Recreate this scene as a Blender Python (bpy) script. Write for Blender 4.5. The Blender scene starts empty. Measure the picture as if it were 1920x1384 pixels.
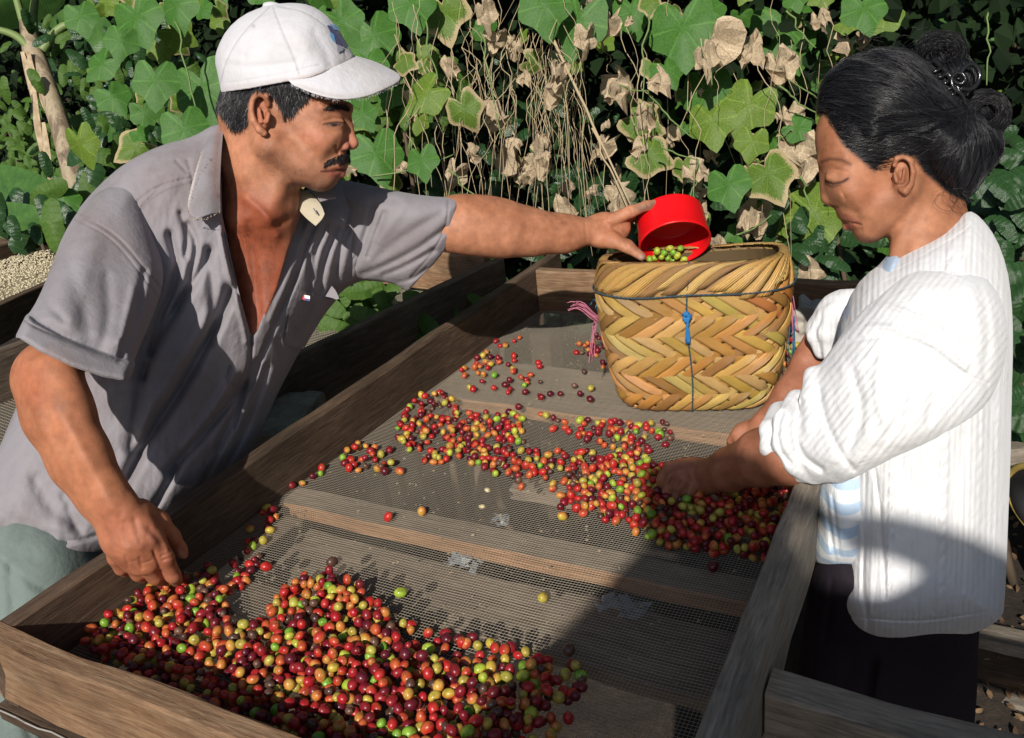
import bpy, math, random
import numpy as np
from mathutils import Vector, Matrix, noise as mnoise

random.seed(7); np.random.seed(7)
S = bpy.context.scene
COL = S.collection

# ------------------------------------------------------------------ camera
CAM = np.array([0.0, 0.0, 1.51])
FPX = 1590.0                      # focal length in photo pixels (photo is 1920 wide)
RM = np.array([[0.88259182, -0.09220166, 0.46101034],
               [0.45782094, 0.39155738, -0.79817467],
               [-0.10691897, 0.91552262, 0.3877972]])
cam_d = bpy.data.cameras.new('camera'); cam = bpy.data.objects.new('camera', cam_d); COL.objects.link(cam)
M4 = Matrix.Identity(4)
for i in range(3):
    for j in range(3): M4[i][j] = RM[i][j]
    M4[i][3] = CAM[i]
cam.matrix_world = M4
cam_d.sensor_fit = 'HORIZONTAL'; cam_d.sensor_width = 36.0; cam_d.lens = 36.0 * FPX / 1920.0
cam_d.clip_start = 0.02; cam_d.clip_end = 500
S.camera = cam

# ------------------------------------------------------------------ sky and sun
TO_SUN = Vector((0.25, -1.0, 0.70)).normalized()
wd = bpy.data.worlds.new('World'); S.world = wd; wd.use_nodes = True
nt = wd.node_tree; bg = nt.nodes['Background']
sky = nt.nodes.new('ShaderNodeTexSky'); sky.sky_type = 'NISHITA'; sky.sun_disc = False
sky.sun_elevation = math.asin(TO_SUN.z); sky.sun_rotation = math.atan2(TO_SUN.x, TO_SUN.y)
nt.links.new(sky.outputs['Color'], bg.inputs['Color']); bg.inputs['Strength'].default_value = 0.07
sun_d = bpy.data.lights.new('sun', 'SUN'); sun_d.energy = 5.0; sun_d.angle = math.radians(0.55)
sun_d.color = (1.0, 0.95, 0.87)
sun = bpy.data.objects.new('sun', sun_d); COL.objects.link(sun)
sun.rotation_euler = TO_SUN.to_track_quat('Z', 'Y').to_euler(); sun.location = (1, -3, 4)
S.view_settings.view_transform = 'Standard'; S.view_settings.look = 'None'
S.view_settings.exposure = 0.0; S.view_settings.gamma = 1.0; S.view_settings.use_curve_mapping = False

# ------------------------------------------------------------------ helpers
def W(px, py, d):
    """point of the place that lies d metres in front of the lens at a photo pixel"""
    v = np.array([(px - 960) / FPX * d, (692 - py) / FPX * d, -d])
    return RM @ v + CAM
def WZ(px, py, z):
    r = RM @ np.array([px - 960, 692 - py, -FPX]); return r * ((z - CAM[2]) / r[2]) + CAM
def WY(px, py, y):
    r = RM @ np.array([px - 960, 692 - py, -FPX]); return r * (y / r[1]) + CAM
def WX(px, py, x):
    r = RM @ np.array([px - 960, 692 - py, -FPX]); return r * (x / r[0]) + CAM
def toworld(P, K):
    """array of (px, py, w) with w = depth*K to world"""
    d = P[:, 2] / K
    c = np.stack([(P[:, 0] - 960) / FPX * d, (692 - P[:, 1]) / FPX * d, -d], 1)
    return c @ RM.T + CAM
def project(P):
    c = (np.asarray(P) - CAM) @ RM
    return np.stack([960 + FPX * c[:, 0] / -c[:, 2], 692 - FPX * c[:, 1] / -c[:, 2], -c[:, 2]], 1)

def mesh_np(name, V, Q, col=None, smooth=True):
    V = np.ascontiguousarray(V, dtype=np.float32); Q = np.ascontiguousarray(Q, dtype=np.int32)
    me = bpy.data.meshes.new(name); n = Q.shape[1]
    me.vertices.add(len(V)); me.vertices.foreach_set('co', V.ravel())
    me.loops.add(Q.size); me.loops.foreach_set('vertex_index', Q.ravel())
    me.polygons.add(len(Q)); me.polygons.foreach_set('loop_start', np.arange(0, Q.size, n, dtype=np.int32))
    me.polygons.foreach_set('loop_total', np.full(len(Q), n, dtype=np.int32))
    me.polygons.foreach_set('use_smooth', np.full(len(Q), smooth))
    if col is not None: add_col(me, col)
    me.update(calc_edges=True); me.validate()
    return me
def add_col(me, col):
    a = me.color_attributes.new('Col', 'FLOAT_COLOR', 'POINT')
    c = np.ones((len(col), 4), np.float32); c[:, :3] = col; a.data.foreach_set('color', c.ravel())
def link(name, me, mat=None, parent=None):
    o = bpy.data.objects.new(name, me); COL.objects.link(o)
    if mat is not None:
        if len(me.materials) == 0:
            for m in (mat if isinstance(mat, (list, tuple)) else [mat]): me.materials.append(m)
        m0 = mat[0] if isinstance(mat, (list, tuple)) else mat
        if m0.node_tree.nodes.get('COLATTR') and 'Col' not in me.attributes: add_col(me, np.ones((len(me.vertices), 3)))
    if parent is not None: o.parent = parent
    return o
def tag(o, label=None, cat=None, group=None, kind=None):
    if label: o['label'] = label
    if cat: o['category'] = cat
    if group: o['group'] = group
    if kind: o['kind'] = kind
    return o
def empty(name, loc, label, cat, group=None):
    o = bpy.data.objects.new(name, None); COL.objects.link(o); o.location = loc; o.empty_display_size = .05
    return tag(o, label, cat, group)
def parent_keep(o, p):
    """child of an unrotated empty; mesh given in world coordinates"""
    o.parent = p; o.location = -Vector(p.location)
    return o

class MB:
    """collects simple geometry (verts, faces) into one mesh"""
    def __init__(s): s.v = []; s.f = []
    def add(s, v, f):
        b = len(s.v); s.v += [tuple(p) for p in v]; s.f += [tuple(i + b for i in q) for q in f]
    def box(s, c, sx, sy, sz, M=None, jit=0):
        vs = []
        for x in (-.5, .5):
            for y in (-.5, .5):
                for z in (-.5, .5):
                    p = Vector((x * sx + random.uniform(-jit, jit), y * sy + random.uniform(-jit, jit), z * sz + random.uniform(-jit, jit)))
                    if M is not None: p = M @ p
                    vs.append(p + Vector(c))
        s.add(vs, [(0, 1, 3, 2), (4, 6, 7, 5), (0, 4, 5, 1), (2, 3, 7, 6), (0, 2, 6, 4), (1, 5, 7, 3)])
    def tube(s, pts, r, n=6, cap=True):
        pts = [Vector(p) for p in pts]
        rr = r if isinstance(r, (list, tuple)) else [r] * len(pts)
        up = Vector((0.31, 0.2, 0.93)); rings = []
        for i, p in enumerate(pts):
            t = (pts[min(i + 1, len(pts) - 1)] - pts[max(i - 1, 0)])
            if t.length < 1e-9: t = Vector((0, 0, 1))
            t.normalize(); a = t.cross(up)
            if a.length < 1e-3: a = t.cross(Vector((1, 0, 0)))
            a.normalize(); b = t.cross(a); up = b.cross(t) if False else up
            rings.append([p + (a * math.cos(2 * math.pi * k / n) + b * math.sin(2 * math.pi * k / n)) * rr[i] for k in range(n)])
        vs = [q for R_ in rings for q in R_]; fs = []
        for i in range(len(pts) - 1):
            for k in range(n):
                fs.append((i * n + k, i * n + (k + 1) % n, (i + 1) * n + (k + 1) % n, (i + 1) * n + k))
        if cap:
            fs.append(tuple(reversed(range(n)))); fs.append(tuple((len(pts) - 1) * n + k for k in range(n)))
        s.add(vs, fs)
    def mesh(s, name, smooth=False):
        me = bpy.data.meshes.new(name); me.from_pydata(s.v, [], s.f)
        if smooth: me.polygons.foreach_set('use_smooth', [True] * len(me.polygons))
        me.update(); return me

# ------------------------------------------------------------------ implicit sculpting
class Grid:
    def __init__(s, x0, x1, y0, y1, w0, w1, h):
        s.h = h; s.o = np.array([x0, y0, w0], np.float64)
        s.n = [int((x1 - x0) / h) + 2, int((y1 - y0) / h) + 2, int((w1 - w0) / h) + 2]
        s.ax = [(s.o[i] + np.arange(s.n[i]) * h).astype(np.float32) for i in range(3)]
        s.f = np.full(s.n, 60.0, np.float32)
    def _sl(s, lo, hi):
        r = []
        for i in range(3):
            a = max(0, int((lo[i] - s.o[i]) / s.h)); b = min(s.n[i], int((hi[i] - s.o[i]) / s.h) + 2)
            if b <= a: return None
            r.append(slice(a, b))
        return tuple(r)
    def apply(s, lo, hi, fn, k=0, sub=False):
        sl = s._sl(lo, hi)
        if sl is None: return
        X = s.ax[0][sl[0]][:, None, None]; Y = s.ax[1][sl[1]][None, :, None]; Z = s.ax[2][sl[2]][None, None, :]
        d = fn(X, Y, Z); f = s.f[sl]
        if sub:
            d = -d
            if k > 0:
                hh = np.clip(k - np.abs(f - d), 0, None) / k; s.f[sl] = np.maximum(f, d) + hh * hh * k * .25
            else: s.f[sl] = np.maximum(f, d)
        else:
            if k > 0:
                hh = np.clip(k - np.abs(f - d), 0, None) / k; s.f[sl] = np.minimum(f, d) - hh * hh * k * .25
            else: s.f[sl] = np.minimum(f, d)
    def ell(s, c, r, rot=0, k=8, sub=False):
        ca, sa = math.cos(math.radians(rot)), math.sin(math.radians(rot)); m = max(r[0], r[1]) + k + 4
        def fn(X, Y, Z):
            x = X - c[0]; y = Y - c[1]; z = Z - c[2]
            u = (x * ca + y * sa); v = (-x * sa + y * ca)
            k0 = np.sqrt((u / r[0]) ** 2 + (v / r[1]) ** 2 + (z / r[2]) ** 2)
            k1 = np.sqrt((u / r[0] ** 2) ** 2 + (v / r[1] ** 2) ** 2 + (z / r[2] ** 2) ** 2) + 1e-6
            return k0 * (k0 - 1) / k1
        s.apply((c[0] - m, c[1] - m, c[2] - r[2] - k - 4), (c[0] + m, c[1] + m, c[2] + r[2] + k + 4), fn, k, sub)
    def rc(s, a, b, ra, rb, ws=1.0, k=8, sub=False):
        a = np.array(a, float); b = np.array(b, float); m = max(ra, rb) + k + 4; mw = max(ra, rb) * ws + k + 4
        A = a * [1, 1, 1 / ws]; B = b * [1, 1, 1 / ws]; ba = B - A; L = float(ba @ ba) + 1e-6
        def fn(X, Y, Z):
            x = X - A[0]; y = Y - A[1]; z = Z / ws - A[2]
            t = np.clip((x * ba[0] + y * ba[1] + z * ba[2]) / L, 0, 1)
            return np.sqrt((x - t * ba[0]) ** 2 + (y - t * ba[1]) ** 2 + (z - t * ba[2]) ** 2) - (ra + (rb - ra) * t)
        lo = np.minimum(a, b) - [m, m, mw]; hi = np.maximum(a, b) + [m, m, mw]
        s.apply(lo, hi, fn, k, sub)
    def chain(s, pts, ws=1.0, k=8, sub=False):
        for p, q in zip(pts[:-1], pts[1:]): s.rc(p[:3], q[:3], p[3], q[3], ws, k, sub)
    def poly(s, pts, wc, T, R, k=8, sub=False, e=2.0):
        """traced outline given a body: R = rounding reach from the outline, T = half depth"""
        pts = np.array(pts, np.float32); m = k + 4
        x0, y0 = pts.min(0) - m; x1, y1 = pts.max(0) + m
        wf = wc if callable(wc) else (lambda X, Y: np.float32(wc) + 0 * X * Y)
        Tf = T if callable(T) else (lambda X, Y: np.float32(T) + 0 * X * Y)
        tx = np.linspace(x0, x1, 12)[:, None]; ty = np.linspace(y0, y1, 12)[None, :]
        wa = wf(tx, ty); ta = Tf(tx, ty)
        def fn(X, Y, Z):
            sd = polysd(pts, X[:, :, 0], Y[:, :, 0]); wv = wf(X[:, :, 0], Y[:, :, 0])[:, :, None]; tv = Tf(X[:, :, 0], Y[:, :, 0])[:, :, None]
            q = np.clip((R + sd) / R, 0, None)[:, :, None]
            z = np.abs(Z - wv) / tv
            return (((q ** e) + (z ** e)) ** (1 / e) - 1) * np.minimum(R, tv)
        s.apply((x0, y0, float((wa - ta).min()) - m), (x1, y1, float((wa + ta).max()) + m), fn, k, sub)
    def extract(s):
        f = s.f; f[0] = f[-1] = 9; f[:, 0] = f[:, -1] = 9; f[:, :, 0] = f[:, :, -1] = 9
        sg = f < 0
        nx, ny, nz = f.shape
        cnt = np.zeros((nx - 1, ny - 1, nz - 1), np.uint8)
        for dx in (0, 1):
            for dy in (0, 1):
                for dz in (0, 1): cnt += sg[dx:nx - 1 + dx, dy:ny - 1 + dy, dz:nz - 1 + dz]
        I, J, Kk = np.nonzero((cnt > 0) & (cnt < 8)); del cnt
        idx = np.full((nx - 1, ny - 1, nz - 1), -1, np.int32); idx[I, J, Kk] = np.arange(len(I))
        acc = np.zeros((len(I), 3)); num = np.zeros(len(I))
        cs = [(a, b, c) for a in (0, 1) for b in (0, 1) for c in (0, 1)]
        val = {c: f[I + c[0], J + c[1], Kk + c[2]] for c in cs}
        for c in cs:
            for axx in range(3):
                if c[axx] == 0:
                    d = list(c); d[axx] = 1; d = tuple(d); fa, fb = val[c], val[d]
                    cr = (fa < 0) != (fb < 0); t = np.where(cr, fa / np.where(cr, fa - fb, 1), 0)
                    p = np.array(c, float)[None, :].repeat(len(I), 0); p[:, axx] += t
                    acc += p * cr[:, None]; num += cr
        V = (acc / num[:, None] + np.stack([I, J, Kk], 1)) * s.h + s.o
        Q = []
        for axx in range(3):
            u, v = (axx + 1) % 3, (axx + 2) % 3
            sl0 = [slice(1, -1)] * 3; sl1 = [slice(1, -1)] * 3
            sl0[axx] = slice(0, -1); sl1[axx] = slice(1, None)
            a = sg[tuple(sl0)]; b = sg[tuple(sl1)]
            P = np.stack(np.nonzero(a != b), 1)
            if len(P) == 0: continue
            ina = a[P[:, 0], P[:, 1], P[:, 2]]
            off = np.ones(3, int); off[axx] = 0; P = P + off
            eu = np.zeros(3, int); eu[u] = 1; ev = np.zeros(3, int); ev[v] = 1
            def g(q): return idx[q[:, 0], q[:, 1], q[:, 2]]
            q = np.stack([g(P - eu - ev), g(P - ev), g(P), g(P - eu)], 1)
            q[~ina] = q[~ina][:, ::-1]; Q.append(q)
        Q = np.concatenate(Q); s.f = None
        return V, Q

def polysd(pts, X, Y):
    X, Y = np.broadcast_arrays(X, Y); X = X.astype(np.float32); Y = Y.astype(np.float32)
    d = np.full(X.shape, 1e12, np.float32); ins = np.zeros(X.shape, bool); n = len(pts)
    for i in range(n):
        ax, ay = pts[i]; bx, by = pts[(i + 1) % n]; ex, ey = bx - ax, by - ay
        t = np.clip(((X - ax) * ex + (Y - ay) * ey) / (ex * ex + ey * ey + 1e-9), 0, 1)
        d = np.minimum(d, (X - ax - t * ex) ** 2 + (Y - ay - t * ey) ** 2)
        c = ((ay > Y) != (by > Y))
        xi = ax + (Y - ay) * ex / (ey if abs(ey) > 1e-9 else 1e-9)
        ins ^= c & (X < xi)
    d = np.sqrt(d); return np.where(ins, -d, d)
def linesd(pts, X, Y):
    d = np.full(X.shape, 1e12)
    for (ax, ay), (bx, by) in zip(pts[:-1], pts[1:]):
        ex, ey = bx - ax, by - ay
        t = np.clip(((X - ax) * ex + (Y - ay) * ey) / (ex * ex + ey * ey + 1e-9), 0, 1)
        d = np.minimum(d, (X - ax - t * ex) ** 2 + (Y - ay - t * ey) ** 2)
    return np.sqrt(d)
def tps(ctrl):
    """smooth depth field through control points (px, py, value)"""
    c = np.array(ctrl, float); n = len(c)
    def U(r2): return 0.5 * r2 * np.log(r2 + 1e-9)
    sc = 300.0; p = c[:, :2] / sc
    r2 = ((p[:, None] - p[None]) ** 2).sum(-1); A = np.zeros((n + 3, n + 3)); A[:n, :n] = U(r2) + np.eye(n) * 1e-3
    A[:n, n] = 1; A[:n, n + 1:] = p; A[n, :n] = 1; A[n + 1:, :n] = p.T
    sol = np.linalg.solve(A, np.concatenate([c[:, 2], [0, 0, 0]]))
    def f(X, Y):
        X, Y = np.broadcast_arrays(np.asarray(X, float) / sc, np.asarray(Y, float) / sc)
        r = sol[n] + sol[n + 1] * X + sol[n + 2] * Y
        for i in range(n): r = r + sol[i] * U((X - p[i, 0]) ** 2 + (Y - p[i, 1]) ** 2)
        return r.astype(np.float32)
    return f
def chaikin(pts, it=2):
    for _ in range(it):
        q = []
        for i in range(len(pts)):
            a = pts[i]; b = pts[(i + 1) % len(pts)]
            q += [tuple(.75 * x + .25 * y for x, y in zip(a, b)), tuple(.25 * x + .75 * y for x, y in zip(a, b))]
        pts = q
    return pts
def smoothline(pts, it=2):
    for _ in range(it):
        q = [pts[0]]
        for a, b in zip(pts[:-1], pts[1:]):
            q += [tuple(.75 * x + .25 * y for x, y in zip(a, b)), tuple(.25 * x + .75 * y for x, y in zip(a, b))]
        pts = q + [pts[-1]]
    return pts
def vnormals(V, Q):
    a = V[Q[:, 2]] - V[Q[:, 0]]; b = V[Q[:, 3]] - V[Q[:, 1]]; n = np.cross(a, b)
    N = np.zeros_like(V)
    for i in range(4): np.add.at(N, Q[:, i], n)
    return N / (np.linalg.norm(N, axis=1, keepdims=True) + 1e-9)
def relax(V, Q, it=1, lam=.5):
    E = np.concatenate([Q[:, [0, 1]], Q[:, [1, 2]], Q[:, [2, 3]], Q[:, [3, 0]]])
    for _ in range(it):
        A = np.zeros_like(V); c = np.zeros(len(V))
        np.add.at(A, E[:, 0], V[E[:, 1]]); np.add.at(c, E[:, 0], 1); np.add.at(A, E[:, 1], V[E[:, 0]]); np.add.at(c, E[:, 1], 1)
        V = V * (1 - lam) + lam * A / c[:, None]
    return V
def crease(V, N, strokes):
    """strokes: (polyline, width, amount); + pushes away from the viewer's side, - raises a ridge"""
    face = np.clip(-N[:, 2] * 1.6, 0, 1)
    D = np.zeros(len(V))
    for st in strokes:
        pts, wd_, am = st[:3]; pts = smoothline(pts, 2)
        p = np.array(pts); m = 3 * wd_
        sel = np.nonzero((V[:, 0] > p[:, 0].min() - m) & (V[:, 0] < p[:, 0].max() + m) & (V[:, 1] > p[:, 1].min() - m) & (V[:, 1] < p[:, 1].max() + m) & (face > 0))[0]
        if len(sel) == 0: continue
        d = linesd(pts, V[sel, 0], V[sel, 1]); D[sel] += am * np.exp(-(d / wd_) ** 2)
    V = V.copy(); V[:, 2] += D * face
    return V
def paint(C, V, N, pts, col, soft=3, a=1.0, closed=True, front=True, wlo=None, whi=None):
    X, Y = V[:, 0], V[:, 1]; p = np.array(pts)[:, :2]; m = soft * 3 + 2
    sel = (X > p[:, 0].min() - m) & (X < p[:, 0].max() + m) & (Y > p[:, 1].min() - m) & (Y < p[:, 1].max() + m)
    if front: sel &= N[:, 2] < 0.1
    if wlo is not None: sel &= V[:, 2] > wlo
    if whi is not None: sel &= V[:, 2] < whi
    sel = np.nonzero(sel)[0]
    if len(sel) == 0: return
    if closed: d = polysd(p, X[sel], Y[sel]); k = np.clip(.5 - d / (2 * soft), 0, 1)
    else: d = linesd([tuple(q) for q in p], X[sel], Y[sel]); k = np.exp(-(d / soft) ** 2)
    k = (k * a)[:, None]; C[sel] = C[sel] * (1 - k) + np.array(col)[None] * k
def join(parts):
    Vs, Qs, Cs = [], [], []; b = 0
    for V, Q, C in parts: Vs.append(V); Qs.append(Q + b); Cs.append(C); b += len(V)
    return np.concatenate(Vs), np.concatenate(Qs), np.concatenate(Cs)

# ------------------------------------------------------------------ materials
def mat(name, build):
    m = bpy.data.materials.new(name); m.use_nodes = True; n = m.node_tree
    for x in list(n.nodes):
        if x.type != 'OUTPUT_MATERIAL': n.nodes.remove(x)
    p = n.nodes.new('ShaderNodeBsdfPrincipled'); n.links.new(p.outputs[0], n.nodes['Material Output'].inputs[0])
    build(n, p); return m
def N_(n, t, **kw):
    x = n.nodes.new(t)
    for k, v in kw.items():
        if k in x.inputs.keys(): x.inputs[k].default_value = v
        else: setattr(x, k, v)
    return x
def noise(n, scale, detail=4, rough=.6, vec=None, dist=0.0):
    x = n.nodes.new('ShaderNodeTexNoise'); x.inputs['Scale'].default_value = scale; x.inputs['Detail'].default_value = detail
    x.inputs['Roughness'].default_value = rough; x.inputs['Distortion'].default_value = dist
    if vec is not None: n.links.new(vec, x.inputs['Vector'])
    return x
def ramp(n, fac, stops):
    r = n.nodes.new('ShaderNodeValToRGB'); e = r.color_ramp.elements
    while len(e) < len(stops): e.new(.5)
    for el, (pos, c) in zip(e, stops):
        el.position = pos; el.color = (*(c if isinstance(c, (tuple, list)) else (c, c, c)), 1)
    n.links.new(fac, r.inputs[0]); return r
def mix(n, a, b, fac, typ='MIX'):
    x = n.nodes.new('ShaderNodeMix'); x.data_type = 'RGBA'; x.blend_type = typ
    for sock, v in ((x.inputs[0], fac), (x.inputs[6], a), (x.inputs[7], b)):
        if hasattr(v, 'is_linked') or hasattr(v, 'links'): n.links.new(v, sock)
        else: sock.default_value = v if not isinstance(v, (tuple, list)) else (*v, 1)
    return x.outputs[2]
def bump(n, p, h, strength=.3, dist=.002, prev=None):
    b = n.nodes.new('ShaderNodeBump'); b.inputs['Strength'].default_value = strength; b.inputs['Distance'].default_value = dist
    n.links.new(h, b.inputs['Height'])
    if prev is not None: n.links.new(prev.outputs[0], b.inputs['Normal'])
    n.links.new(b.outputs[0], p.inputs['Normal']); return b
def coord(n, which='Object', scale=(1, 1, 1), rot=(0, 0, 0)):
    t = n.nodes.new('ShaderNodeTexCoord'); m = n.nodes.new('ShaderNodeMapping')
    n.links.new(t.outputs[which], m.inputs[0]); m.inputs['Scale'].default_value = scale; m.inputs['Rotation'].default_value = rot
    return m.outputs[0]
def attr(n, name='Col'):
    a = n.nodes.new('ShaderNodeAttribute'); a.attribute_name = name; a.name = 'COLATTR'; return a

def m_skin(n, p):
    v = coord(n); a = attr(n); q = noise(n, 60, 5, .6, v); c = ramp(n, q.outputs[0], [(.3, (.76, .72, .70)), (.7, (1.14, 1.10, 1.08))])
    q3 = noise(n, 16, 4, .65, v); c3 = ramp(n, q3.outputs[0], [(.30, (.74, .66, .62)), (.5, (1, 1, 1)), (.70, (1.14, 1.16, 1.20))])
    cc = mix(n, a.outputs['Color'], c.outputs[0], 1.0, 'MULTIPLY'); cc = mix(n, cc, c3.outputs[0], 1.0, 'MULTIPLY')
    n.links.new(cc, p.inputs['Base Color'])
    p.inputs['Roughness'].default_value = .56; p.inputs['Subsurface Weight'].default_value = .12
    p.inputs['Subsurface Radius'].default_value = (.9, .35, .2); p.inputs['Subsurface Scale'].default_value = .006
    p.inputs['Specular IOR Level'].default_value = .33
    q2 = noise(n, 420, 4, .7, v); vv = n.nodes.new('ShaderNodeTexVoronoi'); vv.inputs['Scale'].default_value = 700; n.links.new(v, vv.inputs['Vector'])
    b = bump(n, p, q2.outputs[0], .35, .0012); bump(n, p, vv.outputs[0], .18, .0006, b)
M_SKIN = mat('skin', m_skin)
def cloth(name, base, dirt, weave=1400, rough=.85, sheen=.15):
    def b(n, p):
        v = coord(n); a = attr(n)
        q = noise(n, 7, 6, .65, v, .4); c = ramp(n, q.outputs[0], [(.32, dirt), (.52, base), (.75, tuple(x * 1.07 for x in base))])
        cc = mix(n, c.outputs[0], a.outputs['Color'], 1.0, 'MULTIPLY'); n.links.new(cc, p.inputs['Base Color'])
        p.inputs['Roughness'].default_value = rough; p.inputs['Sheen Weight'].default_value = sheen; p.inputs['Specular IOR Level'].default_value = .2
        q2 = noise(n, weave, 2, .5, v); q3 = noise(n, 24, 5, .62, v, .25); q4 = noise(n, 120, 4, .6, v, .1)
        b1 = bump(n, p, q3.outputs[0], .5, .006); b2 = bump(n, p, q4.outputs[0], .4, .0015, b1); bump(n, p, q2.outputs[0], .25, .0006, b2)
    return mat(name, b)
M_SHIRT = cloth('grey_cotton', (.255, .236, .256), (.20, .174, .18))
M_CAP = cloth('cap_cotton', (.56, .55, .575), (.47, .445, .44), 1700)
M_JEANS = cloth('faded_denim', (.16, .20, .185), (.11, .14, .13), 1500)
M_TROUSER = cloth('dark_trouser_cloth', (.016, .012, .017), (.010, .008, .012), 1500, .9, 0)
M_TEE = cloth('striped_tee', (.75, .78, .82), (.7, .73, .78), 1500)
M_CREAM = cloth('cream_facing', (.50, .44, .33), (.42, .36, .26), 1500)
def m_hair(n, p):
    v = coord(n); a = attr(n); q = noise(n, 90, 3, .6, v); c = ramp(n, q.outputs[0], [(.3, (.6, .6, .6)), (.7, (1.5, 1.5, 1.6))])
    n.links.new(mix(n, a.outputs['Color'], c.outputs[0], 1.0, 'MULTIPLY'), p.inputs['Base Color'])
    p.inputs['Roughness'].default_value = .5; p.inputs['Specular IOR Level'].default_value = .4
M_HAIR = mat('hair', m_hair)
# ================================================================== the man
KM = 1300.0
def md(m): return m * KM
man = empty('person', (-1.05, 0.85, 0.0), 'man in white cap and grey shirt leaning over the tray to tip a red cup', 'person')
SK = (.40, .178, .098)          # brown skin base
def base_skin(V, c=SK): return np.tile(np.array(c, np.float32), (len(V), 1))
def build_man_head():
    w0 = md(1.24); g = Grid(396, 690, 40, 700, w0 - 190, w0 + 330, 2.5)
    g.ell((522, 150, w0), (105, 105, 92), k=6)
    g.ell((498, 205, w0 + 2), (84, 62, 84), k=14)
    g.ell((580, 235, w0), (76, 92, 74), k=20)
    g.ell((566, 290, w0), (66, 58, 62), k=20)
    for sg in (-1, 1):
        g.rc((505, 268, w0 + sg * 52), (600, 328, w0 + sg * 16), 34, 26, k=22)
        g.ell((606, 256, w0 + sg * 42), (34, 26, 26), k=18)
        g.rc((600, 200, w0 + sg * 62), (652, 205, w0 + sg * 18), 13, 11, k=12)
    g.ell((606, 334, w0 - 4), (26, 21, 28), k=16)
    g.ell((632, 304, w0 - 4), (22, 24, 34), k=14)
    for sg in (-1, 1):
        g.ell((652, 228, w0 + sg * 52 - 2), (25, 12, 20), rot=8, k=14, sub=True)
        g.ell((627, 231, w0 + sg * 42 - 2), (19, 12, 14), k=12)
    g.rc((646, 212, w0 - 5), (659, 266, w0 - 9), 9, 11, k=12)
    g.ell((660, 270, w0 - 9), (12, 10.5, 13), k=7)
    g.ell((643, 274, w0 - 27), (13, 10, 10), k=6); g.ell((643, 274, w0 + 12), (13, 10, 10), k=6)
    g.ell((652, 283, w0 - 20), (5, 3.5, 4), k=3, sub=True)
    # lips
    g.rc((618, 318, w0 - 34), (642, 313, w0 - 8), 3.5, 5.5, k=6); g.rc((643, 313, w0 - 8), (636, 316, w0 + 26), 6.5, 4, k=5)
    g.rc((619, 324, w0 - 31), (639, 325, w0 - 8), 3.5, 6.2, k=6); g.rc((640, 326, w0 - 8), (632, 326, w0 + 24), 7.5, 4, k=5)
    g.rc((606, 321, w0 - 52), (651, 319, w0 - 16), 2, 2.2, k=3, sub=True)
    # neck, shoulders and chest under the shirt
    g.chain([(478, 215, w0 + 12, 66), (480, 300, w0 + 20, 66), (484, 380, w0 + 44, 72), (482, 450, w0 + 100, 95)], k=26)
    g.rc((535, 300, w0 - 16), (500, 400, w0 - 22), 14, 12, k=26)      # neck tendon
    g.ell((486, 560, w0 + 138), (92, 160, 110), k=40)
    g.rc((510, 398, w0 - 4), (440, 412, w0 - 4), 12, 14, k=24)
    g.poly([(575, 380), (557, 420), (540, 470), (520, 540), (500, 590), (478, 640), (470, 720), (760, 720), (760, 380)], w0, 420, 2, k=3, sub=True, e=6)
    # ear
    e = w0 - 88
    g.ell((487, 214, e + 4), (18, 34, 12), rot=-8, k=6)
    g.chain([(503, 196, e - 2, 5), (498, 180, e - 10, 6), (485, 175, e - 13, 6.5), (474, 183, e - 15, 6.5), (470, 203, e - 16, 6), (475, 226, e - 13, 6), (486, 243, e - 8, 7), (495, 250, e - 4, 7)], k=4)
    g.ell((494, 214, e - 9), (10, 20, 9), rot=-6, k=5, sub=True)
    g.ell((487, 196, e - 10), (7, 11, 6), rot=-6, k=4, sub=True)
    g.rc((503, 214, e - 6), (500, 228, e - 6), 5, 5, k=4)
    g.rc((486, 205, e - 8), (490, 228, e - 8), 3.5, 4, k=4)
    V, Q = g.extract(); V = relax(V, Q, 2, .45); N = vnormals(V, Q)
    V = crease(V, N, [([(602, 230), (618, 223), (640, 225)], 3, 1.8), ([(608, 244), (625, 247), (644, 241)], 4, 1.2),
                      ([(634, 266), (622, 285), (608, 304)], 8, 3), ([(630, 276), (634, 287)], 3, 4),
                      ([(592, 350), (560, 352), (530, 340)], 10, -2), ([(462, 372), (500, 404), (520, 440)], 9, -6), ([(468, 420), (478, 520), (488, 640)], 9, 6), ([(520, 420), (540, 410)], 8, 4),
                      ([(560, 270), (590, 300)], 16, 4), ([(600, 188), (640, 192)], 4, -3)])
    N = vnormals(V, Q); C = base_skin(V)
    P = lambda *a, **k: paint(C, V, N, *a, **k)
    P([(432, 340), (470, 360), (520, 380), (545, 400), (545, 640), (420, 640)], (.27, .075, .035), soft=26)      # reddish chest skin, with the jaw and neck shadow painted in
    P([(560, 250), (600, 240), (620, 260), (590, 285)], (.43, .155, .085), soft=12, a=.6)
    P([(655, 250), (675, 262), (668, 284), (640, 284), (640, 262)], (.50, .19, .13), soft=7, a=.7)
    P([(600, 318), (570, 345), (530, 345), (480, 285), (500, 270), (560, 310), (600, 300)], (.20, .10, .062), soft=14, a=.5)   # stubble
    P([(600, 332), (640, 334), (620, 356), (580, 362), (560, 345)], (.17, .095, .065), soft=8, a=.55)
    P([(604, 321), (626, 314), (645, 309), (649, 316), (645, 321), (606, 322)], (.27, .085, .06), soft=2.5, a=.8)
    P([(606, 323), (646, 321), (646, 330), (630, 334), (614, 329)], (.36, .12, .09), soft=2.5, a=.8)
    P([(602, 322), (625, 320.5), (650, 319)], (.07, .02, .015), soft=2, closed=False)
    P([(640, 283), (656, 284)], (.10, .03, .02), soft=3, closed=False, a=.8)
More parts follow.
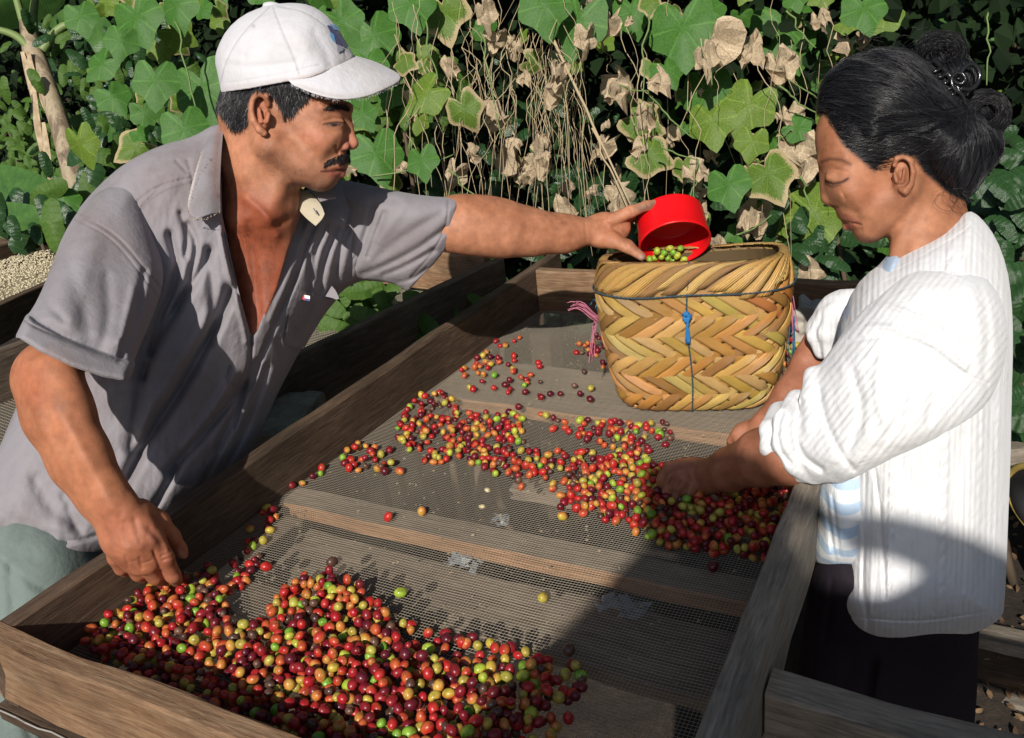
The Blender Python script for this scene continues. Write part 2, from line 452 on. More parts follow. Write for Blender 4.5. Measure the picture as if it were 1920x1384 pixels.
    P([(608, 207), (622, 199), (640, 198), (654, 203), (654, 210), (640, 206), (622, 207)], (.02, .014, .012), soft=2.5, a=.9)   # brow
    P([(612, 235), (624, 238), (637, 236), (645, 231), (634, 231), (620, 231)], (.05, .03, .025), soft=1.6, a=.9)
    P([(614, 235), (621, 236.5), (619, 233)], (.40, .34, .30), soft=1.1, a=.8); P([(624, 231.5), (632, 231.5), (631, 237), (625, 237)], (.012, .008, .008), soft=1.3, a=.95)
    P([(606, 233), (616, 231), (632, 229), (648, 230)], (.02, .012, .01), soft=1.8, closed=False, a=.95)  # upper lid and lashes
    P([(610, 224), (625, 219), (644, 222)], (.20, .07, .035), soft=3, closed=False, a=.6)
    P([(478, 190), (500, 190), (504, 230), (488, 240), (478, 220)], (.38, .12, .06), soft=5, a=.6)
    # scalp under the hair
    HP = [(408, 150), (470, 150), (535, 148), (590, 165), (580, 182), (562, 200), (549, 219), (531, 222), (529, 205), (515, 186), (500, 172), (478, 172), (466, 188), (464, 214), (466, 232), (452, 244), (437, 243), (408, 205)]
    P(HP, (.028, .025, .026), soft=2.5)
    return V, Q, C, N, HP
Vh, Qh, Ch, Nh, HPm = build_man_head()

def finger(g, pts, k=3.5):
    g.chain(pts, k=k)
def build_far_arm():
    # outstretched arm, hand round the red cup.  depths grow from the shoulder to the hand
    g = Grid(770, 1262, 350, 500, md(1.30), md(1.60), 2.2)
    g.chain([(780, 425, md(1.39), 36), (860, 420, md(1.395), 48), (910, 424, md(1.405), 49), (950, 430, md(1.415), 45), (1000, 436, md(1.43), 37), (1055, 438, md(1.45), 30), (1108, 434, md(1.465), 25)], ws=.9, k=34)
    h = md(1.475)
    g.chain([(1100, 434, h, 25), (1132, 430, h, 30), (1156, 426, h - 2, 27)], ws=.72, k=12)
    # index and middle lie over the top of the cup, ring and little behind it, thumb below its side
    g.chain([(1148, 413, h - 14, 14), (1182, 397, h - 24, 11.5), (1212, 386, h - 26, 9.5), (1244, 379, h - 22, 7.5)], k=5)
    g.chain([(1150, 412, h + 8, 14), (1184, 396, h + 2, 11.5), (1216, 388, h + 8, 10), (1238, 384, h + 16, 8.5)], k=4)
    g.chain([(1152, 416, h + 26, 13), (1184, 402, h + 30, 11), (1210, 394, h + 36, 9.5), (1226, 390, h + 42, 8.5)], k=4)
    g.chain([(1150, 424, h + 40, 12), (1176, 412, h + 52, 10), (1198, 404, h + 58, 8.5), (1210, 400, h + 62, 8)], k=4)
    g.chain([(1118, 444, h - 10, 17), (1146, 450, h - 26, 15), (1176, 462, h - 38, 12), (1203, 481, h - 44, 8.5)], k=8)
    g.ell((1128, 444, h - 12), (26, 20, 16), rot=20, k=10)
    V, Q = g.extract(); V = relax(V, Q, 2, .4); N = vnormals(V, Q)
    V = crease(V, N, [([(1172, 452), (1176, 462)], 2.5, 2), ([(1150, 426), (1168, 436), (1180, 452)], 4, 3), ([(1108, 418), (1140, 414)], 4, -2), ([(880, 400), (1000, 414), (1090, 420)], 14, -3),
                      ([(1182, 391), (1186, 402)], 2, 1.6), ([(1213, 382), (1217, 392)], 2, 1.6), ([(1096, 415), (1100, 450)], 3, 1.5)])
    N = vnormals(V, Q); C = base_skin(V, (.41, .182, .10)); P = lambda *a, **k: paint(C, V, N, *a, **k)
    P([(1170, 448), (1185, 456), (1206, 478), (1204, 486)], (.30, .13, .08), soft=8, closed=False, a=.6)
    P([(1190, 388), (1240, 374), (1252, 376), (1248, 386), (1200, 400)], (.12, .07, .05), soft=5, a=.75)
    P([(1198, 476), (1209, 482), (1208, 487), (1198, 485)], (.38, .25, .2), soft=2, a=.9)
    P([(1120, 400), (1180, 400), (1180, 450), (1120, 460)], (.36, .14, .07), soft=14, a=.5)
    return V, Q, C
def build_near_arm():
    g = Grid(-10, 372, 560, 1118, md(.84), md(1.16), 2.4)
    g.chain([(165, 590, md(1.13), 40), (118, 655, md(1.065), 54), (88, 710, md(1.0), 58)], ws=.9, k=20)
    g.chain([(88, 712, md(1.0), 68), (108, 775, md(.985), 67), (150, 862, md(.975), 59), (190, 926, md(.975), 48), (218, 962, md(.975), 45)], ws=.8, k=26)
    h = md(.985)
    g.chain([(218, 958, h - 14, 46), (240, 1000, h - 8, 54), (262, 1030, h + 10, 50)], ws=.55, k=16)
    # four fingers reaching down towards the mesh
    g.chain([(284, 1004, h + 2, 24), (308, 1046, h + 16, 19), (324, 1078, h + 50, 15.5), (330, 1088, h + 86, 13)], k=7)
    g.chain([(262, 1020, h, 23), (276, 1058, h + 14, 18.5), (290, 1082, h + 46, 15.5), (300, 1088, h + 80, 13)], k=4)
    g.chain([(240, 1026, h + 2, 22), (246, 1056, h + 16, 17.5), (258, 1076, h + 44, 14.5), (268, 1082, h + 72, 12)], k=4)
    g.chain([(216, 1018, h + 8, 21), (216, 1046, h + 20, 16), (226, 1066, h + 44, 13), (234, 1072, h + 66, 11)], k=4)
    # thumb on the far side
    g.chain([(264, 960, h + 8, 26), (298, 978, h + 26, 20), (322, 1006, h + 44, 16), (338, 1030, h + 56, 12.5), (344, 1040, h + 60, 9)], k=10)
    V, Q = g.extract(); V = relax(V, Q, 5, .5); N = vnormals(V, Q)
    V = crease(V, N, [([(262, 1046), (266, 1066)], 3, 2.5), ([(236, 1044), (240, 1064)], 3, 2.5), ([(288, 1034), (300, 1064)], 3, 3), ([(280, 992), (298, 1012), (306, 1030)], 7, 3),
                      ([(303, 1042), (320, 1036)], 2.5, 2), ([(306, 1050), (324, 1044)], 2.5, 2), ([(268, 1056), (284, 1051)], 2, 1.5), ([(240, 1054), (254, 1052)], 2, 1.5),
                      ([(232, 980), (238, 1020)], 6, 1.6), ([(252, 975), (262, 1015)], 6, 1.6), ([(226, 965), (216, 1010)], 6, 1.2),
                      ([(286, 1008), (290, 1014)], 10, -3), ([(258, 1022), (262, 1026)], 9, -2.5), ([(234, 1026), (238, 1030)], 9, -2.5),
                      ([(318, 1030), (334, 1022)], 3, 2), ([(60, 740), (70, 790), (110, 860)], 12, -4), ([(120, 790), (170, 880), (208, 950)], 16, -4)])
    N = vnormals(V, Q); C = base_skin(V, (.39, .158, .080)); P = lambda *a, **k: paint(C, V, N, *a, **k)
    P([(190, 940), (300, 950), (350, 1040), (340, 1100), (210, 1090), (180, 1000)], (.34, .125, .07), soft=22, a=.8)
    P([(278, 996), (300, 1004), (296, 1024), (276, 1016)], (.44, .18, .12), soft=7, a=.6)
    P([(306, 1040), (320, 1036), (330, 1052), (314, 1060)], (.27, .09, .05), soft=5, a=.7)
    P([(336, 1030), (349, 1042), (345, 1050), (334, 1042)], (.45, .34, .26), soft=2.5, a=.8)
    P([(322, 1088), (338, 1086), (338, 1102), (322, 1102)], (.2, .1, .07), soft=4, a=.6)
    P([(20, 680), (80, 690), (90, 760), (40, 760)], (.42, .14, .07), soft=16, a=.6)
    return V, Q, C
shirt_w = tps([(60, 700, md(1.26)), (0, 950, md(1.24)), (120, 1060, md(1.24)), (250, 980, md(1.28)), (380, 900, md(1.33)), (470, 800, md(1.39)),
               (170, 420, md(1.24)), (330, 300, md(1.26)), (420, 420, md(1.29)), (480, 560, md(1.34)), (560, 620, md(1.42)), (620, 500, md(1.43)), (650, 400, md(1.42)), (300, 700, md(1.30))])
torso = [(402, 232), (360, 258), (300, 272), (235, 304), (180, 352), (140, 400), (120, 470), (90, 600), (40, 740), (-10, 860), (-60, 960), (-60, 1010), (0, 1022), (50, 1052), (108, 1086), (160, 1062),
         (260, 1010), (330, 975), (382, 925), (450, 880), (482, 835), (505, 770), (545, 690), (590, 610), (622, 565), (660, 530), (720, 520), (760, 470), (780, 380), (740, 358), (690, 346), (630, 334), (600, 350), (552, 362), (535, 385), (470, 330), (440, 280), (418, 236)]
g = Grid(-160, 760, 330, 1500, md(1.02), md(1.72), 8)
g.poly(chaikin(torso, 1), lambda X, Y: shirt_w(X, Y) + 16, 74, 70, k=2); g.f += 20
g.chain([(40, 1050, md(1.28), 80), (10, 1330, md(1.22), 60)], k=30)
g.ell((486, 420, md(1.37)), (70, 80, 70), k=10)
Vt, Qt = g.extract(); Ct = base_skin(Vt)
Va, Qa, Ca = build_far_arm(); Vb, Qb, Cb = build_near_arm()
V, Q, C = join([(Vh, Qh, Ch), (Va, Qa, Ca), (Vb, Qb, Cb), (Vt, Qt, Ct)])
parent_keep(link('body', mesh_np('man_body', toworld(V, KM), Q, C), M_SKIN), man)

# hair: short strands standing out of the painted scalp
def strands(V, Q, N, poly, n, length, flow, r, wlo=None, whi=None, K=KM, seed=1, colr=((.015, .014, .016), (.05, .048, .05)), grey=.12, both=True, npt=4, lift=.3, curl=.0):
    rng = np.random.RandomState(seed); cen = V[Q].mean(1); nn = N[Q[:, 0]]
    d = polysd(np.array(poly, np.float32)[:, :2], cen[:, 0], cen[:, 1]); ok = (d < 0)
    if not both: ok &= nn[:, 2] < .25
    if wlo is not None: ok &= cen[:, 2] > wlo
    if whi is not None: ok &= cen[:, 2] < whi
    ids = np.nonzero(ok)[0]; ids = ids[rng.randint(0, len(ids), n)]
    P0 = cen[ids] + rng.uniform(-1.5, 1.5, (n, 3)); n0 = nn[ids]
    F = np.array([flow(*p) for p in P0]); F = F + rng.normal(0, .22, F.shape)
    F = F - (F * n0).sum(1, keepdims=True) * n0 + n0 * lift; F /= np.linalg.norm(F, axis=1, keepdims=True) + 1e-6
    L = length * rng.uniform(.6, 1.25, (n, 1)); VV = []; QQ = []; CC = []
    ref = np.cross(F, n0); ref /= np.linalg.norm(ref, axis=1, keepdims=True) + 1e-6; ref2 = np.cross(F, ref)
    c0 = rng.uniform(0, 1, (n, 1)); cc = np.array(colr[0]) * (1 - c0) + np.array(colr[1]) * c0
    gm = rng.uniform(0, 1, n) < grey; cc[gm] = (.17, .165, .165)
    for j in range(npt):
        t = j / (npt - 1); c = P0 + F * L * t - n0 * (L * .16 * t * t) + ref * curl * np.sin(t * 3 + c0 * 6) * L; rad = r * (1 - .75 * t)
        for a in range(3):
            an = a * 2 * math.pi / 3; VV.append(c + (ref * math.cos(an) + ref2 * math.sin(an)) * rad); CC.append(cc)
    VV = np.stack(VV, 1).reshape(-1, 3); CC = np.stack(CC, 1).reshape(-1, 3); b = (np.arange(n) * npt * 3)[:, None]
    for j in range(npt - 1):
        for a in range(3):
            QQ.append(b + np.array([[j * 3 + a, j * 3 + (a + 1) % 3, (j + 1) * 3 + (a + 1) % 3, (j + 1) * 3 + a]]))
    return VV, np.concatenate(QQ), CC
hv = strands(Vh, Qh, Nh, HPm, 6500, 12, lambda x, y, w: (-.45 + .5 * (x > 505), 1.0, 0), .6, whi=None, seed=3, lift=.3, colr=((.010, .010, .012), (.04, .038, .04)))
V, Q, C = hv; parent_keep(link('hair', mesh_np('man_hair', toworld(V, KM), Q, C), M_HAIR), man)
mus = [(607, 311), (613, 302), (628, 294), (642, 289), (655, 286), (659, 291), (657, 299), (648, 305), (634, 305), (618, 307), (610, 312)]
V, Q, C = strands(Vh, Qh, Nh, mus, 1500, 7, lambda x, y, w: (-.75 if w < md(1.24) - 10 else .1, .7, 0), .6, seed=5, whi=md(1.24) + 60, colr=((.012, .01, .01), (.03, .024, .022)), grey=.02, lift=.35)
parent_keep(link('moustache', mesh_np('moustache', toworld(V, KM), Q, C), M_HAIR), man)
brow = [(606, 207), (622, 198), (642, 197), (656, 203), (654, 208), (640, 204), (622, 206)]
V, Q, C = strands(Vh, Qh, Nh, brow, 300, 8, lambda x, y, w: (-.9, -.1, 0), .8, seed=6, grey=.02, lift=.25, whi=md(1.24))
parent_keep(link('eyebrow', mesh_np('eyebrow', toworld(V, KM), Q, C), M_HAIR), man)
chestp = [(440, 430), (520, 440), (510, 560), (480, 610), (465, 560)]
stub = [(500, 270), (560, 315), (600, 322), (612, 335), (600, 356), (560, 360), (520, 345), (480, 290)]
V1 = strands(Vh, Qh, Nh, chestp, 130, 8, lambda x, y, w: (.2, 1, 0), .22, seed=8, grey=.1, lift=.4, both=False, curl=.15)
V2 = strands(Vh, Qh, Nh, stub, 700, 2.2, lambda x, y, w: (.2, 1, 0), .22, seed=9, grey=.05, lift=.9, both=False, npt=2)
V, Q, C = join([V1, V2]); parent_keep(link('stubble', mesh_np('stubble', toworld(V, KM), Q, C), M_HAIR), man)

# ---- cap
cap = None
def build_cap():
    w0 = md(1.24); g = Grid(392, 690, -10, 200, w0 - 130, w0 + 130, 2.2)
    crown = [(415, 173), (409, 143), (402, 112), (408, 88), (425, 55), (454, 29), (490, 13), (520, 7), (551, 5), (581, 9), (610, 26), (633, 52), (652, 84), (667, 112), (668, 240), (412, 240)]
    cc = chaikin(crown, 1); w_ = tps([(400, 110, w0 + 2), (660, 110, w0 - 2), (530, 20, w0), (530, 150, w0)])
    T = lambda X, Y: (101 - 44 * np.clip((X - 560) / 120, 0, 1) ** 2 - 16 * np.clip((470 - X) / 80, 0, 1) ** 2 + 0 * Y).astype(np.float32)
    g.poly(cc, w_, T, 95, k=2, e=2.1)
    g.poly([(380, 181), (415, 174), (470, 166), (535, 154), (580, 146), (605, 137), (640, 123), (667, 113), (720, 100), (720, 300), (380, 300)], w0, 400, 2, k=2, sub=True, e=6)
    g.ell((507, 9, w0), (15, 6, 12), k=3)
    V, Q = g.extract(); V = relax(V, Q, 2, .5)
    # flatten the bottom opening: pull verts of the underside inwards
    N = vnormals(V, Q)
    V = crease(V, N, [([(512, 14), (530, 60), (548, 100), (562, 140)], 1.6, 2.6), ([(505, 14), (455, 60), (425, 110), (412, 160)], 1.6, 1.6), ([(520, 12), (575, 22), (625, 60), (650, 108)], 1.6, 1.4),
                      ([(415, 158), (470, 150), (530, 140), (600, 122)], 1.6, 1.4), ([(425, 120), (480, 128), (550, 118)], 9, 3.5), ([(420, 90), (460, 108)], 8, 3), ([(590, 60), (610, 95), (618, 120)], 9, 3), ([(540, 50), (575, 85)], 12, -2)])
    N = vnormals(V, Q); C = np.ones((len(V), 3)); P = lambda *a, **k: paint(C, V, N, *a, **k)
    for l in ([(512, 14), (530, 60), (548, 100), (562, 140)], [(505, 14), (455, 60), (425, 110), (412, 160)], [(520, 12), (575, 22), (625, 60), (650, 108)]): P(smoothline(l), (.62, .6, .6), soft=1.3, closed=False, a=.7)
    P(smoothline([(535, 152), (600, 137), (667, 112)]), (.75, .6, .5), soft=3, closed=False, a=.5)
    P(smoothline([(418, 168), (470, 160), (535, 150)]), (.78, .7, .66), soft=5, closed=False, a=.5)
    P([(472, 46), (478, 46), (478, 52), (472, 52)], (.6, .6, .6), soft=2, a=.8)
    return V, Q, C
V, Q, C = build_cap(); cap = parent_keep(link('cap', mesh_np('cap_crown', toworld(V, KM), Q, C), M_CAP), man)
def sheet(rows, K, thick, nrm_flip=False, col=None):
    """grid of (px,py,w) control rows -> smooth thick sheet"""
    A = np.array(rows, float)
    for _ in range(2):      # chaikin in both directions, ends kept
        for axx in (0, 1):
            A = np.moveaxis(A, axx, 0); a, b = A[:-1], A[1:]
            M = np.stack([.75 * a + .25 * b, .25 * a + .75 * b], 1).reshape(-1, *A.shape[1:]); A = np.concatenate([A[:1], M, A[-1:]]); A = np.moveaxis(A, 0, axx)
    n, m = A.shape[:2]; P = A.reshape(-1, 3); du = np.gradient(A, axis=0).reshape(-1, 3); dv = np.gradient(A, axis=1).reshape(-1, 3)
    nn = np.cross(du, dv); nn /= np.linalg.norm(nn, axis=1, keepdims=True) + 1e-9
    if nrm_flip: nn = -nn
    V = np.concatenate([P + nn * thick / 2, P - nn * thick / 2]); i = np.arange(n * m).reshape(n, m)
    q = np.stack([i[:-1, :-1], i[1:, :-1], i[1:, 1:], i[:-1, 1:]], -1).reshape(-1, 4); o = n * m
    Q = [q, q[:, ::-1] + o]
    for e in (i[0, :], i[:, -1], i[-1, ::-1], i[::-1, 0]): Q.append(np.stack([e[:-1], e[1:], e[1:] + o, e[:-1] + o], 1))
    return V, np.concatenate(Q)
w0 = md(1.24)
inner = [(533, 151, w0 - 92), (565, 146, w0 - 95), (605, 135, w0 - 84), (640, 121, w0 - 62), (662, 110, w0 - 34), (670, 108, w0), (660, 106, w0 + 34), (635, 108, w0 + 64), (600, 114, w0 + 84)]
outer = [(548, 158, w0 - 100), (586, 176, w0 - 104), (633, 188, w0 - 98), (682, 184, w0 - 76), (726, 166, w0 - 44), (755, 150, w0 + 0), (738, 134, w0 + 50), (690, 118, w0 + 86), (625, 112, w0 + 92)]
midr = [tuple(.5 * (a[i] + b[i]) + (0, -5, -4)[i] for i in range(3)) for a, b in zip(inner, outer)]
V, Q = sheet([inner, midr, outer], KM, 6)
C = np.ones((len(V), 3)); N = vnormals(V, Q)
for l in ([(560, 160), (633, 184), (690, 178), (745, 150)],): paint(C, V, N, smoothline(l), (.72, .66, .6), soft=4, closed=False, front=False, a=.6)
brim = link('brim', mesh_np('brim', toworld(V, KM), Q, C), M_CAP, cap)
# frayed edge threads
mb = MB(); rng = random.Random(4)
ol = smoothline(outer[:7], 3)
for _ in range(260):
    i = rng.randrange(len(ol)); p = np.array(ol[i]) + np.array([rng.uniform(-3, 3), rng.uniform(-1, 3), rng.uniform(-4, 4)])
    q = p + np.array([rng.uniform(-2.5, 2.5), rng.uniform(1, 4), rng.uniform(-3, 1)]); PP = toworld(np.array([p, (p + q) / 2 + rng.uniform(-1, 1), q]), KM)
    mb.tube(PP, .00022, 3, False)
link('frayed_edge', mb.mesh('frayed_edge'), M_CAP, cap)
# embroidered badge on the crown front (dark blue bird-like stitch work, seen edge on)
M_NAVY = cloth('navy_thread', (.03, .035, .12), (.02, .02, .08), 2500); M_SKYB = cloth('blue_thread', (.10, .3, .55), (.08, .25, .5), 2500); M_GREYT = cloth('grey_thread', (.3, .3, .34), (.25, .25, .3), 2500)
def decal(V, Q, C, poly, off, K, name, m, parent):
    """thin patch lifted off an existing surface: faces of that surface inside a traced outline"""
    cen = V[Q].mean(1); N = vnormals(V, Q); d = polysd(np.array(poly, np.float32), cen[:, 0], cen[:, 1])
    ok = (d < 0) & (N[Q[:, 0], 2] < .35); q = Q[ok]; u, inv = np.unique(q, return_inverse=True); q = inv.reshape(q.shape)
    P = V[u] + N[u] * off; return link(name, mesh_np(name, toworld(P, K), q, np.ones((len(P), 3))), m, parent)
Vc, Qc, Cc = build_cap()
decal(Vc, Qc, Cc, [(612, 48), (624, 50), (636, 62), (644, 76), (648, 90), (640, 86), (634, 92), (629, 80), (621, 66)], 1.6, KM, 'cap_badge', M_NAVY, cap)
decal(Vc, Qc, Cc, [(616, 46), (630, 50), (636, 60), (624, 56)], 2.6, KM, 'badge_highlight', M_SKYB, cap)
decal(Vc, Qc, Cc, [(616, 60), (624, 66), (628, 82), (619, 72)], 2.6, KM, 'badge_highlight', M_SKYB, cap)
decal(Vc, Qc, Cc, [(630, 84), (644, 90), (640, 96), (631, 100)], 2.6, KM, 'badge_highlight', M_GREYT, cap)

# ---- shirt
def build_shirt():
    g = Grid(-72, 800, 215, 1100, md(1.08), md(1.58), 3.8)
    T = tps([(60, 700, 120), (0, 950, 140), (120, 1060, 140), (250, 980, 145), (380, 900, 130), (470, 800, 115), (170, 420, 112), (330, 300, 92), (420, 420, 105), (480, 560, 128), (560, 620, 120), (620, 500, 105), (650, 400, 80), (300, 700, 140)])
    g.poly(chaikin(torso, 1), shirt_w, T, 85, k=4)
    # cut the open neck: a V through the front cloth
    vneck = [(412, 236), (414, 300), (416, 400), (430, 470), (446, 540), (462, 600), (470, 630), (481, 624), (500, 570), (520, 520), (540, 455), (555, 395), (562, 360), (552, 300), (520, 200), (420, 200)]
    g.poly(vneck, md(1.20), md(.135), 2, k=2, sub=True, e=6)
    V, Q = g.extract(); V = relax(V, Q, 6, .5); N = vnormals(V, Q)
    ST = [([(318, 440), (334, 503), (318, 560), (300, 590), (284, 660)], 8, 16), ([(354, 422), (372, 463), (352, 530), (330, 580)], 7, 12),
          ([(392, 470), (372, 520), (330, 575), (294, 640), (268, 706)], 9, 15), ([(340, 400), (352, 440), (348, 480)], 6, 8),
          ([(432, 545), (410, 600), (384, 650), (338, 730), (286, 812), (250, 872), (228, 920)], 11, 26), ([(395, 590), (360, 640), (310, 720), (262, 800)], 14, -10),
          ([(458, 722), (420, 768), (364, 832), (318, 885)], 9, 20), ([(480, 680), (452, 750), (415, 830), (378, 905)], 8, 14),
          ([(500, 690), (480, 760), (455, 820), (420, 880)], 8, 16), ([(440, 700), (400, 770), (350, 840)], 9, -8),
          ([(420, 440), (436, 510), (462, 590), (474, 640), (462, 720), (440, 800)], 4, 10), ([(412, 420), (424, 500), (452, 590), (462, 640)], 5, -6),
          ([(592, 420), (570, 480), (548, 540), (520, 600), (494, 660), (470, 730)], 4.5, 9), ([(578, 420), (556, 480), (530, 545), (506, 600)], 6, -5),
          ([(580, 480), (582, 545)], 5, 10), ([(632, 432), (606, 490), (600, 545)], 8, 16), ([(612, 425), (590, 470), (588, 520)], 7, 10), ([(668, 400), (640, 450), (628, 525), (622, 555)], 8, 15),
          ([(690, 400), (664, 460), (654, 520)], 6, 9), ([(712, 388), (700, 440), (672, 500)], 6, 10), ([(560, 655), (600, 650), (640, 600)], 4, 5),
          ([(256, 380), (290, 352), (330, 340), (365, 332)], 2.2, 3), ([(238, 445), (255, 400), (300, 352)], 2.2, 2.2), ([(365, 352), (352, 300)], 3, 3), ([(330, 300), (350, 322)], 3, 3),
          ([(390, 470), (402, 560), (392, 640)], 9, 9), ([(270, 640), (262, 760), (246, 840)], 12, 12), ([(205, 880), (230, 960), (260, 1000)], 10, 8), ([(100, 1020), (160, 1012), (190, 1000)], 5, 6),
          ([(70, 900), (100, 960), (180, 1000)], 16, 7), ([(0, 960), (60, 1000), (120, 1010)], 12, 6), ([(120, 930), (150, 1000)], 10, 6), ([(520, 640), (540, 700), (520, 760)], 6, 9),
          ([(545, 600), (560, 640), (545, 690)], 5, 6), ([(300, 760), (262, 850)], 8, 8), ([(330, 880), (290, 950)], 8, 12), ([(405, 850), (372, 905)], 6, -10), ([(432, 690), (425, 720), (455, 728)], 3, 6)]
    V = crease(V, N, [(a_, b_, c_ * 1.35) for a_, b_, c_ in ST])
    n2 = np.array([mnoise.fractal(Vector((x / 42 + y / 90, y / 110 - x / 60, w / 60)), .9, 2, 3) for x, y, w in V])
    V[:, 2] += n2 * 3.2 * np.clip(-N[:, 2] * 1.5, 0, 1)
    N = vnormals(V, Q); C = np.ones((len(V), 3)); P = lambda *a, **k: paint(C, V, N, *a, **k)
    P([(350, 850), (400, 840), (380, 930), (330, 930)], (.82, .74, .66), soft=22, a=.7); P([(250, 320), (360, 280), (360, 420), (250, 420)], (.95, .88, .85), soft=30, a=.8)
    P(smoothline([(238, 445), (262, 395), (300, 358), (365, 340)]), (.62, .6, .6), soft=2.2, closed=False, a=.7)
    P(smoothline([(150, 405), (195, 425), (225, 450), (270, 500), (305, 545)]), (.7, .68, .66), soft=3, closed=False, a=.6)
    P(smoothline([(590, 430), (560, 500), (520, 600)]), (.75, .73, .72), soft=2, closed=False, a=.6)
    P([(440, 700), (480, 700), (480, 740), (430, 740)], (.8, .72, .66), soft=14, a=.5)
    return V, Q, C
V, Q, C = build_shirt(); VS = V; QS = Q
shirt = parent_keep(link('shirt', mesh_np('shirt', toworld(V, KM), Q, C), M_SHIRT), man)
# near sleeve with turned-up cuff
def build_near_sleeve():
    g = Grid(10, 345, 325, 745, md(.86), md(1.32), 3.0)
    wc = tps([(230, 360, md(1.20)), (150, 420, md(1.165)), (250, 500, md(1.16)), (100, 560, md(1.065)), (250, 640, md(1.09)), (40, 640, md(1.01)), (130, 690, md(1.015)), (240, 715, md(1.05))])
    Tt = tps([(230, 360, 70), (150, 450, 100), (290, 480, 80), (100, 560, 88), (250, 640, 82), (40, 640, 84), (130, 690, 84), (240, 715, 82)])
    sl = [(250, 345), (190, 352), (148, 392), (118, 440), (96, 500), (72, 560), (48, 598), (60, 622), (120, 652), (190, 676), (246, 690), (262, 650), (284, 600), (304, 546), (308, 500), (290, 440), (270, 380)]
    g.poly(chaikin(sl, 1), wc, Tt, 55, k=5)
    # cuff: a wider band round the end
    g.poly([(50, 588), (44, 600), (28, 632), (30, 642), (70, 668), (130, 696), (190, 714), (238, 724), (243, 718), (254, 682), (246, 676), (180, 654), (120, 628)], wc, lambda X, Y: Tt(X, Y) + 5, 22, k=3, e=3)
    # hollow end the arm comes out of
    g.poly([(24, 640), (40, 628), (80, 652), (140, 684), (200, 706), (250, 712), (250, 800), (0, 800), (-10, 660)], wc, lambda X, Y: Tt(X, Y) - 11, 8, k=3, sub=True, e=3)
    V, Q = g.extract(); V = relax(V, Q, 6, .5); N = vnormals(V, Q)
    V = crease(V, N, [([(46, 602), (85, 622), (130, 640), (190, 664), (246, 682)], 2.5, 6), ([(150, 405), (195, 425), (232, 455), (272, 505), (306, 548)], 2.6, 3), ([(140, 412), (190, 434), (226, 465), (262, 512), (300, 560)], 2.2, 2),
                      ([(296, 520), (282, 580), (262, 640)], 9, 12), ([(270, 510), (262, 580), (240, 640), (232, 670)], 8, 8), ([(180, 460), (150, 540), (130, 610)], 18, -4), ([(120, 480), (150, 560), (170, 640)], 16, 5), ([(230, 640), (225, 676)], 5, 6), ([(250, 540), (236, 600), (228, 640)], 8, -5),
                      ([(200, 520), (205, 600), (190, 650)], 12, 5), ([(80, 560), (120, 600)], 8, 4)])
    N = vnormals(V, Q); C = np.ones((len(V), 3)); P = lambda *a, **k: paint(C, V, N, *a, **k)
    P(smoothline([(150, 402), (195, 422), (232, 452), (272, 502), (306, 545)]), (.68, .63, .58), soft=2.2, closed=False, a=.8); P(smoothline([(140, 412), (190, 434), (226, 465), (262, 512), (300, 560)]), (.75, .7, .66), soft=2, closed=False, a=.7)
    P(smoothline([(46, 602), (85, 622), (130, 640), (190, 664), (246, 682)]), (.5, .48, .5), soft=2, closed=False, a=.8)
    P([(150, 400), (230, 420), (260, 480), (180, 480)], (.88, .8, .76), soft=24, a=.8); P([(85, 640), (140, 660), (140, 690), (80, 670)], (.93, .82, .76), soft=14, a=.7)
    return V, Q, C
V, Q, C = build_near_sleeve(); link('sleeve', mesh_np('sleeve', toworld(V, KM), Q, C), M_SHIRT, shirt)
def build_far_sleeve():
    g = Grid(600, 890, 318, 575, md(1.26), md(1.56), 2.8)
    wc = tps([(640, 400, md(1.43)), (700, 480, md(1.44)), (770, 400, md(1.395)), (860, 400, md(1.40)), (840, 470, md(1.41)), (770, 545, md(1.43))])
    Tt = tps([(640, 400, 78), (700, 480, 85), (770, 400, 78), (860, 400, 70), (840, 470, 68), (770, 545, 40)])
    sl = [(620, 335), (680, 344), (740, 358), (800, 368), (862, 371), (869, 380), (868, 410), (862, 440), (848, 470), (822, 500), (800, 520), (772, 551), (752, 538), (730, 530), (690, 526), (664, 524), (640, 545), (628, 500), (620, 420)]
    g.poly(chaikin(sl, 1), wc, Tt, 50, k=4)
    g.poly([(856, 380), (851, 430), (836, 466), (812, 496), (784, 524), (764, 548), (800, 600), (950, 560), (950, 340), (862, 340)], wc, lambda X, Y: Tt(X, Y) - 9, 8, k=3, sub=True, e=3)
    V, Q = g.extract(); V = relax(V, Q, 2, .5); N = vnormals(V, Q)
    V = crease(V, N, [([(840, 376), (838, 420), (822, 456), (800, 488), (770, 520)], 2, 3), ([(835, 430), (780, 470), (720, 500), (680, 515)], 7, 11), ([(812, 470), (760, 500), (720, 516)], 6, 10), ([(830, 400), (760, 440), (700, 490)], 9, 6),
                      ([(700, 392), (686, 440), (668, 490), (648, 525)], 7, 13), ([(720, 400), (705, 440), (690, 480)], 6, 8), ([(800, 505), (770, 525), (745, 530)], 5, 8), ([(760, 380), (735, 420), (710, 450)], 10, -5), ([(740, 372), (700, 380)], 8, 5)])
    C = np.ones((len(V), 3)); N = vnormals(V, Q)
    paint(C, V, N, smoothline([(840, 376), (838, 420), (822, 456), (800, 488), (770, 520)]), (.66, .64, .64), soft=2, closed=False, a=.8)
    return V, Q, C
V, Q, C = build_far_sleeve(); link('sleeve', mesh_np('sleeve', toworld(V, KM), Q, C), M_SHIRT, shirt)
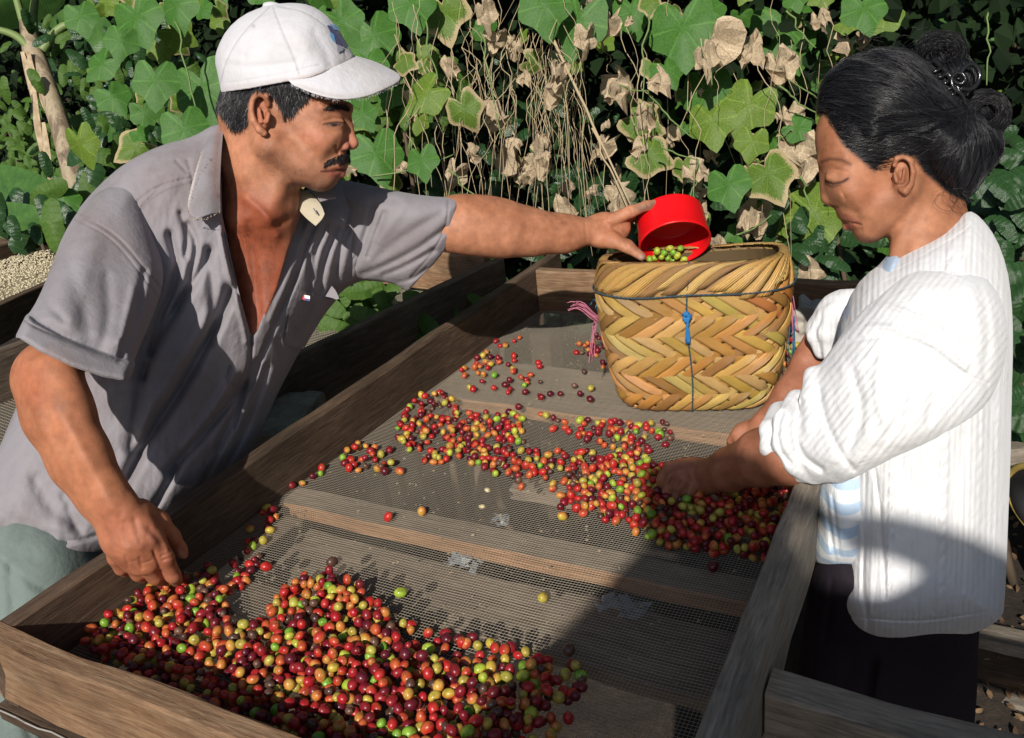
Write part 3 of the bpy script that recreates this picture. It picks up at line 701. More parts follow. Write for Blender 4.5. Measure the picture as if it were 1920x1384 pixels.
# collar: near flap, its stand behind the neck, and the far flap with its pale facing
a0 = md(1.24)
rowsA = [[(421, 234, a0 + 30), (417, 262, a0 - 40), (414, 300, a0 - 72), (412, 345, a0 - 78), (413, 398, a0 - 72)],
         [(404, 236, a0 + 34), (396, 265, a0 - 52), (388, 310, a0 - 88), (382, 360, a0 - 96), (392, 402, a0 - 92)],
         [(398, 246, a0 + 36), (381, 282, a0 - 52), (367, 328, a0 - 90), (352, 380, a0 - 100), (366, 412, a0 - 98)],
         [(396, 250, a0 + 38), (378, 290, a0 - 48), (362, 340, a0 - 88), (350, 398, a0 - 98), (372, 413, a0 - 100)]]
V, Q = sheet(rowsA, KM, 4); C = np.ones((len(V), 3)); N = vnormals(V, Q)
paint(C, V, N, smoothline([(378, 285), (362, 338), (350, 395), (355, 411)]), (2.2, 2.1, 1.8), soft=2.2, closed=False, front=False, a=.85)
paint(C, V, N, smoothline([(355, 411), (385, 410), (412, 396)]), (2.0, 1.9, 1.6), soft=2, closed=False, front=False, a=.7)
paint(C, V, N, smoothline([(412, 240), (406, 280), (403, 320), (408, 370)]), (.9, .62, .5), soft=7, closed=False, front=False, a=.8)
link('collar', mesh_np('collar', toworld(V, KM), Q, C), M_SHIRT, shirt)
mb = MB(); rng = random.Random(9)
for ln in ([(378, 285), (362, 338), (350, 395)], [(352, 411), (385, 411), (412, 397)]):
    L = smoothline(ln, 3)
    for (x, y) in L:
        for _ in range(2):
            p = np.array([x + rng.uniform(-1.2, 1.2), y + rng.uniform(-1.5, 1.5), a0 - 104 + rng.uniform(-3, 3)]); q = p + [rng.uniform(-3, 3), rng.uniform(-2, 3), -2]
            mb.tube(toworld(np.array([p, q]), KM), .0003, 3, False)
link('frayed_thread', mb.mesh('frayed_thread'), M_CREAM, shirt)
b0 = md(1.30)
V, Q = sheet([[(548, 366, b0 - 30), (556, 388, b0 - 46), (572, 408, b0 - 56), (592, 424, b0 - 62)], [(562, 358, b0 - 20), (576, 374, b0 - 40), (592, 394, b0 - 54), (604, 412, b0 - 62)], [(576, 360, b0 - 10), (590, 370, b0 - 30), (603, 386, b0 - 48), (609, 402, b0 - 58)]], KM, 4)
cf = link('collar_facing', mesh_np('collar_facing', toworld(V, KM), Q, np.ones((len(V), 3))), M_CREAM, shirt)
mb = MB(); mb.tube(toworld(np.array([(588, 391, b0 - 66), (594, 401, b0 - 70)]), KM), .0012, 5); link('buttonhole', mb.mesh('buttonhole'), M_SHIRT, cf)
V, Q = sheet([[(584, 356, b0 + 10), (592, 366, b0 - 30), (600, 378, b0 - 52)], [(604, 350, b0 + 20), (614, 360, b0 - 26), (614, 374, b0 - 50)], [(618, 346, b0 + 30), (632, 356, b0 - 18), (630, 372, b0 - 44)]], KM, 4)
link('collar', mesh_np('collar', toworld(V, KM), Q, np.ones((len(V), 3))), M_SHIRT, shirt)
# breast pocket
pk = [(556, 540), (586, 552), (612, 560), (634, 560), (628, 600), (600, 640), (575, 650), (548, 652), (530, 640), (538, 590)]
decal(VS, QS, None, pk, 4.0, KM, 'breast_pocket', M_SHIRT, shirt)
V, Q = sheet([[(622, 536, 0), (630, 545, 0), (636, 560, 0)], [(610, 556, 0), (620, 558, 0), (632, 562, 0)]], KM, 3)
cen = VS[(abs(VS[:, 0] - 622) < 14) & (abs(VS[:, 1] - 552) < 12)]; V[:, 2] += np.percentile(cen[:, 2], 5) - 8 if len(cen) else md(1.3)
link('pocket_flap', mesh_np('pocket_flap', toworld(V, KM), Q, np.ones((len(V), 3))), M_SHIRT, shirt)
def flat(name, c, rough=.6, spec=.4, **k):
    def b(n, p):
        p.inputs['Base Color'].default_value = (*c, 1); p.inputs['Roughness'].default_value = rough; p.inputs['Specular IOR Level'].default_value = spec
        q = noise(n, 80, 4); bump(n, p, q.outputs[0], .15, .001)
        for kk, vv in k.items(): p.inputs[kk].default_value = vv
    return mat(name, b)
M_RED_T = flat('red_label_cloth', (.6, .02, .02)); M_WHITE_T = flat('white_label_cloth', (.75, .75, .75)); M_BLUE_T = flat('blue_label_cloth', (.04, .05, .2))
cs = VS[(abs(VS[:, 0] - 575) < 10) & (abs(VS[:, 1] - 558) < 8)]; wz = np.percentile(cs[:, 2], 10) - 9
for x0_, x1_, y0_, y1_, mm in ((567, 571, 551, 561, M_RED_T), (571, 581, 553, 559, M_WHITE_T), (571, 581, 559, 563, M_BLUE_T)):
    mb = MB(); P4 = toworld(np.array([(x0_, y0_, wz), (x1_, y0_ + 2, wz), (x1_, y1_ + 2, wz), (x0_, y1_, wz)] + [(x0_, y0_, wz + 3), (x1_, y0_ + 2, wz + 3), (x1_, y1_ + 2, wz + 3), (x0_, y1_, wz + 3)], float), KM)
    mb.add(P4, [(0, 1, 2, 3), (7, 6, 5, 4), (0, 4, 5, 1), (1, 5, 6, 2), (2, 6, 7, 3), (3, 7, 4, 0)]); link('pocket_label', mb.mesh('pocket_label'), mm, shirt)
# ---- trousers
g = Grid(-330, 330, 930, 1990, md(.98), md(1.75), 7)
g.ell((60, 1060, md(1.26)), (150, 110, 150), k=60)
g.chain([(40, 1060, md(1.20), 105), (10, 1330, md(1.22), 100), (-20, 1640, md(1.36), 78), (-60, 1900, md(1.50), 68)], k=40)
g.chain([(120, 1060, md(1.40), 100), (60, 1330, md(1.50), 90), (20, 1600, md(1.58), 74), (-10, 1860, md(1.66), 66)], k=40)
V, Q = g.extract(); V = relax(V, Q, 2, .5); N = vnormals(V, Q)
V = crease(V, N, [([(0, 1040), (60, 1090), (100, 1110)], 12, 10), ([(20, 1060), (30, 1200)], 10, 8), ([(60, 1300), (90, 1400)], 12, 10), ([(30, 1300), (60, 1384)], 9, 8)])
parent_keep(link('trousers', mesh_np('trousers', toworld(V, KM), Q, np.ones((len(V), 3))), M_JEANS), man)
# ================================================================== the woman
KW = 1500.0
def wd_(m): return m * KW
woman = empty('person', (0.0, 1.05, 0.0), 'woman in white knitted cardigan with clipped-up black hair, picking through the cherries', 'person')
W0 = wd_(1.08)
def build_woman_head():
    w0 = W0; g = Grid(1515, 1870, 150, 600, w0 - 170, w0 + 170, 2.4)
    g.ell((1690, 235, w0), (135, 108, 98), rot=15, k=6)
    g.ell((1614, 262, w0), (86, 96, 84), k=20)
    g.ell((1618, 330, w0), (78, 84, 80), k=18)
    g.ell((1655, 375, w0), (66, 66, 70), k=24)
    for sg in (-1, 1):
        g.rc((1700, 350, w0 + sg * 66), (1632, 424, w0 + sg * 22), 30, 27, k=22)
        g.ell((1606, 352, w0 + sg * 48), (34, 32, 30), k=18)
        g.rc((1546, 300, w0 + sg * 20), (1592, 292, w0 + sg * 64), 11, 12, k=14)
        g.ell((1556, 330, w0 + sg * 52), (24, 10, 14), rot=-6, k=14, sub=True)
        g.ell((1570, 332, w0 + sg * 46), (22, 12, 14), k=14)
    g.ell((1624, 434, w0 + 2), (23, 20, 28), k=16)
    g.ell((1598, 400, w0 + 2), (24, 24, 40), k=18)
    g.rc((1552, 312, w0), (1554, 366, w0 + 2), 10, 14, k=18)
    g.ell((1555, 372, w0 + 2), (14.5, 12, 16), k=8)
    g.ell((1571, 377, w0 - 17), (13, 10, 9), k=5); g.ell((1571, 377, w0 + 21), (13, 10, 9), k=5)
    g.ell((1566, 388, w0 - 12), (5, 4, 4), k=3, sub=True)
    g.rc((1577, 403, w0), (1602, 413, w0 - 30), 5.5, 3, k=7); g.rc((1578, 402, w0), (1604, 413, w0 + 32), 7, 4, k=5)
    g.rc((1586, 424, w0), (1604, 421, w0 - 28), 6, 3, k=7); g.rc((1588, 425, w0), (1606, 421, w0 + 30), 7.5, 4, k=5)
    g.rc((1576, 415, w0 - 8), (1612, 419, w0 - 44), 1.6, 1.0, k=3, sub=True)
    # neck
    g.chain([(1735, 330, w0 + 4, 60), (1742, 400, w0 + 8, 66), (1752, 470, w0 + 10, 78), (1760, 560, w0 + 12, 95)], k=24)
    g.rc((1712, 372, w0 - 56), (1680, 480, w0 - 24), 12, 12, k=20)
    # ear
    e = w0 - 92
    g.ell((1694, 328, e + 6), (19, 35, 12), rot=8, k=6)
    g.chain([(1677, 310, e - 2, 4.5), (1682, 297, e - 9, 5), (1694, 292, e - 12, 5.5), (1708, 301, e - 14, 5.5), (1713, 322, e - 14, 5.5), (1709, 345, e - 10, 5.5), (1698, 358, e - 6, 7.5), (1690, 356, e - 3, 6)], k=4)
    g.ell((1688, 328, e - 9), (10, 19, 9), rot=8, k=5, sub=True)
    g.rc((1678, 326, e - 4), (1682, 340, e - 4), 4.5, 5, k=4); g.rc((1696, 318, e - 6), (1692, 342, e - 6), 3.2, 3.6, k=4)
    V, Q = g.extract(); V = relax(V, Q, 2, .45); N = vnormals(V, Q)
    V = crease(V, N, [([(1550, 342), (1566, 345), (1584, 338)], 3, 2), ([(1552, 321), (1572, 317), (1592, 326)], 3, 1.6), ([(1588, 374), (1600, 392), (1612, 410)], 8, 2.0),
                      ([(1580, 362), (1586, 374), (1583, 386)], 3, 1.8), ([(1560, 354), (1590, 357), (1610, 348)], 7, .8), ([(1600, 437), (1614, 432)], 5, 3), ([(1660, 456), (1690, 420), (1715, 380)], 9, 4), ([(1570, 392), (1573, 398)], 3, 2)])
    N = vnormals(V, Q); C = np.tile(np.array((.37, .165, .088), np.float32), (len(V), 1)); P = lambda *a, **k: paint(C, V, N, *a, **k)
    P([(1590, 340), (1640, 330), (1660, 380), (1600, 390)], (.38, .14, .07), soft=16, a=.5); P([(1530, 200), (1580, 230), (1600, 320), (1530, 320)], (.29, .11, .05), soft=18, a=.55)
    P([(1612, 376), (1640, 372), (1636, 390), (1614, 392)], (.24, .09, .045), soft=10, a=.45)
    P([(1574, 398), (1594, 404), (1614, 418), (1602, 418), (1580, 410)], (.28, .095, .065), soft=2.5, a=.7); P([(1582, 418), (1606, 420), (1602, 430), (1588, 433)], (.31, .10, .065), soft=2.5, a=.85)
    P([(1578, 413), (1596, 416), (1616, 421)], (.11, .035, .025), soft=1.6, closed=False)
    P([(1548, 340), (1562, 345), (1580, 341), (1590, 335)], (.015, .01, .01), soft=2.6, closed=False, a=.95); P([(1546, 345), (1560, 350), (1575, 347)], (.03, .015, .012), soft=2, closed=False, a=.6)
    P([(1540, 304), (1556, 298), (1578, 300), (1594, 308)], (.07, .03, .018), soft=3.6, closed=False, a=.75)
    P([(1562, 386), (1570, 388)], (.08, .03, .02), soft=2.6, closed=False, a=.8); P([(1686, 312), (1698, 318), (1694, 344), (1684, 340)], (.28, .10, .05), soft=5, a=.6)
    P([(1515, 150), (1545, 215), (1562, 240), (1580, 272), (1612, 299), (1640, 322), (1659, 298), (1680, 290), (1712, 292), (1732, 324), (1782, 366), (1860, 400), (1860, 150)], (.016, .014, .015), soft=4)
    return V, Q, C
Vw, Qw, Cw = build_woman_head()
def build_woman_arm():
    # near forearm and its hand among the cherries
    g = Grid(1215, 1500, 740, 985, wd_(.98), wd_(1.30), 2.3)
    g.chain([(1480, 850, wd_(1.03), 62), (1430, 858, wd_(1.06), 53), (1370, 880, wd_(1.11), 40), (1328, 893, wd_(1.145), 33)], ws=.85, k=16)
    h = wd_(1.155)
    g.chain([(1328, 893, h - 6, 33), (1298, 898, h, 38), (1280, 902, h + 6, 36)], ws=.65, k=12)
    g.chain([(1284, 876, h - 2, 16), (1256, 877, h + 6, 12.5), (1241, 900, h + 14, 10.5), (1243, 926, h + 22, 9)], k=3)
    g.chain([(1282, 888, h - 12, 16), (1260, 896, h - 4, 12.5), (1251, 922, h + 4, 10.5), (1253, 946, h + 12, 8.5)], k=3)
    g.chain([(1286, 900, h - 18, 16), (1274, 914, h - 14, 12.5), (1269, 936, h - 6, 10.5), (1271, 954, h, 8.5)], k=3)
    g.chain([(1300, 910, h - 20, 15), (1292, 926, h - 20, 11.5), (1288, 942, h - 14, 9.5), (1290, 955, h - 8, 8)], k=3)
    g.chain([(1300, 872, h + 22, 16), (1276, 872, h + 44, 13), (1256, 888, h + 52, 11), (1248, 904, h + 54, 9)], k=6)
    V, Q = g.extract(); V = relax(V, Q, 2, .4); N = vnormals(V, Q)
    V = crease(V, N, [([(1266, 888), (1256, 908)], 3, 4), ([(1276, 902), (1264, 924)], 3, 4), ([(1290, 912), (1280, 934)], 3, 4), ([(1320, 862), (1324, 924)], 4, 2)])
    N = vnormals(V, Q); C = np.tile(np.array((.33, .135, .075), np.float32), (len(V), 1)); P = lambda *a, **k: paint(C, V, N, *a, **k)
    P([(1240, 900), (1300, 920), (1290, 960), (1240, 950)], (.20, .09, .05), soft=14, a=.5)
    # far forearm
    g = Grid(1355, 1590, 580, 850, wd_(1.14), wd_(1.36), 2.4)
    g.chain([(1570, 610, wd_(1.22), 48), (1530, 680, wd_(1.21), 42), (1485, 745, wd_(1.23), 36), (1440, 796, wd_(1.255), 28), (1420, 812, wd_(1.265), 27)], ws=.85, k=14)
    h2 = wd_(1.27)
    g.chain([(1420, 812, h2, 27), (1398, 816, h2, 26)], ws=.7, k=10)
    for q in range(4): g.chain([(1400, 806 + q * 6, h2 - 8 + q * 10, 12), (1382, 812 + q * 5, h2 + q * 10, 10), (1370, 826 + q * 3, h2 + 12 + q * 10, 8)], k=4)
    g.chain([(1408, 822, h2 - 20, 12), (1392, 834, h2 - 18, 10), (1380, 840, h2 - 10, 8)], k=5)
    V2, Q2 = g.extract(); V2 = relax(V2, Q2, 2, .4)
    return join([(V, Q, C), (V2, Q2, np.tile(np.array((.33, .135, .075), np.float32), (len(V2), 1)))])
cardi = [(1815, 392), (1840, 408), (1868, 446), (1888, 500), (1897, 560), (1900, 640), (1897, 740), (1895, 860), (1890, 980), (1886, 1100), (1880, 1162), (1850, 1180), (1800, 1200), (1740, 1213), (1680, 1218), (1630, 1212), (1590, 1190), (1568, 1150), (1566, 1120), (1580, 1090), (1580, 1000), (1581, 900),
         (1570, 800), (1560, 700), (1580, 600), (1600, 540), (1640, 500), (1668, 494), (1700, 468), (1740, 446), (1780, 424)]
cw = tps([(1820, 420, wd_(1.08)), (1650, 520, wd_(1.09)), (1890, 700, wd_(1.07)), (1570, 700, wd_(1.08)), (1730, 900, wd_(1.085)), (1580, 1100, wd_(1.09)), (1885, 1100, wd_(1.09)), (1700, 1210, wd_(1.10))])
cT = tps([(1820, 410, 150), (1650, 510, 190), (1740, 470, 190), (1890, 700, 215), (1570, 700, 205), (1730, 900, 225), (1580, 1100, 220), (1885, 1100, 220), (1700, 1210, 220)])
g = Grid(1440, 1960, 500, 2090, wd_(.80), wd_(1.60), 8)
g.poly(cardi, cw, lambda X, Y: cT(X, Y) - 30, 90, k=2); g.f += 14
g.chain([(1700, 1300, wd_(1.10), 38), (1690, 1450, wd_(1.14), 40), (1650, 1700, wd_(1.25), 45), (1600, 1980, wd_(1.4), 40)], k=20)
g.chain([(1730, 1290, wd_(1.20), 40), (1720, 1450, wd_(1.27), 50), (1680, 1700, wd_(1.36), 45), (1630, 1980, wd_(1.48), 40)], k=20)
Vx, Qx = g.extract()
Va, Qa, Ca = build_woman_arm()
V, Q, C = join([(Vw, Qw, Cw), (Va, Qa, Ca), (Vx, Qx, np.tile(np.array((.3, .12, .06)), (len(Vx), 1)))])
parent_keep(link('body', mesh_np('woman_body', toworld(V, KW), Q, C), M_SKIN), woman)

# ---- hair
def m_whair(n, p):
    a = attr(n); n.links.new(a.outputs['Color'], p.inputs['Base Color'])
    p.inputs['Roughness'].default_value = .36; p.inputs['Specular IOR Level'].default_value = .45; p.inputs['Anisotropic'].default_value = .0
M_WHAIR = mat('black_hair', m_whair)
def build_hair():
    w0 = W0; g = Grid(1510, 1925, 45, 400, w0 - 175, w0 + 175, 2.6)
    hp = [(1533, 218), (1527, 195), (1535, 170), (1559, 130), (1598, 104), (1640, 93), (1680, 90), (1716, 100), (1750, 120), (1790, 160), (1830, 200), (1872, 240), (1884, 272), (1872, 300), (1845, 335), (1812, 372), (1782, 370), (1745, 345), (1728, 318), (1716, 296), (1700, 288), (1680, 288), (1662, 296), (1640, 322), (1612, 299), (1580, 272), (1562, 240), (1545, 210)]
    wcf = tps([(1530, 200, w0), (1700, 200, w0), (1870, 270, w0), (1700, 330, w0)])
    Tf = tps([(1530, 200, 70), (1600, 130, 92), (1680, 120, 108), (1690, 240, 122), (1620, 270, 104), (1640, 310, 98), (1800, 250, 108), (1870, 270, 78), (1800, 360, 76), (1700, 290, 112)])
    g.poly(chaikin(hp, 1), wcf, Tf, 105, k=6, e=2.2)
    # cut the far side free of the face: hair is only a shell there
    g.ell((1850, 212, w0 + 4), (42, 42, 44), k=8)
    g.ell((1768, 98, w0 + 6), (36, 28, 36), k=8)
    g.ell((1790, 140, w0), (42, 40, 50), k=14)
    V, Q = g.extract(); V = relax(V, Q, 2, .5); N = vnormals(V, Q)
    # combed grooves running from the hairline to the clip
    # flow coordinate: angle round the clip
    ang = np.arctan2(V[:, 1] - 200, V[:, 0] - 1835); r = np.hypot(V[:, 0] - 1835, V[:, 1] - 200)
    gr = np.array([mnoise.fractal(Vector((a_ * 14 + r_ * .004, r_ * .005, 3 + w_ * .006)), 1, 2, 3) for a_, r_, w_ in zip(ang, r, V[:, 2])])
    side = r > 50
    V = V + N * (gr * 3.0 * side)[:, None]
    return V, Q
V, Q = build_hair(); N = vnormals(V, Q)
hair = parent_keep(link('hair', mesh_np('woman_hair', toworld(V, KW), Q, np.tile(np.array((.006, .006, .008)), (len(V), 1))), M_WHAIR), woman)
Vhair, Qhair, Nhair = V, Q, N
def long_strands(n, seed):
    """combed strands that slide over the hair mass towards the clip"""
    rng = np.random.RandomState(seed); from mathutils.kdtree import KDTree
    kd = KDTree(len(Vhair))
    for i, v in enumerate(Vhair): kd.insert(v, i)
    kd.balance(); VV = []; QQ = []; CC = []; b = 0
    ok = np.nonzero((np.hypot(Vhair[:, 0] - 1850, Vhair[:, 1] - 212) > 46) & (Nhair[:, 2] < .5))[0]
    for s in range(n):
        i = ok[rng.randint(len(ok))]; p = Vhair[i].copy(); nr = Nhair[i]; pts = []; steps = rng.randint(7, 15)
        off = rng.uniform(.4, 2.2); tx, ty = 1828 + rng.uniform(-20, 14), 190 + rng.uniform(-30, 40)
        for j in range(steps):
            t = np.array([tx - p[0], ty - p[1] + 46 * math.sin((p[0] - 1540) / 95), 0.0])
            if p[1] > 300: t[1] -= 20
            t /= np.linalg.norm(t) + 1e-6; t -= nr * (t @ nr); t /= np.linalg.norm(t) + 1e-6
            pts.append((p + nr * off, nr.copy(), t)); p = p + t * 8.5
            co, k, d = kd.find(p); p = np.array(co) * .75 + p * .25; nr = Nhair[k] * .5 + nr * .5; nr /= np.linalg.norm(nr) + 1e-6
            if np.hypot(p[0] - tx, p[1] - ty) < 16: break
        m = len(pts)
        if m < 4: continue
        c = np.array((.008, .008, .010)) * rng.uniform(.5, 2.4) if rng.rand() > .02 else np.array((.05, .048, .05))
        for j, (q, nr, t) in enumerate(pts):
            u = j / (m - 1); rad = rng.uniform(.45, .6) * (1 - abs(2 * u - 1) ** 3 * .8); s1 = np.cross(nr, t)
            q = q + nr * (off * math.sin(u * 3.1) * .5)
            VV += [q + s1 * rad, q - s1 * rad, q + nr * rad]; CC += [c, c, c]
        for j in range(m - 1):
            for a in range(3): QQ.append((b + j * 3 + a, b + j * 3 + (a + 1) % 3, b + (j + 1) * 3 + (a + 1) % 3, b + (j + 1) * 3 + a))
        b += 3 * m
    return np.array(VV), np.array(QQ), np.array(CC)
V, Q, C = long_strands(6500, 4)
link('hair_strands', mesh_np('hair_strands', toworld(V, KW), Q, C), M_WHAIR, hair)
hl = [(1527, 190), (1545, 215), (1562, 240), (1580, 272), (1612, 299), (1640, 322), (1659, 298), (1680, 290), (1712, 290), (1732, 322), (1782, 366), (1810, 374), (1840, 330), (1780, 280), (1700, 230), (1600, 190)]
Nw = vnormals(Vw, Qw)
VA = strands(Vw, Qw, Nw, hl, 5200, 34, lambda x, y, w: (1, -.12 - .5 * (y > 335) + .25 * (x < 1580), 0), .55, K=KW, seed=21, colr=((.006, .006, .008), (.018, .017, .02)), grey=.01, lift=.16, npt=6)
link('hairline_strands', mesh_np('hairline_strands', toworld(VA[0], KW), VA[1], VA[2]), M_WHAIR, hair)
def curls():
    rng = random.Random(12); mb = MB()
    def loop(cx, cy, cw_, rx, ry, a0, a1, tilt, r, wob):
        pts = []; n = 16; ph = rng.uniform(0, 6)
        for i in range(n + 1):
            a = a0 + (a1 - a0) * i / n; x = rx * math.cos(a); y = ry * math.sin(a)
            pts.append((cx + x * math.cos(tilt) - y * math.sin(tilt) + math.sin(a * 3 + ph) * wob, cy + x * math.sin(tilt) + y * math.cos(tilt), cw_ + math.cos(a * 2 + ph) * 6 * wob / 2))
        mb.tube(toworld(np.array(pts), KW), r, 4, False)
    for _ in range(900):   # lower twisted bun
        k = rng.uniform(.45, 1.06); z = W0 + rng.choice([-1, -1, -1, 1]) * 46 * math.sqrt(max(0, 1.05 - min(k, 1.0) ** 2)) + rng.uniform(-3, 3)
        loop(1850 + rng.uniform(-3, 3), 212 + rng.uniform(-3, 3), z, 43 * k, 41 * k, rng.uniform(0, 6), rng.uniform(3, 7) + 3, rng.uniform(-.5, .5), rng.uniform(.00014, .0003), rng.uniform(.5, 3.5))
    for _ in range(620):   # curly ends standing up over the clip
        k = rng.uniform(.35, 1.15); z = W0 + rng.choice([-1, -1, 1]) * 38 * math.sqrt(max(0, 1.2 - min(k, 1.09) ** 2)) + rng.uniform(-3, 3)
        a0 = rng.uniform(2.6, 4.2); loop(1766 + rng.uniform(-8, 8), 98 + rng.uniform(-6, 8), z, 40 * k, 32 * k, a0, a0 + rng.uniform(1.5, 4), rng.uniform(-.6, .6), rng.uniform(.00012, .00026), rng.uniform(1, 6))
    for _ in range(120):    # loose wisps
        x = rng.choice([1720, 1800, 1880, 1835, 1560, 1640, 1790]) + rng.uniform(-25, 25); y = {True: 90}.get(x < 1760 and x > 1600, 240) + rng.uniform(-20, 20)
        if x > 1760 and x < 1830: y = rng.uniform(350, 385)
        if x < 1600: y = rng.uniform(135, 190)
        loop(x, y, W0 - 60 + rng.uniform(-20, 60), rng.uniform(14, 40), rng.uniform(8, 26), rng.uniform(0, 6), rng.uniform(0, 6) + 1, rng.uniform(-1, 1), .00018, 2)
    me = mb.mesh('curls', True); add_col(me, np.tile(np.array((.012, .011, .013)), (len(me.vertices), 1))); return me
tag(link('curls', curls(), M_WHAIR, hair), kind='stuff')
# ---- claw clip
M_CLIP = flat('black_gloss_plastic', (.012, .012, .013), .16, .6)
def clip():
    mb = MB(); w = W0 - 58
    P = lambda pts: toworld(np.array(pts, float), KW)
    mb.tube(P(smoothline([(1750, 112, w + 16), (1772, 132, w - 2), (1795, 160, w - 8), (1806, 196, w - 6), (1802, 224, w + 6)], 2)), [.0028] * 14 + [.0028] * 0 if False else .0030, 8)
    mb.tube(P(smoothline([(1752, 116, w + 16), (1780, 146, w - 6), (1800, 160, w - 16), (1812, 150, w - 20), (1804, 136, w - 18), (1788, 138, w - 16), (1782, 152, w - 16), (1790, 170, w - 16), (1804, 176, w - 16), (1810, 196, w - 10)], 2)), .0022, 8)
    mb.tube(P(smoothline([(1796, 150, w - 4), (1806, 126, w - 6), (1824, 118, w - 4), (1838, 134, w - 2), (1834, 158, w), (1818, 170, w - 2), (1800, 166, w - 8)], 2)), .0030, 8)
    return mb.mesh('clip_arm', True)
clipo = link('hair_clip', clip(), M_CLIP, woman); clipo.location = -Vector(woman.location)
for i in range(9):
    t = i / 8; mb = MB(); w = W0 - 62
    x = 1756 + 44 * t + 10 * math.sin(t * 3.1); y = 132 + 88 * t
    mb.tube(toworld(np.array(smoothline([(x + 10, y - 8, w + 2), (x + 2, y, w - 10), (x - 6, y + 4, w - 8), (x - 12, y + 2, w + 8)], 2), float), KW), .0022, 7)
    link('tooth', mb.mesh('tooth', True), M_CLIP, clipo)

# ---- cardigan (cable knit)
def m_knit(n, p):
    a = attr(n); u = n.nodes.new('ShaderNodeUVMap'); u.uv_map = 'UVMap'; v = coord(n)
    p.inputs['Roughness'].default_value = .9; p.inputs['Sheen Weight'].default_value = .25; p.inputs['Specular IOR Level'].default_value = .15
    q = noise(n, 9, 5, .6, v); c = ramp(n, q.outputs[0], [(.3, (.68, .67, .66)), (.6, (.77, .77, .79))])
    n.links.new(mix(n, c.outputs[0], a.outputs['Color'], 1.0, 'MULTIPLY'), p.inputs['Base Color'])
    def wv(direction, scale, dist=0.0, prof='SIN'):
        w = n.nodes.new('ShaderNodeTexWave'); w.bands_direction = direction; w.wave_profile = prof; w.inputs['Scale'].default_value = scale; w.inputs['Distortion'].default_value = dist
        w.inputs['Detail'].default_value = 1; n.links.new(u.outputs[0], w.inputs['Vector']); return w
    w1 = wv('X', 9, .6); w2 = wv('X', 62, .3); w3 = wv('Y', 80, 1.0); q2 = noise(n, 900, 3, .6, v); q3 = noise(n, 30, 4, .6, v, 1)
    b0 = bump(n, p, q3.outputs[0], .5, .006)
    b1 = bump(n, p, w1.outputs[0], .3, .002, b0); b2 = bump(n, p, w2.outputs[0], .35, .0012, b1); b3 = bump(n, p, w3.outputs[0], .2, .0008, b2); bump(n, p, q2.outputs[0], .3, .0006, b3)
M_KNIT = mat('white_cable_knit', m_knit)
def set_uv(me, uv):
    l = me.uv_layers.new(name='UVMap'); idx = np.zeros(len(me.loops), np.int32); me.loops.foreach_get('vertex_index', idx)
    l.data.foreach_set('uv', uv[idx].astype(np.float32).ravel())
def ribs(V, N, u, amp, period):
    """knitted ribs and cables as real relief: rib every period px across u"""
    f = np.clip(-N[:, 2] * 1.5, 0, 1); s = np.abs(np.sin(math.pi * u / period)); V = V.copy(); V[:, 2] += (amp * (1 - s) ** 3 - amp * .3 * s) * f; return V
def build_cardigan():
    g = Grid(1555, 1910, 385, 1226, wd_(1.08) - 250, wd_(1.08) + 262, 3.4)
    g.poly(chaikin(cardi, 1), cw, cT, 130, k=3, e=2.2)
    # open neck
    g.poly([(1655, 497), (1668, 488), (1700, 466), (1745, 440), (1785, 418), (1815, 388), (1812, 360), (1640, 360), (1640, 470)], W0, 130, 3, k=3, sub=True, e=4)
    g.poly([(1540, 1300), (1566, 1150), (1590, 1188), (1630, 1210), (1680, 1216), (1740, 1211), (1800, 1197), (1850, 1178), (1890, 1150), (1960, 1300)], W0, 215, 4, k=2, sub=True, e=4)
    V, Q = g.extract(); V = relax(V, Q, 2, .5); N = vnormals(V, Q)
    u = V[:, 0] + (V[:, 1] - 900) * .03 + (V[:, 2] - W0) * .15 * 0
    body = V[:, 1] > 520
    V2 = ribs(V, N, u + 4 * np.sin(V[:, 1] / 90), 2.4, 27); V2[V[:, 1] > 1150] = ribs(V, N, u, 1.4, 8)[V[:, 1] > 1150]; V = V2
    # cable columns: small lozenges up two ribs
    for xc in (1672, 1770, 1838, 1868):
        xx = V[:, 0] + (V[:, 1] - 900) * .03; m = np.exp(-((xx - xc) / 9) ** 2) * np.clip(-N[:, 2], 0, 1) * (V[:, 1] < 1150)
        V[:, 2] -= m * 4.5 * np.abs(np.sin((V[:, 1] + (xx - xc) * 1.2) / 9.0))
    ST = [([(1600, 905), (1622, 980), (1616, 1100), (1630, 1180)], 5, 8), ([(1640, 880), (1652, 980), (1660, 1120)], 4, 6), ([(1592, 920), (1596, 1100)], 3, 5), ([(1700, 860), (1716, 980), (1712, 1120)], 5, 5),
          ([(1860, 760), (1850, 900), (1852, 1080)], 12, 8), ([(1800, 820), (1790, 960), (1800, 1100)], 14, 6), ([(1560, 1150), (1640, 1162), (1740, 1166), (1880, 1140)], 2.4, 5),
          ([(1668, 500), (1706, 478), (1750, 452), (1790, 430), (1818, 402)], 2.2, 3.4), ([(1662, 516), (1710, 492), (1756, 464), (1800, 440), (1826, 416)], 2.2, 3), ([(1850, 480), (1862, 560), (1868, 640)], 14, 8)]
    V = crease(V, N, ST); C = np.ones((len(V), 3)); N = vnormals(V, Q)
    paint(C, V, N, [(1585, 1030), (1600, 1030), (1604, 1080), (1588, 1080)], (.86, .82, .72), soft=10, a=.7)
    return V, Q, C
V, Q, C = build_cardigan(); me = mesh_np('cardigan', toworld(V, KW), Q, C); set_uv(me, np.stack([(V[:, 0] + (V[:, 1] - 900) * .03) / 300, V[:, 1] / 300], 1))
cardigan = parent_keep(link('cardigan', me, M_KNIT), woman)
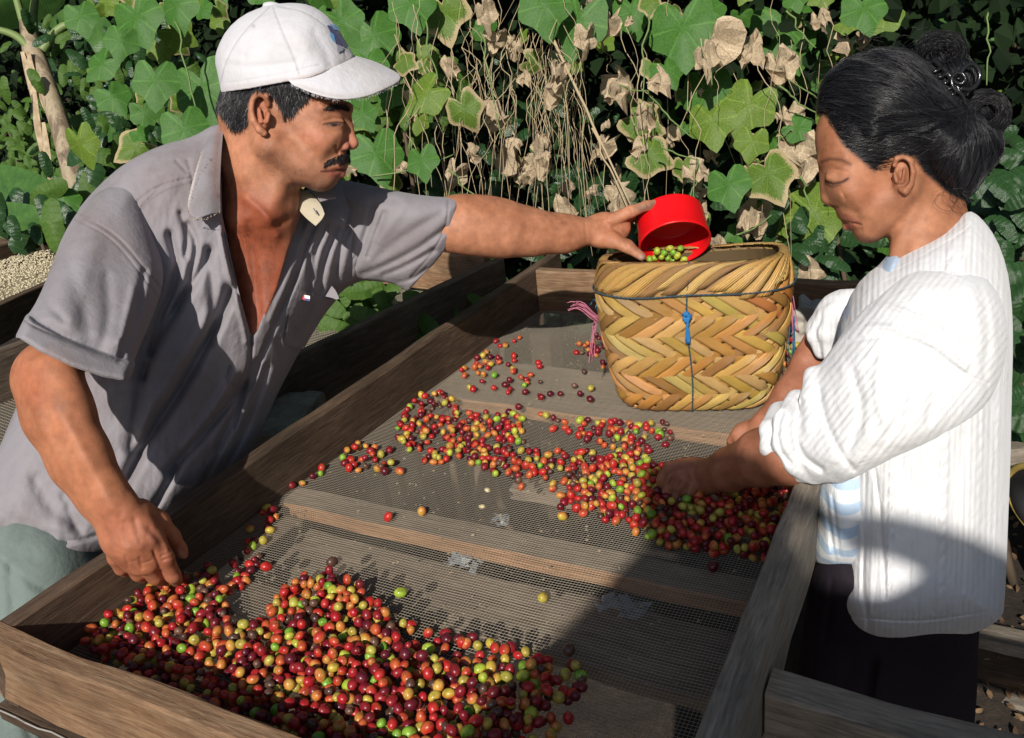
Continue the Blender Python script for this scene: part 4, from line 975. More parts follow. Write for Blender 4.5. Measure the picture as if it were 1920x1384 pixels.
slv = [(1740, 500), (1690, 520), (1640, 560), (1590, 610), (1555, 660), (1525, 700), (1500, 745), (1478, 748), (1452, 758), (1438, 776), (1426, 806), (1428, 834), (1440, 862), (1460, 886), (1484, 903), (1520, 907), (1560, 905), (1592, 902), (1640, 876), (1700, 848), (1760, 822), (1812, 794), (1854, 756), (1880, 700), (1892, 630), (1880, 560), (1840, 510)]
sw = tps([(1780, 520, wd_(.985)), (1850, 600, wd_(.985)), (1700, 640, wd_(.975)), (1620, 650, wd_(.985)), (1800, 760, wd_(.955)), (1650, 840, wd_(.95)), (1560, 860, wd_(.985)), (1470, 800, wd_(1.05)), (1440, 850, wd_(1.065)), (1520, 700, wd_(1.03))])
sT = tps([(1780, 520, 80), (1850, 600, 95), (1700, 640, 84), (1620, 650, 72), (1800, 760, 78), (1650, 840, 74), (1560, 860, 72), (1470, 800, 68), (1440, 850, 62), (1520, 700, 60)])
def build_w_sleeve():
    g = Grid(1416, 1905, 485, 918, wd_(.84), wd_(1.14), 3.0)
    g.poly(chaikin(slv, 1), sw, sT, 70, k=5)
    # rolled cuff: fat folds one behind the other
    g.chain([(1494, 752, wd_(1.03), 22), (1474, 790, wd_(1.0), 24), (1472, 830, wd_(.995), 24), (1494, 868, wd_(1.0), 23), (1528, 886, wd_(1.0), 20)], k=10)
    g.chain([(1458, 772, wd_(1.06), 18), (1444, 806, wd_(1.02), 20), (1446, 840, wd_(1.015), 21), (1466, 874, wd_(1.02), 18), (1490, 890, wd_(1.03), 14)], k=7)
    g.chain([(1524, 705, wd_(1.02), 18), (1520, 750, wd_(.995), 19), (1530, 800, wd_(.98), 19), (1556, 850, wd_(.985), 18), (1575, 886, wd_(.98), 16)], k=14)
    V, Q = g.extract(); V = relax(V, Q, 2, .5); N = vnormals(V, Q)
    # rib direction follows the sleeve
    ax = np.array([-.62, .78]); u = (V[:, 0] - 1650) * .72 + (V[:, 1] - 700) * .58
    m = (V[:, 0] > 1560).astype(float)[:, None]; V = V * (1 - m) + ribs(V, N, u, .9, 24) * m
    V = crease(V, N, [([(1500, 752), (1488, 790), (1490, 830), (1510, 862), (1540, 880)], 6, 12), ([(1466, 772), (1456, 806), (1460, 840), (1480, 868)], 5, 10), ([(1536, 730), (1546, 790), (1575, 850), (1600, 880)], 7, 9),
                      ([(1590, 640), (1660, 628), (1740, 650), (1800, 700), (1850, 720)], 5, 7), ([(1600, 615), (1670, 610), (1750, 640), (1810, 690)], 6, -6), ([(1620, 560), (1720, 590), (1800, 640)], 5, -5), ([(1600, 700), (1620, 780), (1590, 850)], 9, 6),
                      ([(1700, 700), (1690, 780), (1650, 840)], 8, 6), ([(1760, 720), (1740, 790)], 9, 7), ([(1770, 660), (1730, 720), (1700, 800)], 5, 4), ([(1650, 660), (1640, 740), (1660, 800)], 7, -4), ([(1840, 540), (1856, 620), (1846, 700)], 9, 6)])
    n2 = np.array([mnoise.fractal(Vector((x / 50, y / 50, w / 60)), .9, 2, 3) for x, y, w in V]); V[:, 2] += n2 * 3
    return V, Q
V, Q = build_w_sleeve(); me = mesh_np('cardigan_sleeve', toworld(V, KW), Q, np.ones((len(V), 3))); set_uv(me, np.stack([((V[:, 0] - 1650) * .72 + (V[:, 1] - 700) * .58) / 300, ((V[:, 1] - 700) * .72 - (V[:, 0] - 1650) * .58) / 300], 1))
link('sleeve', me, M_KNIT, cardigan)
# far cuff
g = Grid(1490, 1680, 540, 720, wd_(1.10), wd_(1.32), 3)
g.chain([(1650, 560, wd_(1.18), 50), (1580, 600, wd_(1.19), 52), (1552, 622, wd_(1.20), 42)], k=12)
g.chain([(1545, 596, wd_(1.17), 16), (1530, 630, wd_(1.165), 17), (1540, 660, wd_(1.17), 14)], k=6); g.chain([(1562, 586, wd_(1.165), 18), (1552, 625, wd_(1.15), 18), (1556, 665, wd_(1.16), 14)], k=8)
V, Q = g.extract(); V = relax(V, Q, 2, .5); me = mesh_np('far_sleeve', toworld(V, KW), Q, np.ones((len(V), 3))); set_uv(me, V[:, :2] / 300); link('sleeve', me, M_KNIT, cardigan)
# striped tee showing between the cardigan fronts
def m_tee(n, p):
    a = n.nodes.new('ShaderNodeTexCoord'); s = n.nodes.new('ShaderNodeSeparateXYZ'); n.links.new(a.outputs['Object'], s.inputs[0])
    w = n.nodes.new('ShaderNodeMath'); w.operation = 'MULTIPLY'; w.inputs[1].default_value = 38; n.links.new(s.outputs[2], w.inputs[0])
    w2 = n.nodes.new('ShaderNodeMath'); w2.operation = 'FRACT'; n.links.new(w.outputs[0], w2.inputs[0])
    r = ramp(n, w2.outputs[0], [(.0, (.74, .76, .78)), (.44, (.74, .76, .78)), (.5, (.42, .55, .70)), (.9, (.45, .57, .72)), (.97, (.74, .76, .78))]); n.links.new(r.outputs[0], p.inputs['Base Color'])
    p.inputs['Roughness'].default_value = .9; q = noise(n, 60, 4); bump(n, p, q.outputs[0], .5, .003)
M_STRIPE = mat('blue_striped_jersey', m_tee)
g = Grid(1500, 1700, 440, 1100, W0 - 230, W0 + 230, 4)
tee = [(1672, 470), (1640, 505), (1600, 540), (1576, 600), (1560, 700), (1545, 800), (1530, 900), (1526, 980), (1523, 1048), (1545, 1066), (1580, 1078), (1640, 1078), (1660, 900), (1690, 600), (1700, 480)]
g.poly(chaikin(tee, 1), cw, lambda X, Y: cT(X, Y) - 62, 60, k=3)
V, Q = g.extract(); V = relax(V, Q, 2, .5); N = vnormals(V, Q); V = crease(V, N, [([(1545, 910), (1556, 990), (1566, 1050)], 5, 9), ([(1560, 930), (1574, 1040)], 4, 6), ([(1534, 930), (1536, 1040)], 4, -5)])
parent_keep(link('tee_shirt', mesh_np('tee_shirt', toworld(V, KW), Q), M_STRIPE), woman)
# trousers
g = Grid(1440, 1900, 1010, 2090, wd_(.84), wd_(1.66), 6)
tr = [(1560, 1020), (1524, 1060), (1512, 1130), (1502, 1210), (1492, 1290), (1478, 1420), (1450, 1700), (1420, 2000), (1760, 2000), (1800, 1700), (1824, 1400), (1832, 1300), (1836, 1190), (1850, 1100), (1850, 1020)]
g.poly(tr, tps([(1560, 1040, wd_(1.09)), (1840, 1100, wd_(1.09)), (1500, 1300, wd_(1.15)), (1820, 1300, wd_(1.15)), (1430, 2000, wd_(1.45)), (1760, 2000, wd_(1.45))]), 165, 110, k=4)
V, Q = g.extract(); V = relax(V, Q, 2, .5); N = vnormals(V, Q); V = crease(V, N, [([(1640, 1240), (1628, 1320), (1620, 1400)], 7, 26), ([(1530, 1070), (1522, 1150), (1510, 1260)], 3, 8), ([(1560, 1090), (1548, 1200)], 6, 6), ([(1600, 1230), (1560, 1380)], 12, 8), ([(1740, 1220), (1720, 1400)], 14, 8)])
parent_keep(link('trousers', mesh_np('woman_trousers', toworld(V, KW), Q, np.ones((len(V), 3))), M_TROUSER), woman)
# ================================================================== timber
def m_wood(c1, c2, c3, rough=.75, dirt=.6):
    def b(n, p):
        t = n.nodes.new('ShaderNodeTexCoord'); oi = n.nodes.new('ShaderNodeObjectInfo')
        av = n.nodes.new('ShaderNodeVectorMath'); av.operation = 'ADD'; n.links.new(t.outputs['Object'], av.inputs[0])
        sc = n.nodes.new('ShaderNodeVectorMath'); sc.operation = 'SCALE'; sc.inputs['Scale'].default_value = 7.3; cb = n.nodes.new('ShaderNodeCombineXYZ')
        for i in range(3): n.links.new(oi.outputs['Random'], cb.inputs[i])
        n.links.new(cb.outputs[0], sc.inputs[0]); n.links.new(sc.outputs[0], av.inputs[1])
        m = n.nodes.new('ShaderNodeMapping'); n.links.new(av.outputs[0], m.inputs[0]); m.inputs['Scale'].default_value = (2.2, 26, 26)
        q = noise(n, 3.2, 8, .7, m.outputs[0], 1.2); q2 = noise(n, 12, 5, .7, m.outputs[0], .3)
        m2 = n.nodes.new('ShaderNodeMapping'); n.links.new(av.outputs[0], m2.inputs[0]); q3 = noise(n, 6, 6, .65, m2.outputs[0])
        r = ramp(n, q.outputs[0], [(.25, c1), (.5, c2), (.75, c3)]); r2 = ramp(n, q2.outputs[0], [(.3, (.62, .6, .58)), (.65, (1.12, 1.12, 1.12))]); r3 = ramp(n, q3.outputs[0], [(.35, (dirt, dirt, dirt)), (.65, (1.12, 1.1, 1.08))])
        c = mix(n, mix(n, r.outputs[0], r2.outputs[0], 1.0, 'MULTIPLY'), r3.outputs[0], 1.0, 'MULTIPLY'); n.links.new(c, p.inputs['Base Color'])
        p.inputs['Roughness'].default_value = rough; p.inputs['Specular IOR Level'].default_value = .3
        b1 = bump(n, p, q2.outputs[0], .7, .0022); b2 = bump(n, p, q.outputs[0], .5, .002, b1)
        q5 = noise(n, 500, 3, .6, av.outputs[0]); bump(n, p, q5.outputs[0], .2, .0006, b2)
    return b
M_WBROWN = mat('weathered_brown_timber', m_wood((.05, .032, .021), (.11, .072, .047), (.19, .13, .088)))
M_WGREY = mat('weathered_grey_timber', m_wood((.15, .125, .095), (.27, .235, .19), (.40, .35, .29)))
M_WFRONT = mat('orange_grained_timber', m_wood((.14, .07, .035), (.27, .16, .09), (.38, .27, .17)))
M_WDARK = mat('dark_stained_timber', m_wood((.035, .024, .017), (.07, .05, .036), (.12, .09, .065)))
M_WDUST = mat('dusty_plank_timber', m_wood((.13, .10, .07), (.225, .18, .135), (.32, .26, .20), .9, .65))
def board(name, p0, p1, thick, height, m, parent=None, side=0, seed=0, rough=.0012, zb=None, label=None):
    """plank from p0 to p1 (points on its top centre line, or on one edge when side=+-1)"""
    rng = random.Random(seed + int(abs(p0[0] * 977 + p0[1] * 313) * 10)); p0 = Vector(p0); p1 = Vector(p1); L = (p1 - p0).length; X = (p1 - p0).normalized()
    Y = Vector((0, 0, 1)).cross(X).normalized(); Z = X.cross(Y); n = max(6, int(L / .05)); prof = []
    bv = min(.0025, thick * .15); hs = thick / 2; y0 = side * hs
    prof = [(y0 - hs + bv, 0), (y0 + hs - bv, 0), (y0 + hs, -bv), (y0 + hs, -height + bv), (y0 + hs - bv, -height), (y0 - hs + bv, -height), (y0 - hs, -height + bv), (y0 - hs, -bv)]
    V = []; ph = rng.uniform(0, 99)
    for i in range(n + 1):
        x = L * i / n; wob = mnoise.noise(Vector((x * 7 + ph, 0, 0))) * rough * 2
        for k, (y, z) in enumerate(prof):
            j = mnoise.noise(Vector((x * 30 + ph, k * 3.1, 1))) * rough
            V.append((x, y + j + wob * .6, z + mnoise.noise(Vector((x * 24, k * 2.7, ph))) * rough + wob))
    F = []
    for i in range(n):
        for k in range(8): F.append((i * 8 + k, (i + 1) * 8 + k, (i + 1) * 8 + (k + 1) % 8, i * 8 + (k + 1) % 8))
    F.append(tuple(range(8))); F.append(tuple(reversed([n * 8 + k for k in range(8)])))
    me = bpy.data.meshes.new(name); me.from_pydata(V, [], F); me.update(); o = link(name, me, m)
    M = Matrix((X, Y, Z)).transposed().to_4x4(); M.translation = p0
    if parent is not None: o.parent = parent; M = Matrix.Translation(-parent.location) @ M
    o.matrix_basis = M; return o

ZR = .95; XL, XR, YF, YB = -.887, -.160, .381, 1.695
def zmesh(y): return .874 - (y - .49) * .0205
tray = empty('drying_tray', (-.52, 1.0, 0), 'long wooden tray on legs with wire mesh floor where the coffee cherries are sorted', 'drying tray')
TH = .026
def leftz(y): return ZR
board('side_board', (XL, .356, ZR), (XL, 1.84, ZR), TH, .118, M_WBROWN, tray, side=1, seed=1, rough=.002)
board('side_board', (XR, .20, ZR), (XR, YB, ZR), .030, .105, M_WGREY, tray, side=-1, seed=2, rough=.0022)
board('end_board', (XL - .03, YF, ZR - .001), (XR - .003, YF, ZR - .001), TH, .092, M_WFRONT, tray, side=-1, seed=3, rough=.002)
board('end_board', (XL + .002, YB, ZR - .002), (XR + .13, YB, ZR - .002), TH, .105, M_WFRONT, tray, side=1, seed=4, rough=.002)
board('lath', (XL - .03, YF - .004, ZR - .095), (XR, YF - .004, ZR - .095), .03, .022, M_WBROWN, tray, side=-1, seed=5)
mb = MB(); rng = random.Random(3); mb.tube([(XL - .03 + .02 * i, YF - .036 + rng.uniform(-.0015, .0015), ZR - .0945 + rng.uniform(-.001, .001)) for i in range(38)], .0011, 5)
parent_keep(link('edge_wire', mb.mesh('edge_wire'), flat('old_wire', (.45, .42, .38), .5, .5, Metallic=.6)), tray)
for x, y in ((XL + .05, YF + .03), (XR - .05, YF + .03), (XL + .05, 1.62), (XR - .05, 1.62)):
    board('leg', (x - .001, y - .03, ZR - .12), (x - .001, y + .03, ZR - .12), .05, ZR - .12, M_WDARK, tray, seed=6)
# planks carrying the mesh
M_WEDGE = mat('orange_sawn_edge', m_wood((.22, .11, .05), (.38, .21, .11), (.48, .30, .18), .85, .7))
def plank(pa, pb, zoff, th, m, x0=XL + .002, x1=XR - .002, dy=0.0, seed=0, name='plank'):
    z = zmesh(1.0) - zoff; ya = WZ(*pa, z)[1]; yb = WZ(*pb, z)[1]; yc = (ya + yb) / 2; z = min(zmesh(ya), zmesh(yb)) - zoff
    o = board(name, (x0, yc, z), (x1, yc + dy, z), abs(yb - ya), th, m, tray, seed=seed, rough=.0015); o.data.materials.append(M_WEDGE)
    for f in o.data.polygons:
        if f.normal.y < -.5: f.material_index = 1
    return yc
plank((513, 945), (538, 912), .0035, .024, M_WDUST, seed=1, dy=.004)
plank((808, 735), (874, 664), .0035, .024, M_WDUST, seed=2, dy=-.004)
z_ = zmesh(1) - .058
ya, yb = WZ(548, 998, z_)[1], WZ(500, 1092, z_)[1]
board('lower_plank', (XL + .01, (ya + yb) / 2, zmesh(yb) - .052), (XR - .01, (ya + yb) / 2 - .002, zmesh(yb) - .056), abs(ya - yb), .022, M_WDUST, tray, seed=11, rough=.003)
board('lower_plank', (-.62, WZ(1000, 905, z_)[1], z_ - .005), (XR - .01, WZ(1000, 905, z_)[1] + .02, z_ - .01), .045, .02, M_WDUST, tray, seed=12, rough=.003)
board('lower_plank', (XL + .01, .46, z_ - .02), (XR - .01, .47, z_ - .02), .11, .02, M_WDARK, tray, seed=13)
# wire mesh floor
def build_mesh_floor():
    nx = int((XR - XL) / .0042); ny = int((YB - YF) / .0045); r = .00028; V = []; F = []; rng = np.random.RandomState(2)
    def sag(x, y):
        return zmesh(y) + .0006 * np.sin(x * 41 + y * 13) + .0010 * np.sin(y * 17 + 1) + .0008 * np.sin(x * 9 + 2)
    def wires(P):        # P: (n, m, 3)
        n, m = P.shape[:2]; off = np.array([[1, 0], [0, 1], [-1, 0], [0, -1]]) * r; return n, m, off
    xs = np.linspace(XL + .002, XR - .002, nx); yy = np.linspace(YF + .002, YB - .002, 64); vb = []; qb = []; b = 0
    def emit(P, side):
        nonlocal b
        n, m = P.shape[:2]; A = np.zeros((n, m, 4, 3))
        for k, (u, v) in enumerate(((1, 0), (0, 1), (-1, 0), (0, -1))): A[:, :, k] = P + np.array([u * r * side[0], u * r * side[1], v * r])
        vb.append(A.reshape(-1, 3)); i = np.arange(n * m * 4).reshape(n, m, 4) + b; j = np.roll(i, -1, 2)
        q = np.stack([i[:, :-1], j[:, :-1], j[:, 1:], i[:, 1:]], -1).reshape(-1, 4); qb.append(q); b += n * m * 4
    X, Y = np.meshgrid(xs, yy, indexing='ij'); X = X + .0012 * np.sin(Y * 9 + X * 3); r = .00021; emit(np.stack([X, Y, sag(X, Y)], -1), (1, 0)); r = .00028
    ys = np.linspace(YF + .003, YB - .003, ny); xx = np.linspace(XL + .002, XR - .002, 40)
    Y2, X2 = np.meshgrid(ys, xx, indexing='ij'); Y2 = Y2 + .0010 * np.sin(X2 * 11 + Y2 * 4); emit(np.stack([X2, Y2, sag(X2, Y2) + .0004], -1), (0, 1))
    return mesh_np('wire_mesh', np.concatenate(vb), np.concatenate(qb), smooth=False)
M_WIRE = flat('dusty_wire', (.36, .31, .24), .6, .4, Metallic=.1)
wm = parent_keep(link('wire_mesh', build_mesh_floor(), M_WIRE), tray); tag(wm, kind='stuff')
# bits of husk and grit lying on mesh and planks
def grit():
    mb = MB(); rng = random.Random(8)
    for _ in range(900):
        x = rng.uniform(XL + .01, XR - .01); y = rng.uniform(YF + .02, YB - .02); s = rng.uniform(.0008, .0024); z = zmesh(y) + (-.0015 if rng.random() < .7 else .001)
        if rng.random() < .4: z -= .052
        mb.box((x, y, z), s * 1.8, s, s * .5, Matrix.Rotation(rng.uniform(0, 6), 3, 'Z') @ Matrix.Rotation(rng.uniform(-.5, .5), 3, 'X'))
    return mb.mesh('husk_bits')
tag(link('husk_bits', grit(), flat('husk', (.34, .26, .16), .8)), 'pale bits of dry husk scattered over the mesh and planks', 'husks', kind='stuff')

# ---- coffee cherries
def m_cherry(n, p):
    a = attr(n); v = coord(n); oi = n.nodes.new('ShaderNodeObjectInfo')
    q = noise(n, 130, 4, .6, v); c = ramp(n, q.outputs[0], [(.3, (.55, .55, .55)), (.5, (1, 1, 1)), (.7, (1.2, 1.25, 1.15))]); n.links.new(mix(n, a.outputs['Color'], c.outputs[0], 1.0, 'MULTIPLY'), p.inputs['Base Color'])
    p.inputs['Roughness'].default_value = .32; p.inputs['Specular IOR Level'].default_value = .42; p.inputs['Subsurface Weight'].default_value = .15; p.inputs['Subsurface Scale'].default_value = .003; p.inputs['Subsurface Radius'].default_value = (1, .4, .2)
    q2 = noise(n, 500, 2, .5, v); bump(n, p, q2.outputs[0], .12, .0005)
M_CHERRY = mat('coffee_cherry_skin', m_cherry)
M_DRYCH = flat('dried_cherry', (.07, .035, .022), .75, .3)
KINDS = {  # name: (main, blush, weight)
    'bright red': [((.42, .018, .018), (.46, .10, .03)), ((.34, .012, .018), (.44, .03, .024))],
    'dark red': [((.17, .009, .018), (.27, .016, .02)), ((.09, .009, .018), (.16, .012, .018))],
    'orange and red': [((.52, .20, .045), (.42, .03, .025)), ((.52, .30, .06), (.46, .06, .03))],
    'yellow': [((.46, .35, .05), (.48, .16, .04)), ((.40, .36, .06), (.38, .28, .05))],
    'green': [((.30, .42, .04), (.42, .42, .05)), ((.15, .32, .03), (.22, .36, .04))],
    'dried brown': [((.10, .05, .035), (.07, .035, .028)), ((.15, .075, .05), (.10, .05, .035))]}
WT = {'bright red': .27, 'dark red': .27, 'orange and red': .14, 'yellow': .17, 'green': .06, 'dried brown': .09}
def cherry_mesh(name, c1, c2, dry, seed):
    rng = random.Random(seed); V = []; F = []; C = []; nu, nv = 11, 7; r = .0061
    PH = [0, .26, .62, 1.07, 1.57, 2.07, 2.52, 2.92, math.pi]; nv = 8
    for j in range(nv + 1):
        ph = PH[j]
        for i in range(nu):
            th = 2 * math.pi * i / nu; rr = r * (1 + (.05 * math.sin(th * 5 + j * 2) if dry else 0))
            z = math.cos(ph) * rr * (1.10 if seed else 1.22)
            if j == nv: z += r * .10
            x, y = math.sin(ph) * math.cos(th) * rr, math.sin(ph) * math.sin(th) * rr * .94
            V.append((x, y, z)); k = .5 + .5 * math.sin(th + .6) * math.sin(ph); k = min(1, max(0, k * 1.4 - .2)); c = [a * (1 - k) + b * k for a, b in zip(c1, c2)]
            if j == nv: c = [.05, .03, .02]
            if j == 0: c = [.16, .13, .05]
            C.append(c)
    for j in range(nv):
        for i in range(nu): F.append((j * nu + i, (j + 1) * nu + i, (j + 1) * nu + (i + 1) % nu, j * nu + (i + 1) % nu))
    me = bpy.data.meshes.new(name); me.from_pydata(V, [], F); me.polygons.foreach_set('use_smooth', [True] * len(F)); add_col(me, np.array(C)); me.materials.append(M_CHERRY); me.update(); return me, np.array(V), np.array(F), np.array(C)
CH = {k: [cherry_mesh('cherry', a, b, k == 'dried brown', i) for i, (a, b) in enumerate(v)] for k, v in KINDS.items()}
def inpoly(poly, x, y):
    return polysd(np.array(poly, np.float32), np.array([x]), np.array([y]))[0] < 0
cher = []         # (x, y, z, r, kind, region)
def nearz(x, y, z0, r):
    z = z0 + r * .96
    if cher:
        A = np.array([c[:4] for c in cher[-1400:]]); dx = A[:, 0] - x; dy = A[:, 1] - y; d2 = dx * dx + dy * dy; R = (A[:, 3] + r) * .93; m = d2 < R * R * .80
        if m.any(): z = max(z, float((A[m, 2] + np.sqrt(np.maximum(R[m] ** 2 - d2[m], 0))).max()))
    return z
def scatter(poly, n, zmax, region, wt=None, seed=0, z0=None, pts=None):
    rng = random.Random(seed); P = [WZ(px, py, zmesh(1.0))[:2] for px, py in poly] if z0 is None else poly; xs = [p[0] for p in P]; ys = [p[1] for p in P]; P = [tuple(map(float, p)) for p in P]
    k = 0; tries = 0; ww = wt or WT
    while k < n and tries < n * 14:
        tries += 1; x = rng.uniform(min(xs), max(xs)); y = rng.uniform(min(ys), max(ys))
        if not inpoly(P, x, y): continue
        if z0 is None and not (XL + .008 < x < XR - .008 and YF + .008 < y < YB - .01): continue
        base = (zmesh(y) + .0008) if z0 is None else z0; kind = rng.choices(list(ww), list(ww.values()))[0]; sc = rng.uniform(.80, 1.18) * (.85 if kind == 'dried brown' else 1); r = .0056 * sc
        z = nearz(x, y, base, r)
        if z > base + zmax: continue
        cher.append((x, y, z, r, kind, region)); k += 1
RG = 'in the big heap beside the front board'
scatter([(150, 1222), (225, 1152), (300, 1105), (400, 1092), (436, 1130), (440, 1185), (480, 1200), (520, 1150), (560, 1108), (650, 1098), (735, 1175), (760, 1250), (880, 1290), (1000, 1280), (1040, 1330), (1010, 1384), (800, 1560), (400, 1400)], 1150, .021, RG, seed=1)
scatter([(700, 1150), (800, 1200), (900, 1212), (1010, 1240), (1095, 1262), (1100, 1330), (1060, 1400), (980, 1420), (880, 1280), (740, 1230)], 62, .012, RG, seed=2)
scatter([(560, 1230), (900, 1300), (1000, 1400), (860, 1500), (600, 1450), (420, 1290)], 170, .028, RG, seed=3)
scatter([(480, 955), (512, 955), (526, 995), (500, 1035), (512, 1075), (468, 1110), (440, 1135), (430, 1085), (462, 1050), (470, 1005)], 26, .008, 'in the thin trail running up from the front heap', seed=4)
scatter([(540, 905), (600, 878), (612, 892), (560, 922)], 8, .008, 'against the side board under the man', seed=5)
scatter([(625, 850), (660, 832), (735, 845), (740, 890), (650, 895)], 27, .012, 'in a small cluster close to the side board', seed=6)
R2 = 'scattered across the middle of the mesh'
scatter([(772, 752), (800, 728), (850, 750), (880, 800), (900, 870), (800, 875), (748, 850), (745, 800)], 120, .013, R2, seed=7)
scatter([(860, 775), (985, 775), (985, 830), (960, 850), (1060, 850), (1060, 890), (960, 900), (880, 880), (850, 830)], 115, .010, R2, seed=8)
scatter([(1010, 775), (1060, 790), (1255, 790), (1262, 835), (1180, 862), (1110, 830), (1030, 815)], 72, .010, R2, seed=9)
scatter([(1080, 850), (1200, 850), (1245, 880), (1240, 960), (1230, 1010), (1150, 990), (1050, 960), (1060, 900)], 180, .012, R2, seed=10)
scatter([(900, 880), (1060, 890), (1080, 930), (960, 920)], 8, .008, R2, seed=11)
R3 = 'in the shaded heap under the woman’s hands'.replace('’', "'")
scatter([(1205, 945), (1300, 925), (1420, 915), (1510, 905), (1490, 980), (1445, 1060), (1330, 1050), (1230, 1030), (1190, 1010)], 350, .022, R3, seed=12)
R4 = 'on the far half of the mesh near the basket'
scatter([(868, 660), (900, 655), (1010, 672), (1115, 700), (1110, 745), (1000, 745), (880, 740), (862, 710)], 48, .010, R4, seed=13)
scatter([(1060, 652), (1110, 628), (1150, 628), (1160, 700), (1100, 672)], 34, .016, R4, seed=14)
scatter([(1475, 640), (1520, 640), (1510, 760), (1460, 790)], 60, .020, R4, seed=15)
scatter([(930, 610), (990, 630), (920, 660)], 5, .008, R4, seed=16)
for px, py, kd in ((1019, 1129, 'yellow'), (753, 1121, 'green'), (792, 964, 'orange and red'), (729, 975, 'bright red'), (1055, 972, 'yellow'), (625, 1062, 'dried brown'), (1338, 1068, 'dark red'), (548, 914, 'dark red'), (1012, 1248, 'bright red'), (1090, 1280, 'green'), (1075, 1316, 'bright red'), (1383, 810, 'yellow'),
                   (722, 886, 'dark red'), (750, 886, 'orange and red'), (1014, 741, 'dark red'), (1106, 744, 'dark red'), (972, 760, 'dark red'), (1238, 812, 'green'), (449, 1100, 'bright red'), (502, 1072, 'bright red'), (790, 738, 'yellow'), (1068, 1230, 'dried brown'), (960, 1225, 'dark red'), (868, 1217, 'bright red')):
    q = WZ(px, py, zmesh(1.0) + .006); cher.append((q[0], q[1], zmesh(q[1]) + .0068, .0066, kd, 'lying apart on the mesh'))
def place_cherries():
    rng = random.Random(77)
    P = project(np.array([c[:3] for c in cher])); vis = (P[:, 0] > -10) & (P[:, 0] < 1930) & (P[:, 1] > 0) & (P[:, 1] < 1392)
    # nearest 300 that are on top of their neighbours
    score = []
    A = np.array([c[:4] for c in cher])
    for i, c in enumerate(cher):
        d = np.hypot(A[:, 0] - c[0], A[:, 1] - c[1]); over = ((d < .009) & (A[:, 2] > c[2] + .003)).any(); score.append((P[i, 2] + (1.0 if over else 0) + (9 if not vis[i] else 0), i))
    score.sort(); single = {i for _, i in score[:300]}; VV, FF, CC = [], [], []; b = 0
    for i, (x, y, z, r, kind, region) in enumerate(cher):
        v = rng.randrange(2); me, V, F, C = CH[kind][v]; M = Matrix.Rotation(rng.uniform(0, 6.3), 3, 'Z') @ Matrix.Rotation(rng.choice([rng.uniform(1.1, 2.0), rng.uniform(0, 3.1)]), 3, 'X') @ Matrix.Rotation(rng.uniform(0, 6.3), 3, 'Z')
        s = r / .0061
        if i in single:
            o = bpy.data.objects.new('coffee_cherry', me); COL.objects.link(o); o.matrix_world = Matrix.Translation((x, y, z)) @ M.to_4x4() @ Matrix.Scale(s, 4)
            if region == RG:
                q = P[i]; by = 'against the shaded front board' if y < .50 else ("near the man's fingertips" if q[0] < 400 else ('at the right end' if q[0] > 900 else ('at the top of the middle mound' if q[1] < 1190 else ('in the middle' if q[0] > 640 else 'left of the middle'))))
                region = by + (' of the front heap' if 'board' not in by and 'man' not in by else ' in the front heap')
                if 'top of' in by: region = by + ' of the front heap'
            lab = ('small ' if s < .88 and kind != 'dried brown' else ('large ' if s > 1.1 else '')) + kind + ' coffee cherry ' + region
            tag(o, lab, 'coffee cherry', lab.replace('coffee cherry', 'coffee cherries'))
        else:
            R = np.array(M) * s; VV.append(V @ R.T + [x, y, z]); FF.append(F + b); CC.append(C); b += len(V)
    me = mesh_np('coffee_cherries', np.concatenate(VV), np.concatenate(FF), np.concatenate(CC)); tag(link('coffee_cherries', me, M_CHERRY), 'the many smaller red, yellow and green coffee cherries spread over the tray mesh', 'coffee cherries', kind='stuff')
place_cherries()
# crumpled scraps of plastic caught under the mesh
M_PLAST = flat('thin_clear_plastic', (.30, .33, .34), .2, .6, Alpha=.55)
def scrap(px, py, sz, seed, lab):
    rng = random.Random(seed); c = Vector(WZ(px, py, zmesh(1) - .020)); mb = MB(); n = 7; V = []
    for i in range(n):
        for j in range(n): V.append(c + Vector(((i / (n - 1) - .5) * sz * 1.5 + rng.uniform(-.004, .004), (j / (n - 1) - .5) * sz + rng.uniform(-.004, .004), rng.uniform(-.006, .006))))
    F = [(i * n + j, (i + 1) * n + j, (i + 1) * n + j + 1, i * n + j + 1) for i in range(n - 1) for j in range(n - 1) if rng.random() < .85]
    mb.add(V, F); tag(link('plastic_scrap', mb.mesh('plastic_scrap'), M_PLAST), lab, 'plastic scrap')
scrap(870, 1052, .032, 1, 'small white plastic scrap under the mesh between the two planks'); scrap(1168, 1136, .038, 2, 'clear bluish plastic scrap under the mesh at the edge of the shade'); scrap(940, 975, .018, 3, 'thin white plastic shred on the narrow plank')
def bean(px, py, s, i):
    q = WZ(px, py, zmesh(1) + .004); me, V, F, C = CH['yellow'][0]
    o = link('coffee_bean', mesh_np('coffee_bean', V * [s, s * .7, s * .8], F, np.tile((.62, .52, .30), (len(V), 1))), M_CHERRY); o.location = q; o.rotation_euler = (1.2, .3, i); tag(o, ['pale peeled coffee bean left of the middle of the mesh', 'pale peeled coffee bean just above the narrow plank', 'pale peeled coffee bean beside the right end of the front heap'][i], 'coffee bean')
bean(914, 919, .8, 0); bean(904, 950, .8, 1); bean(1071, 1285, 1.0, 2)

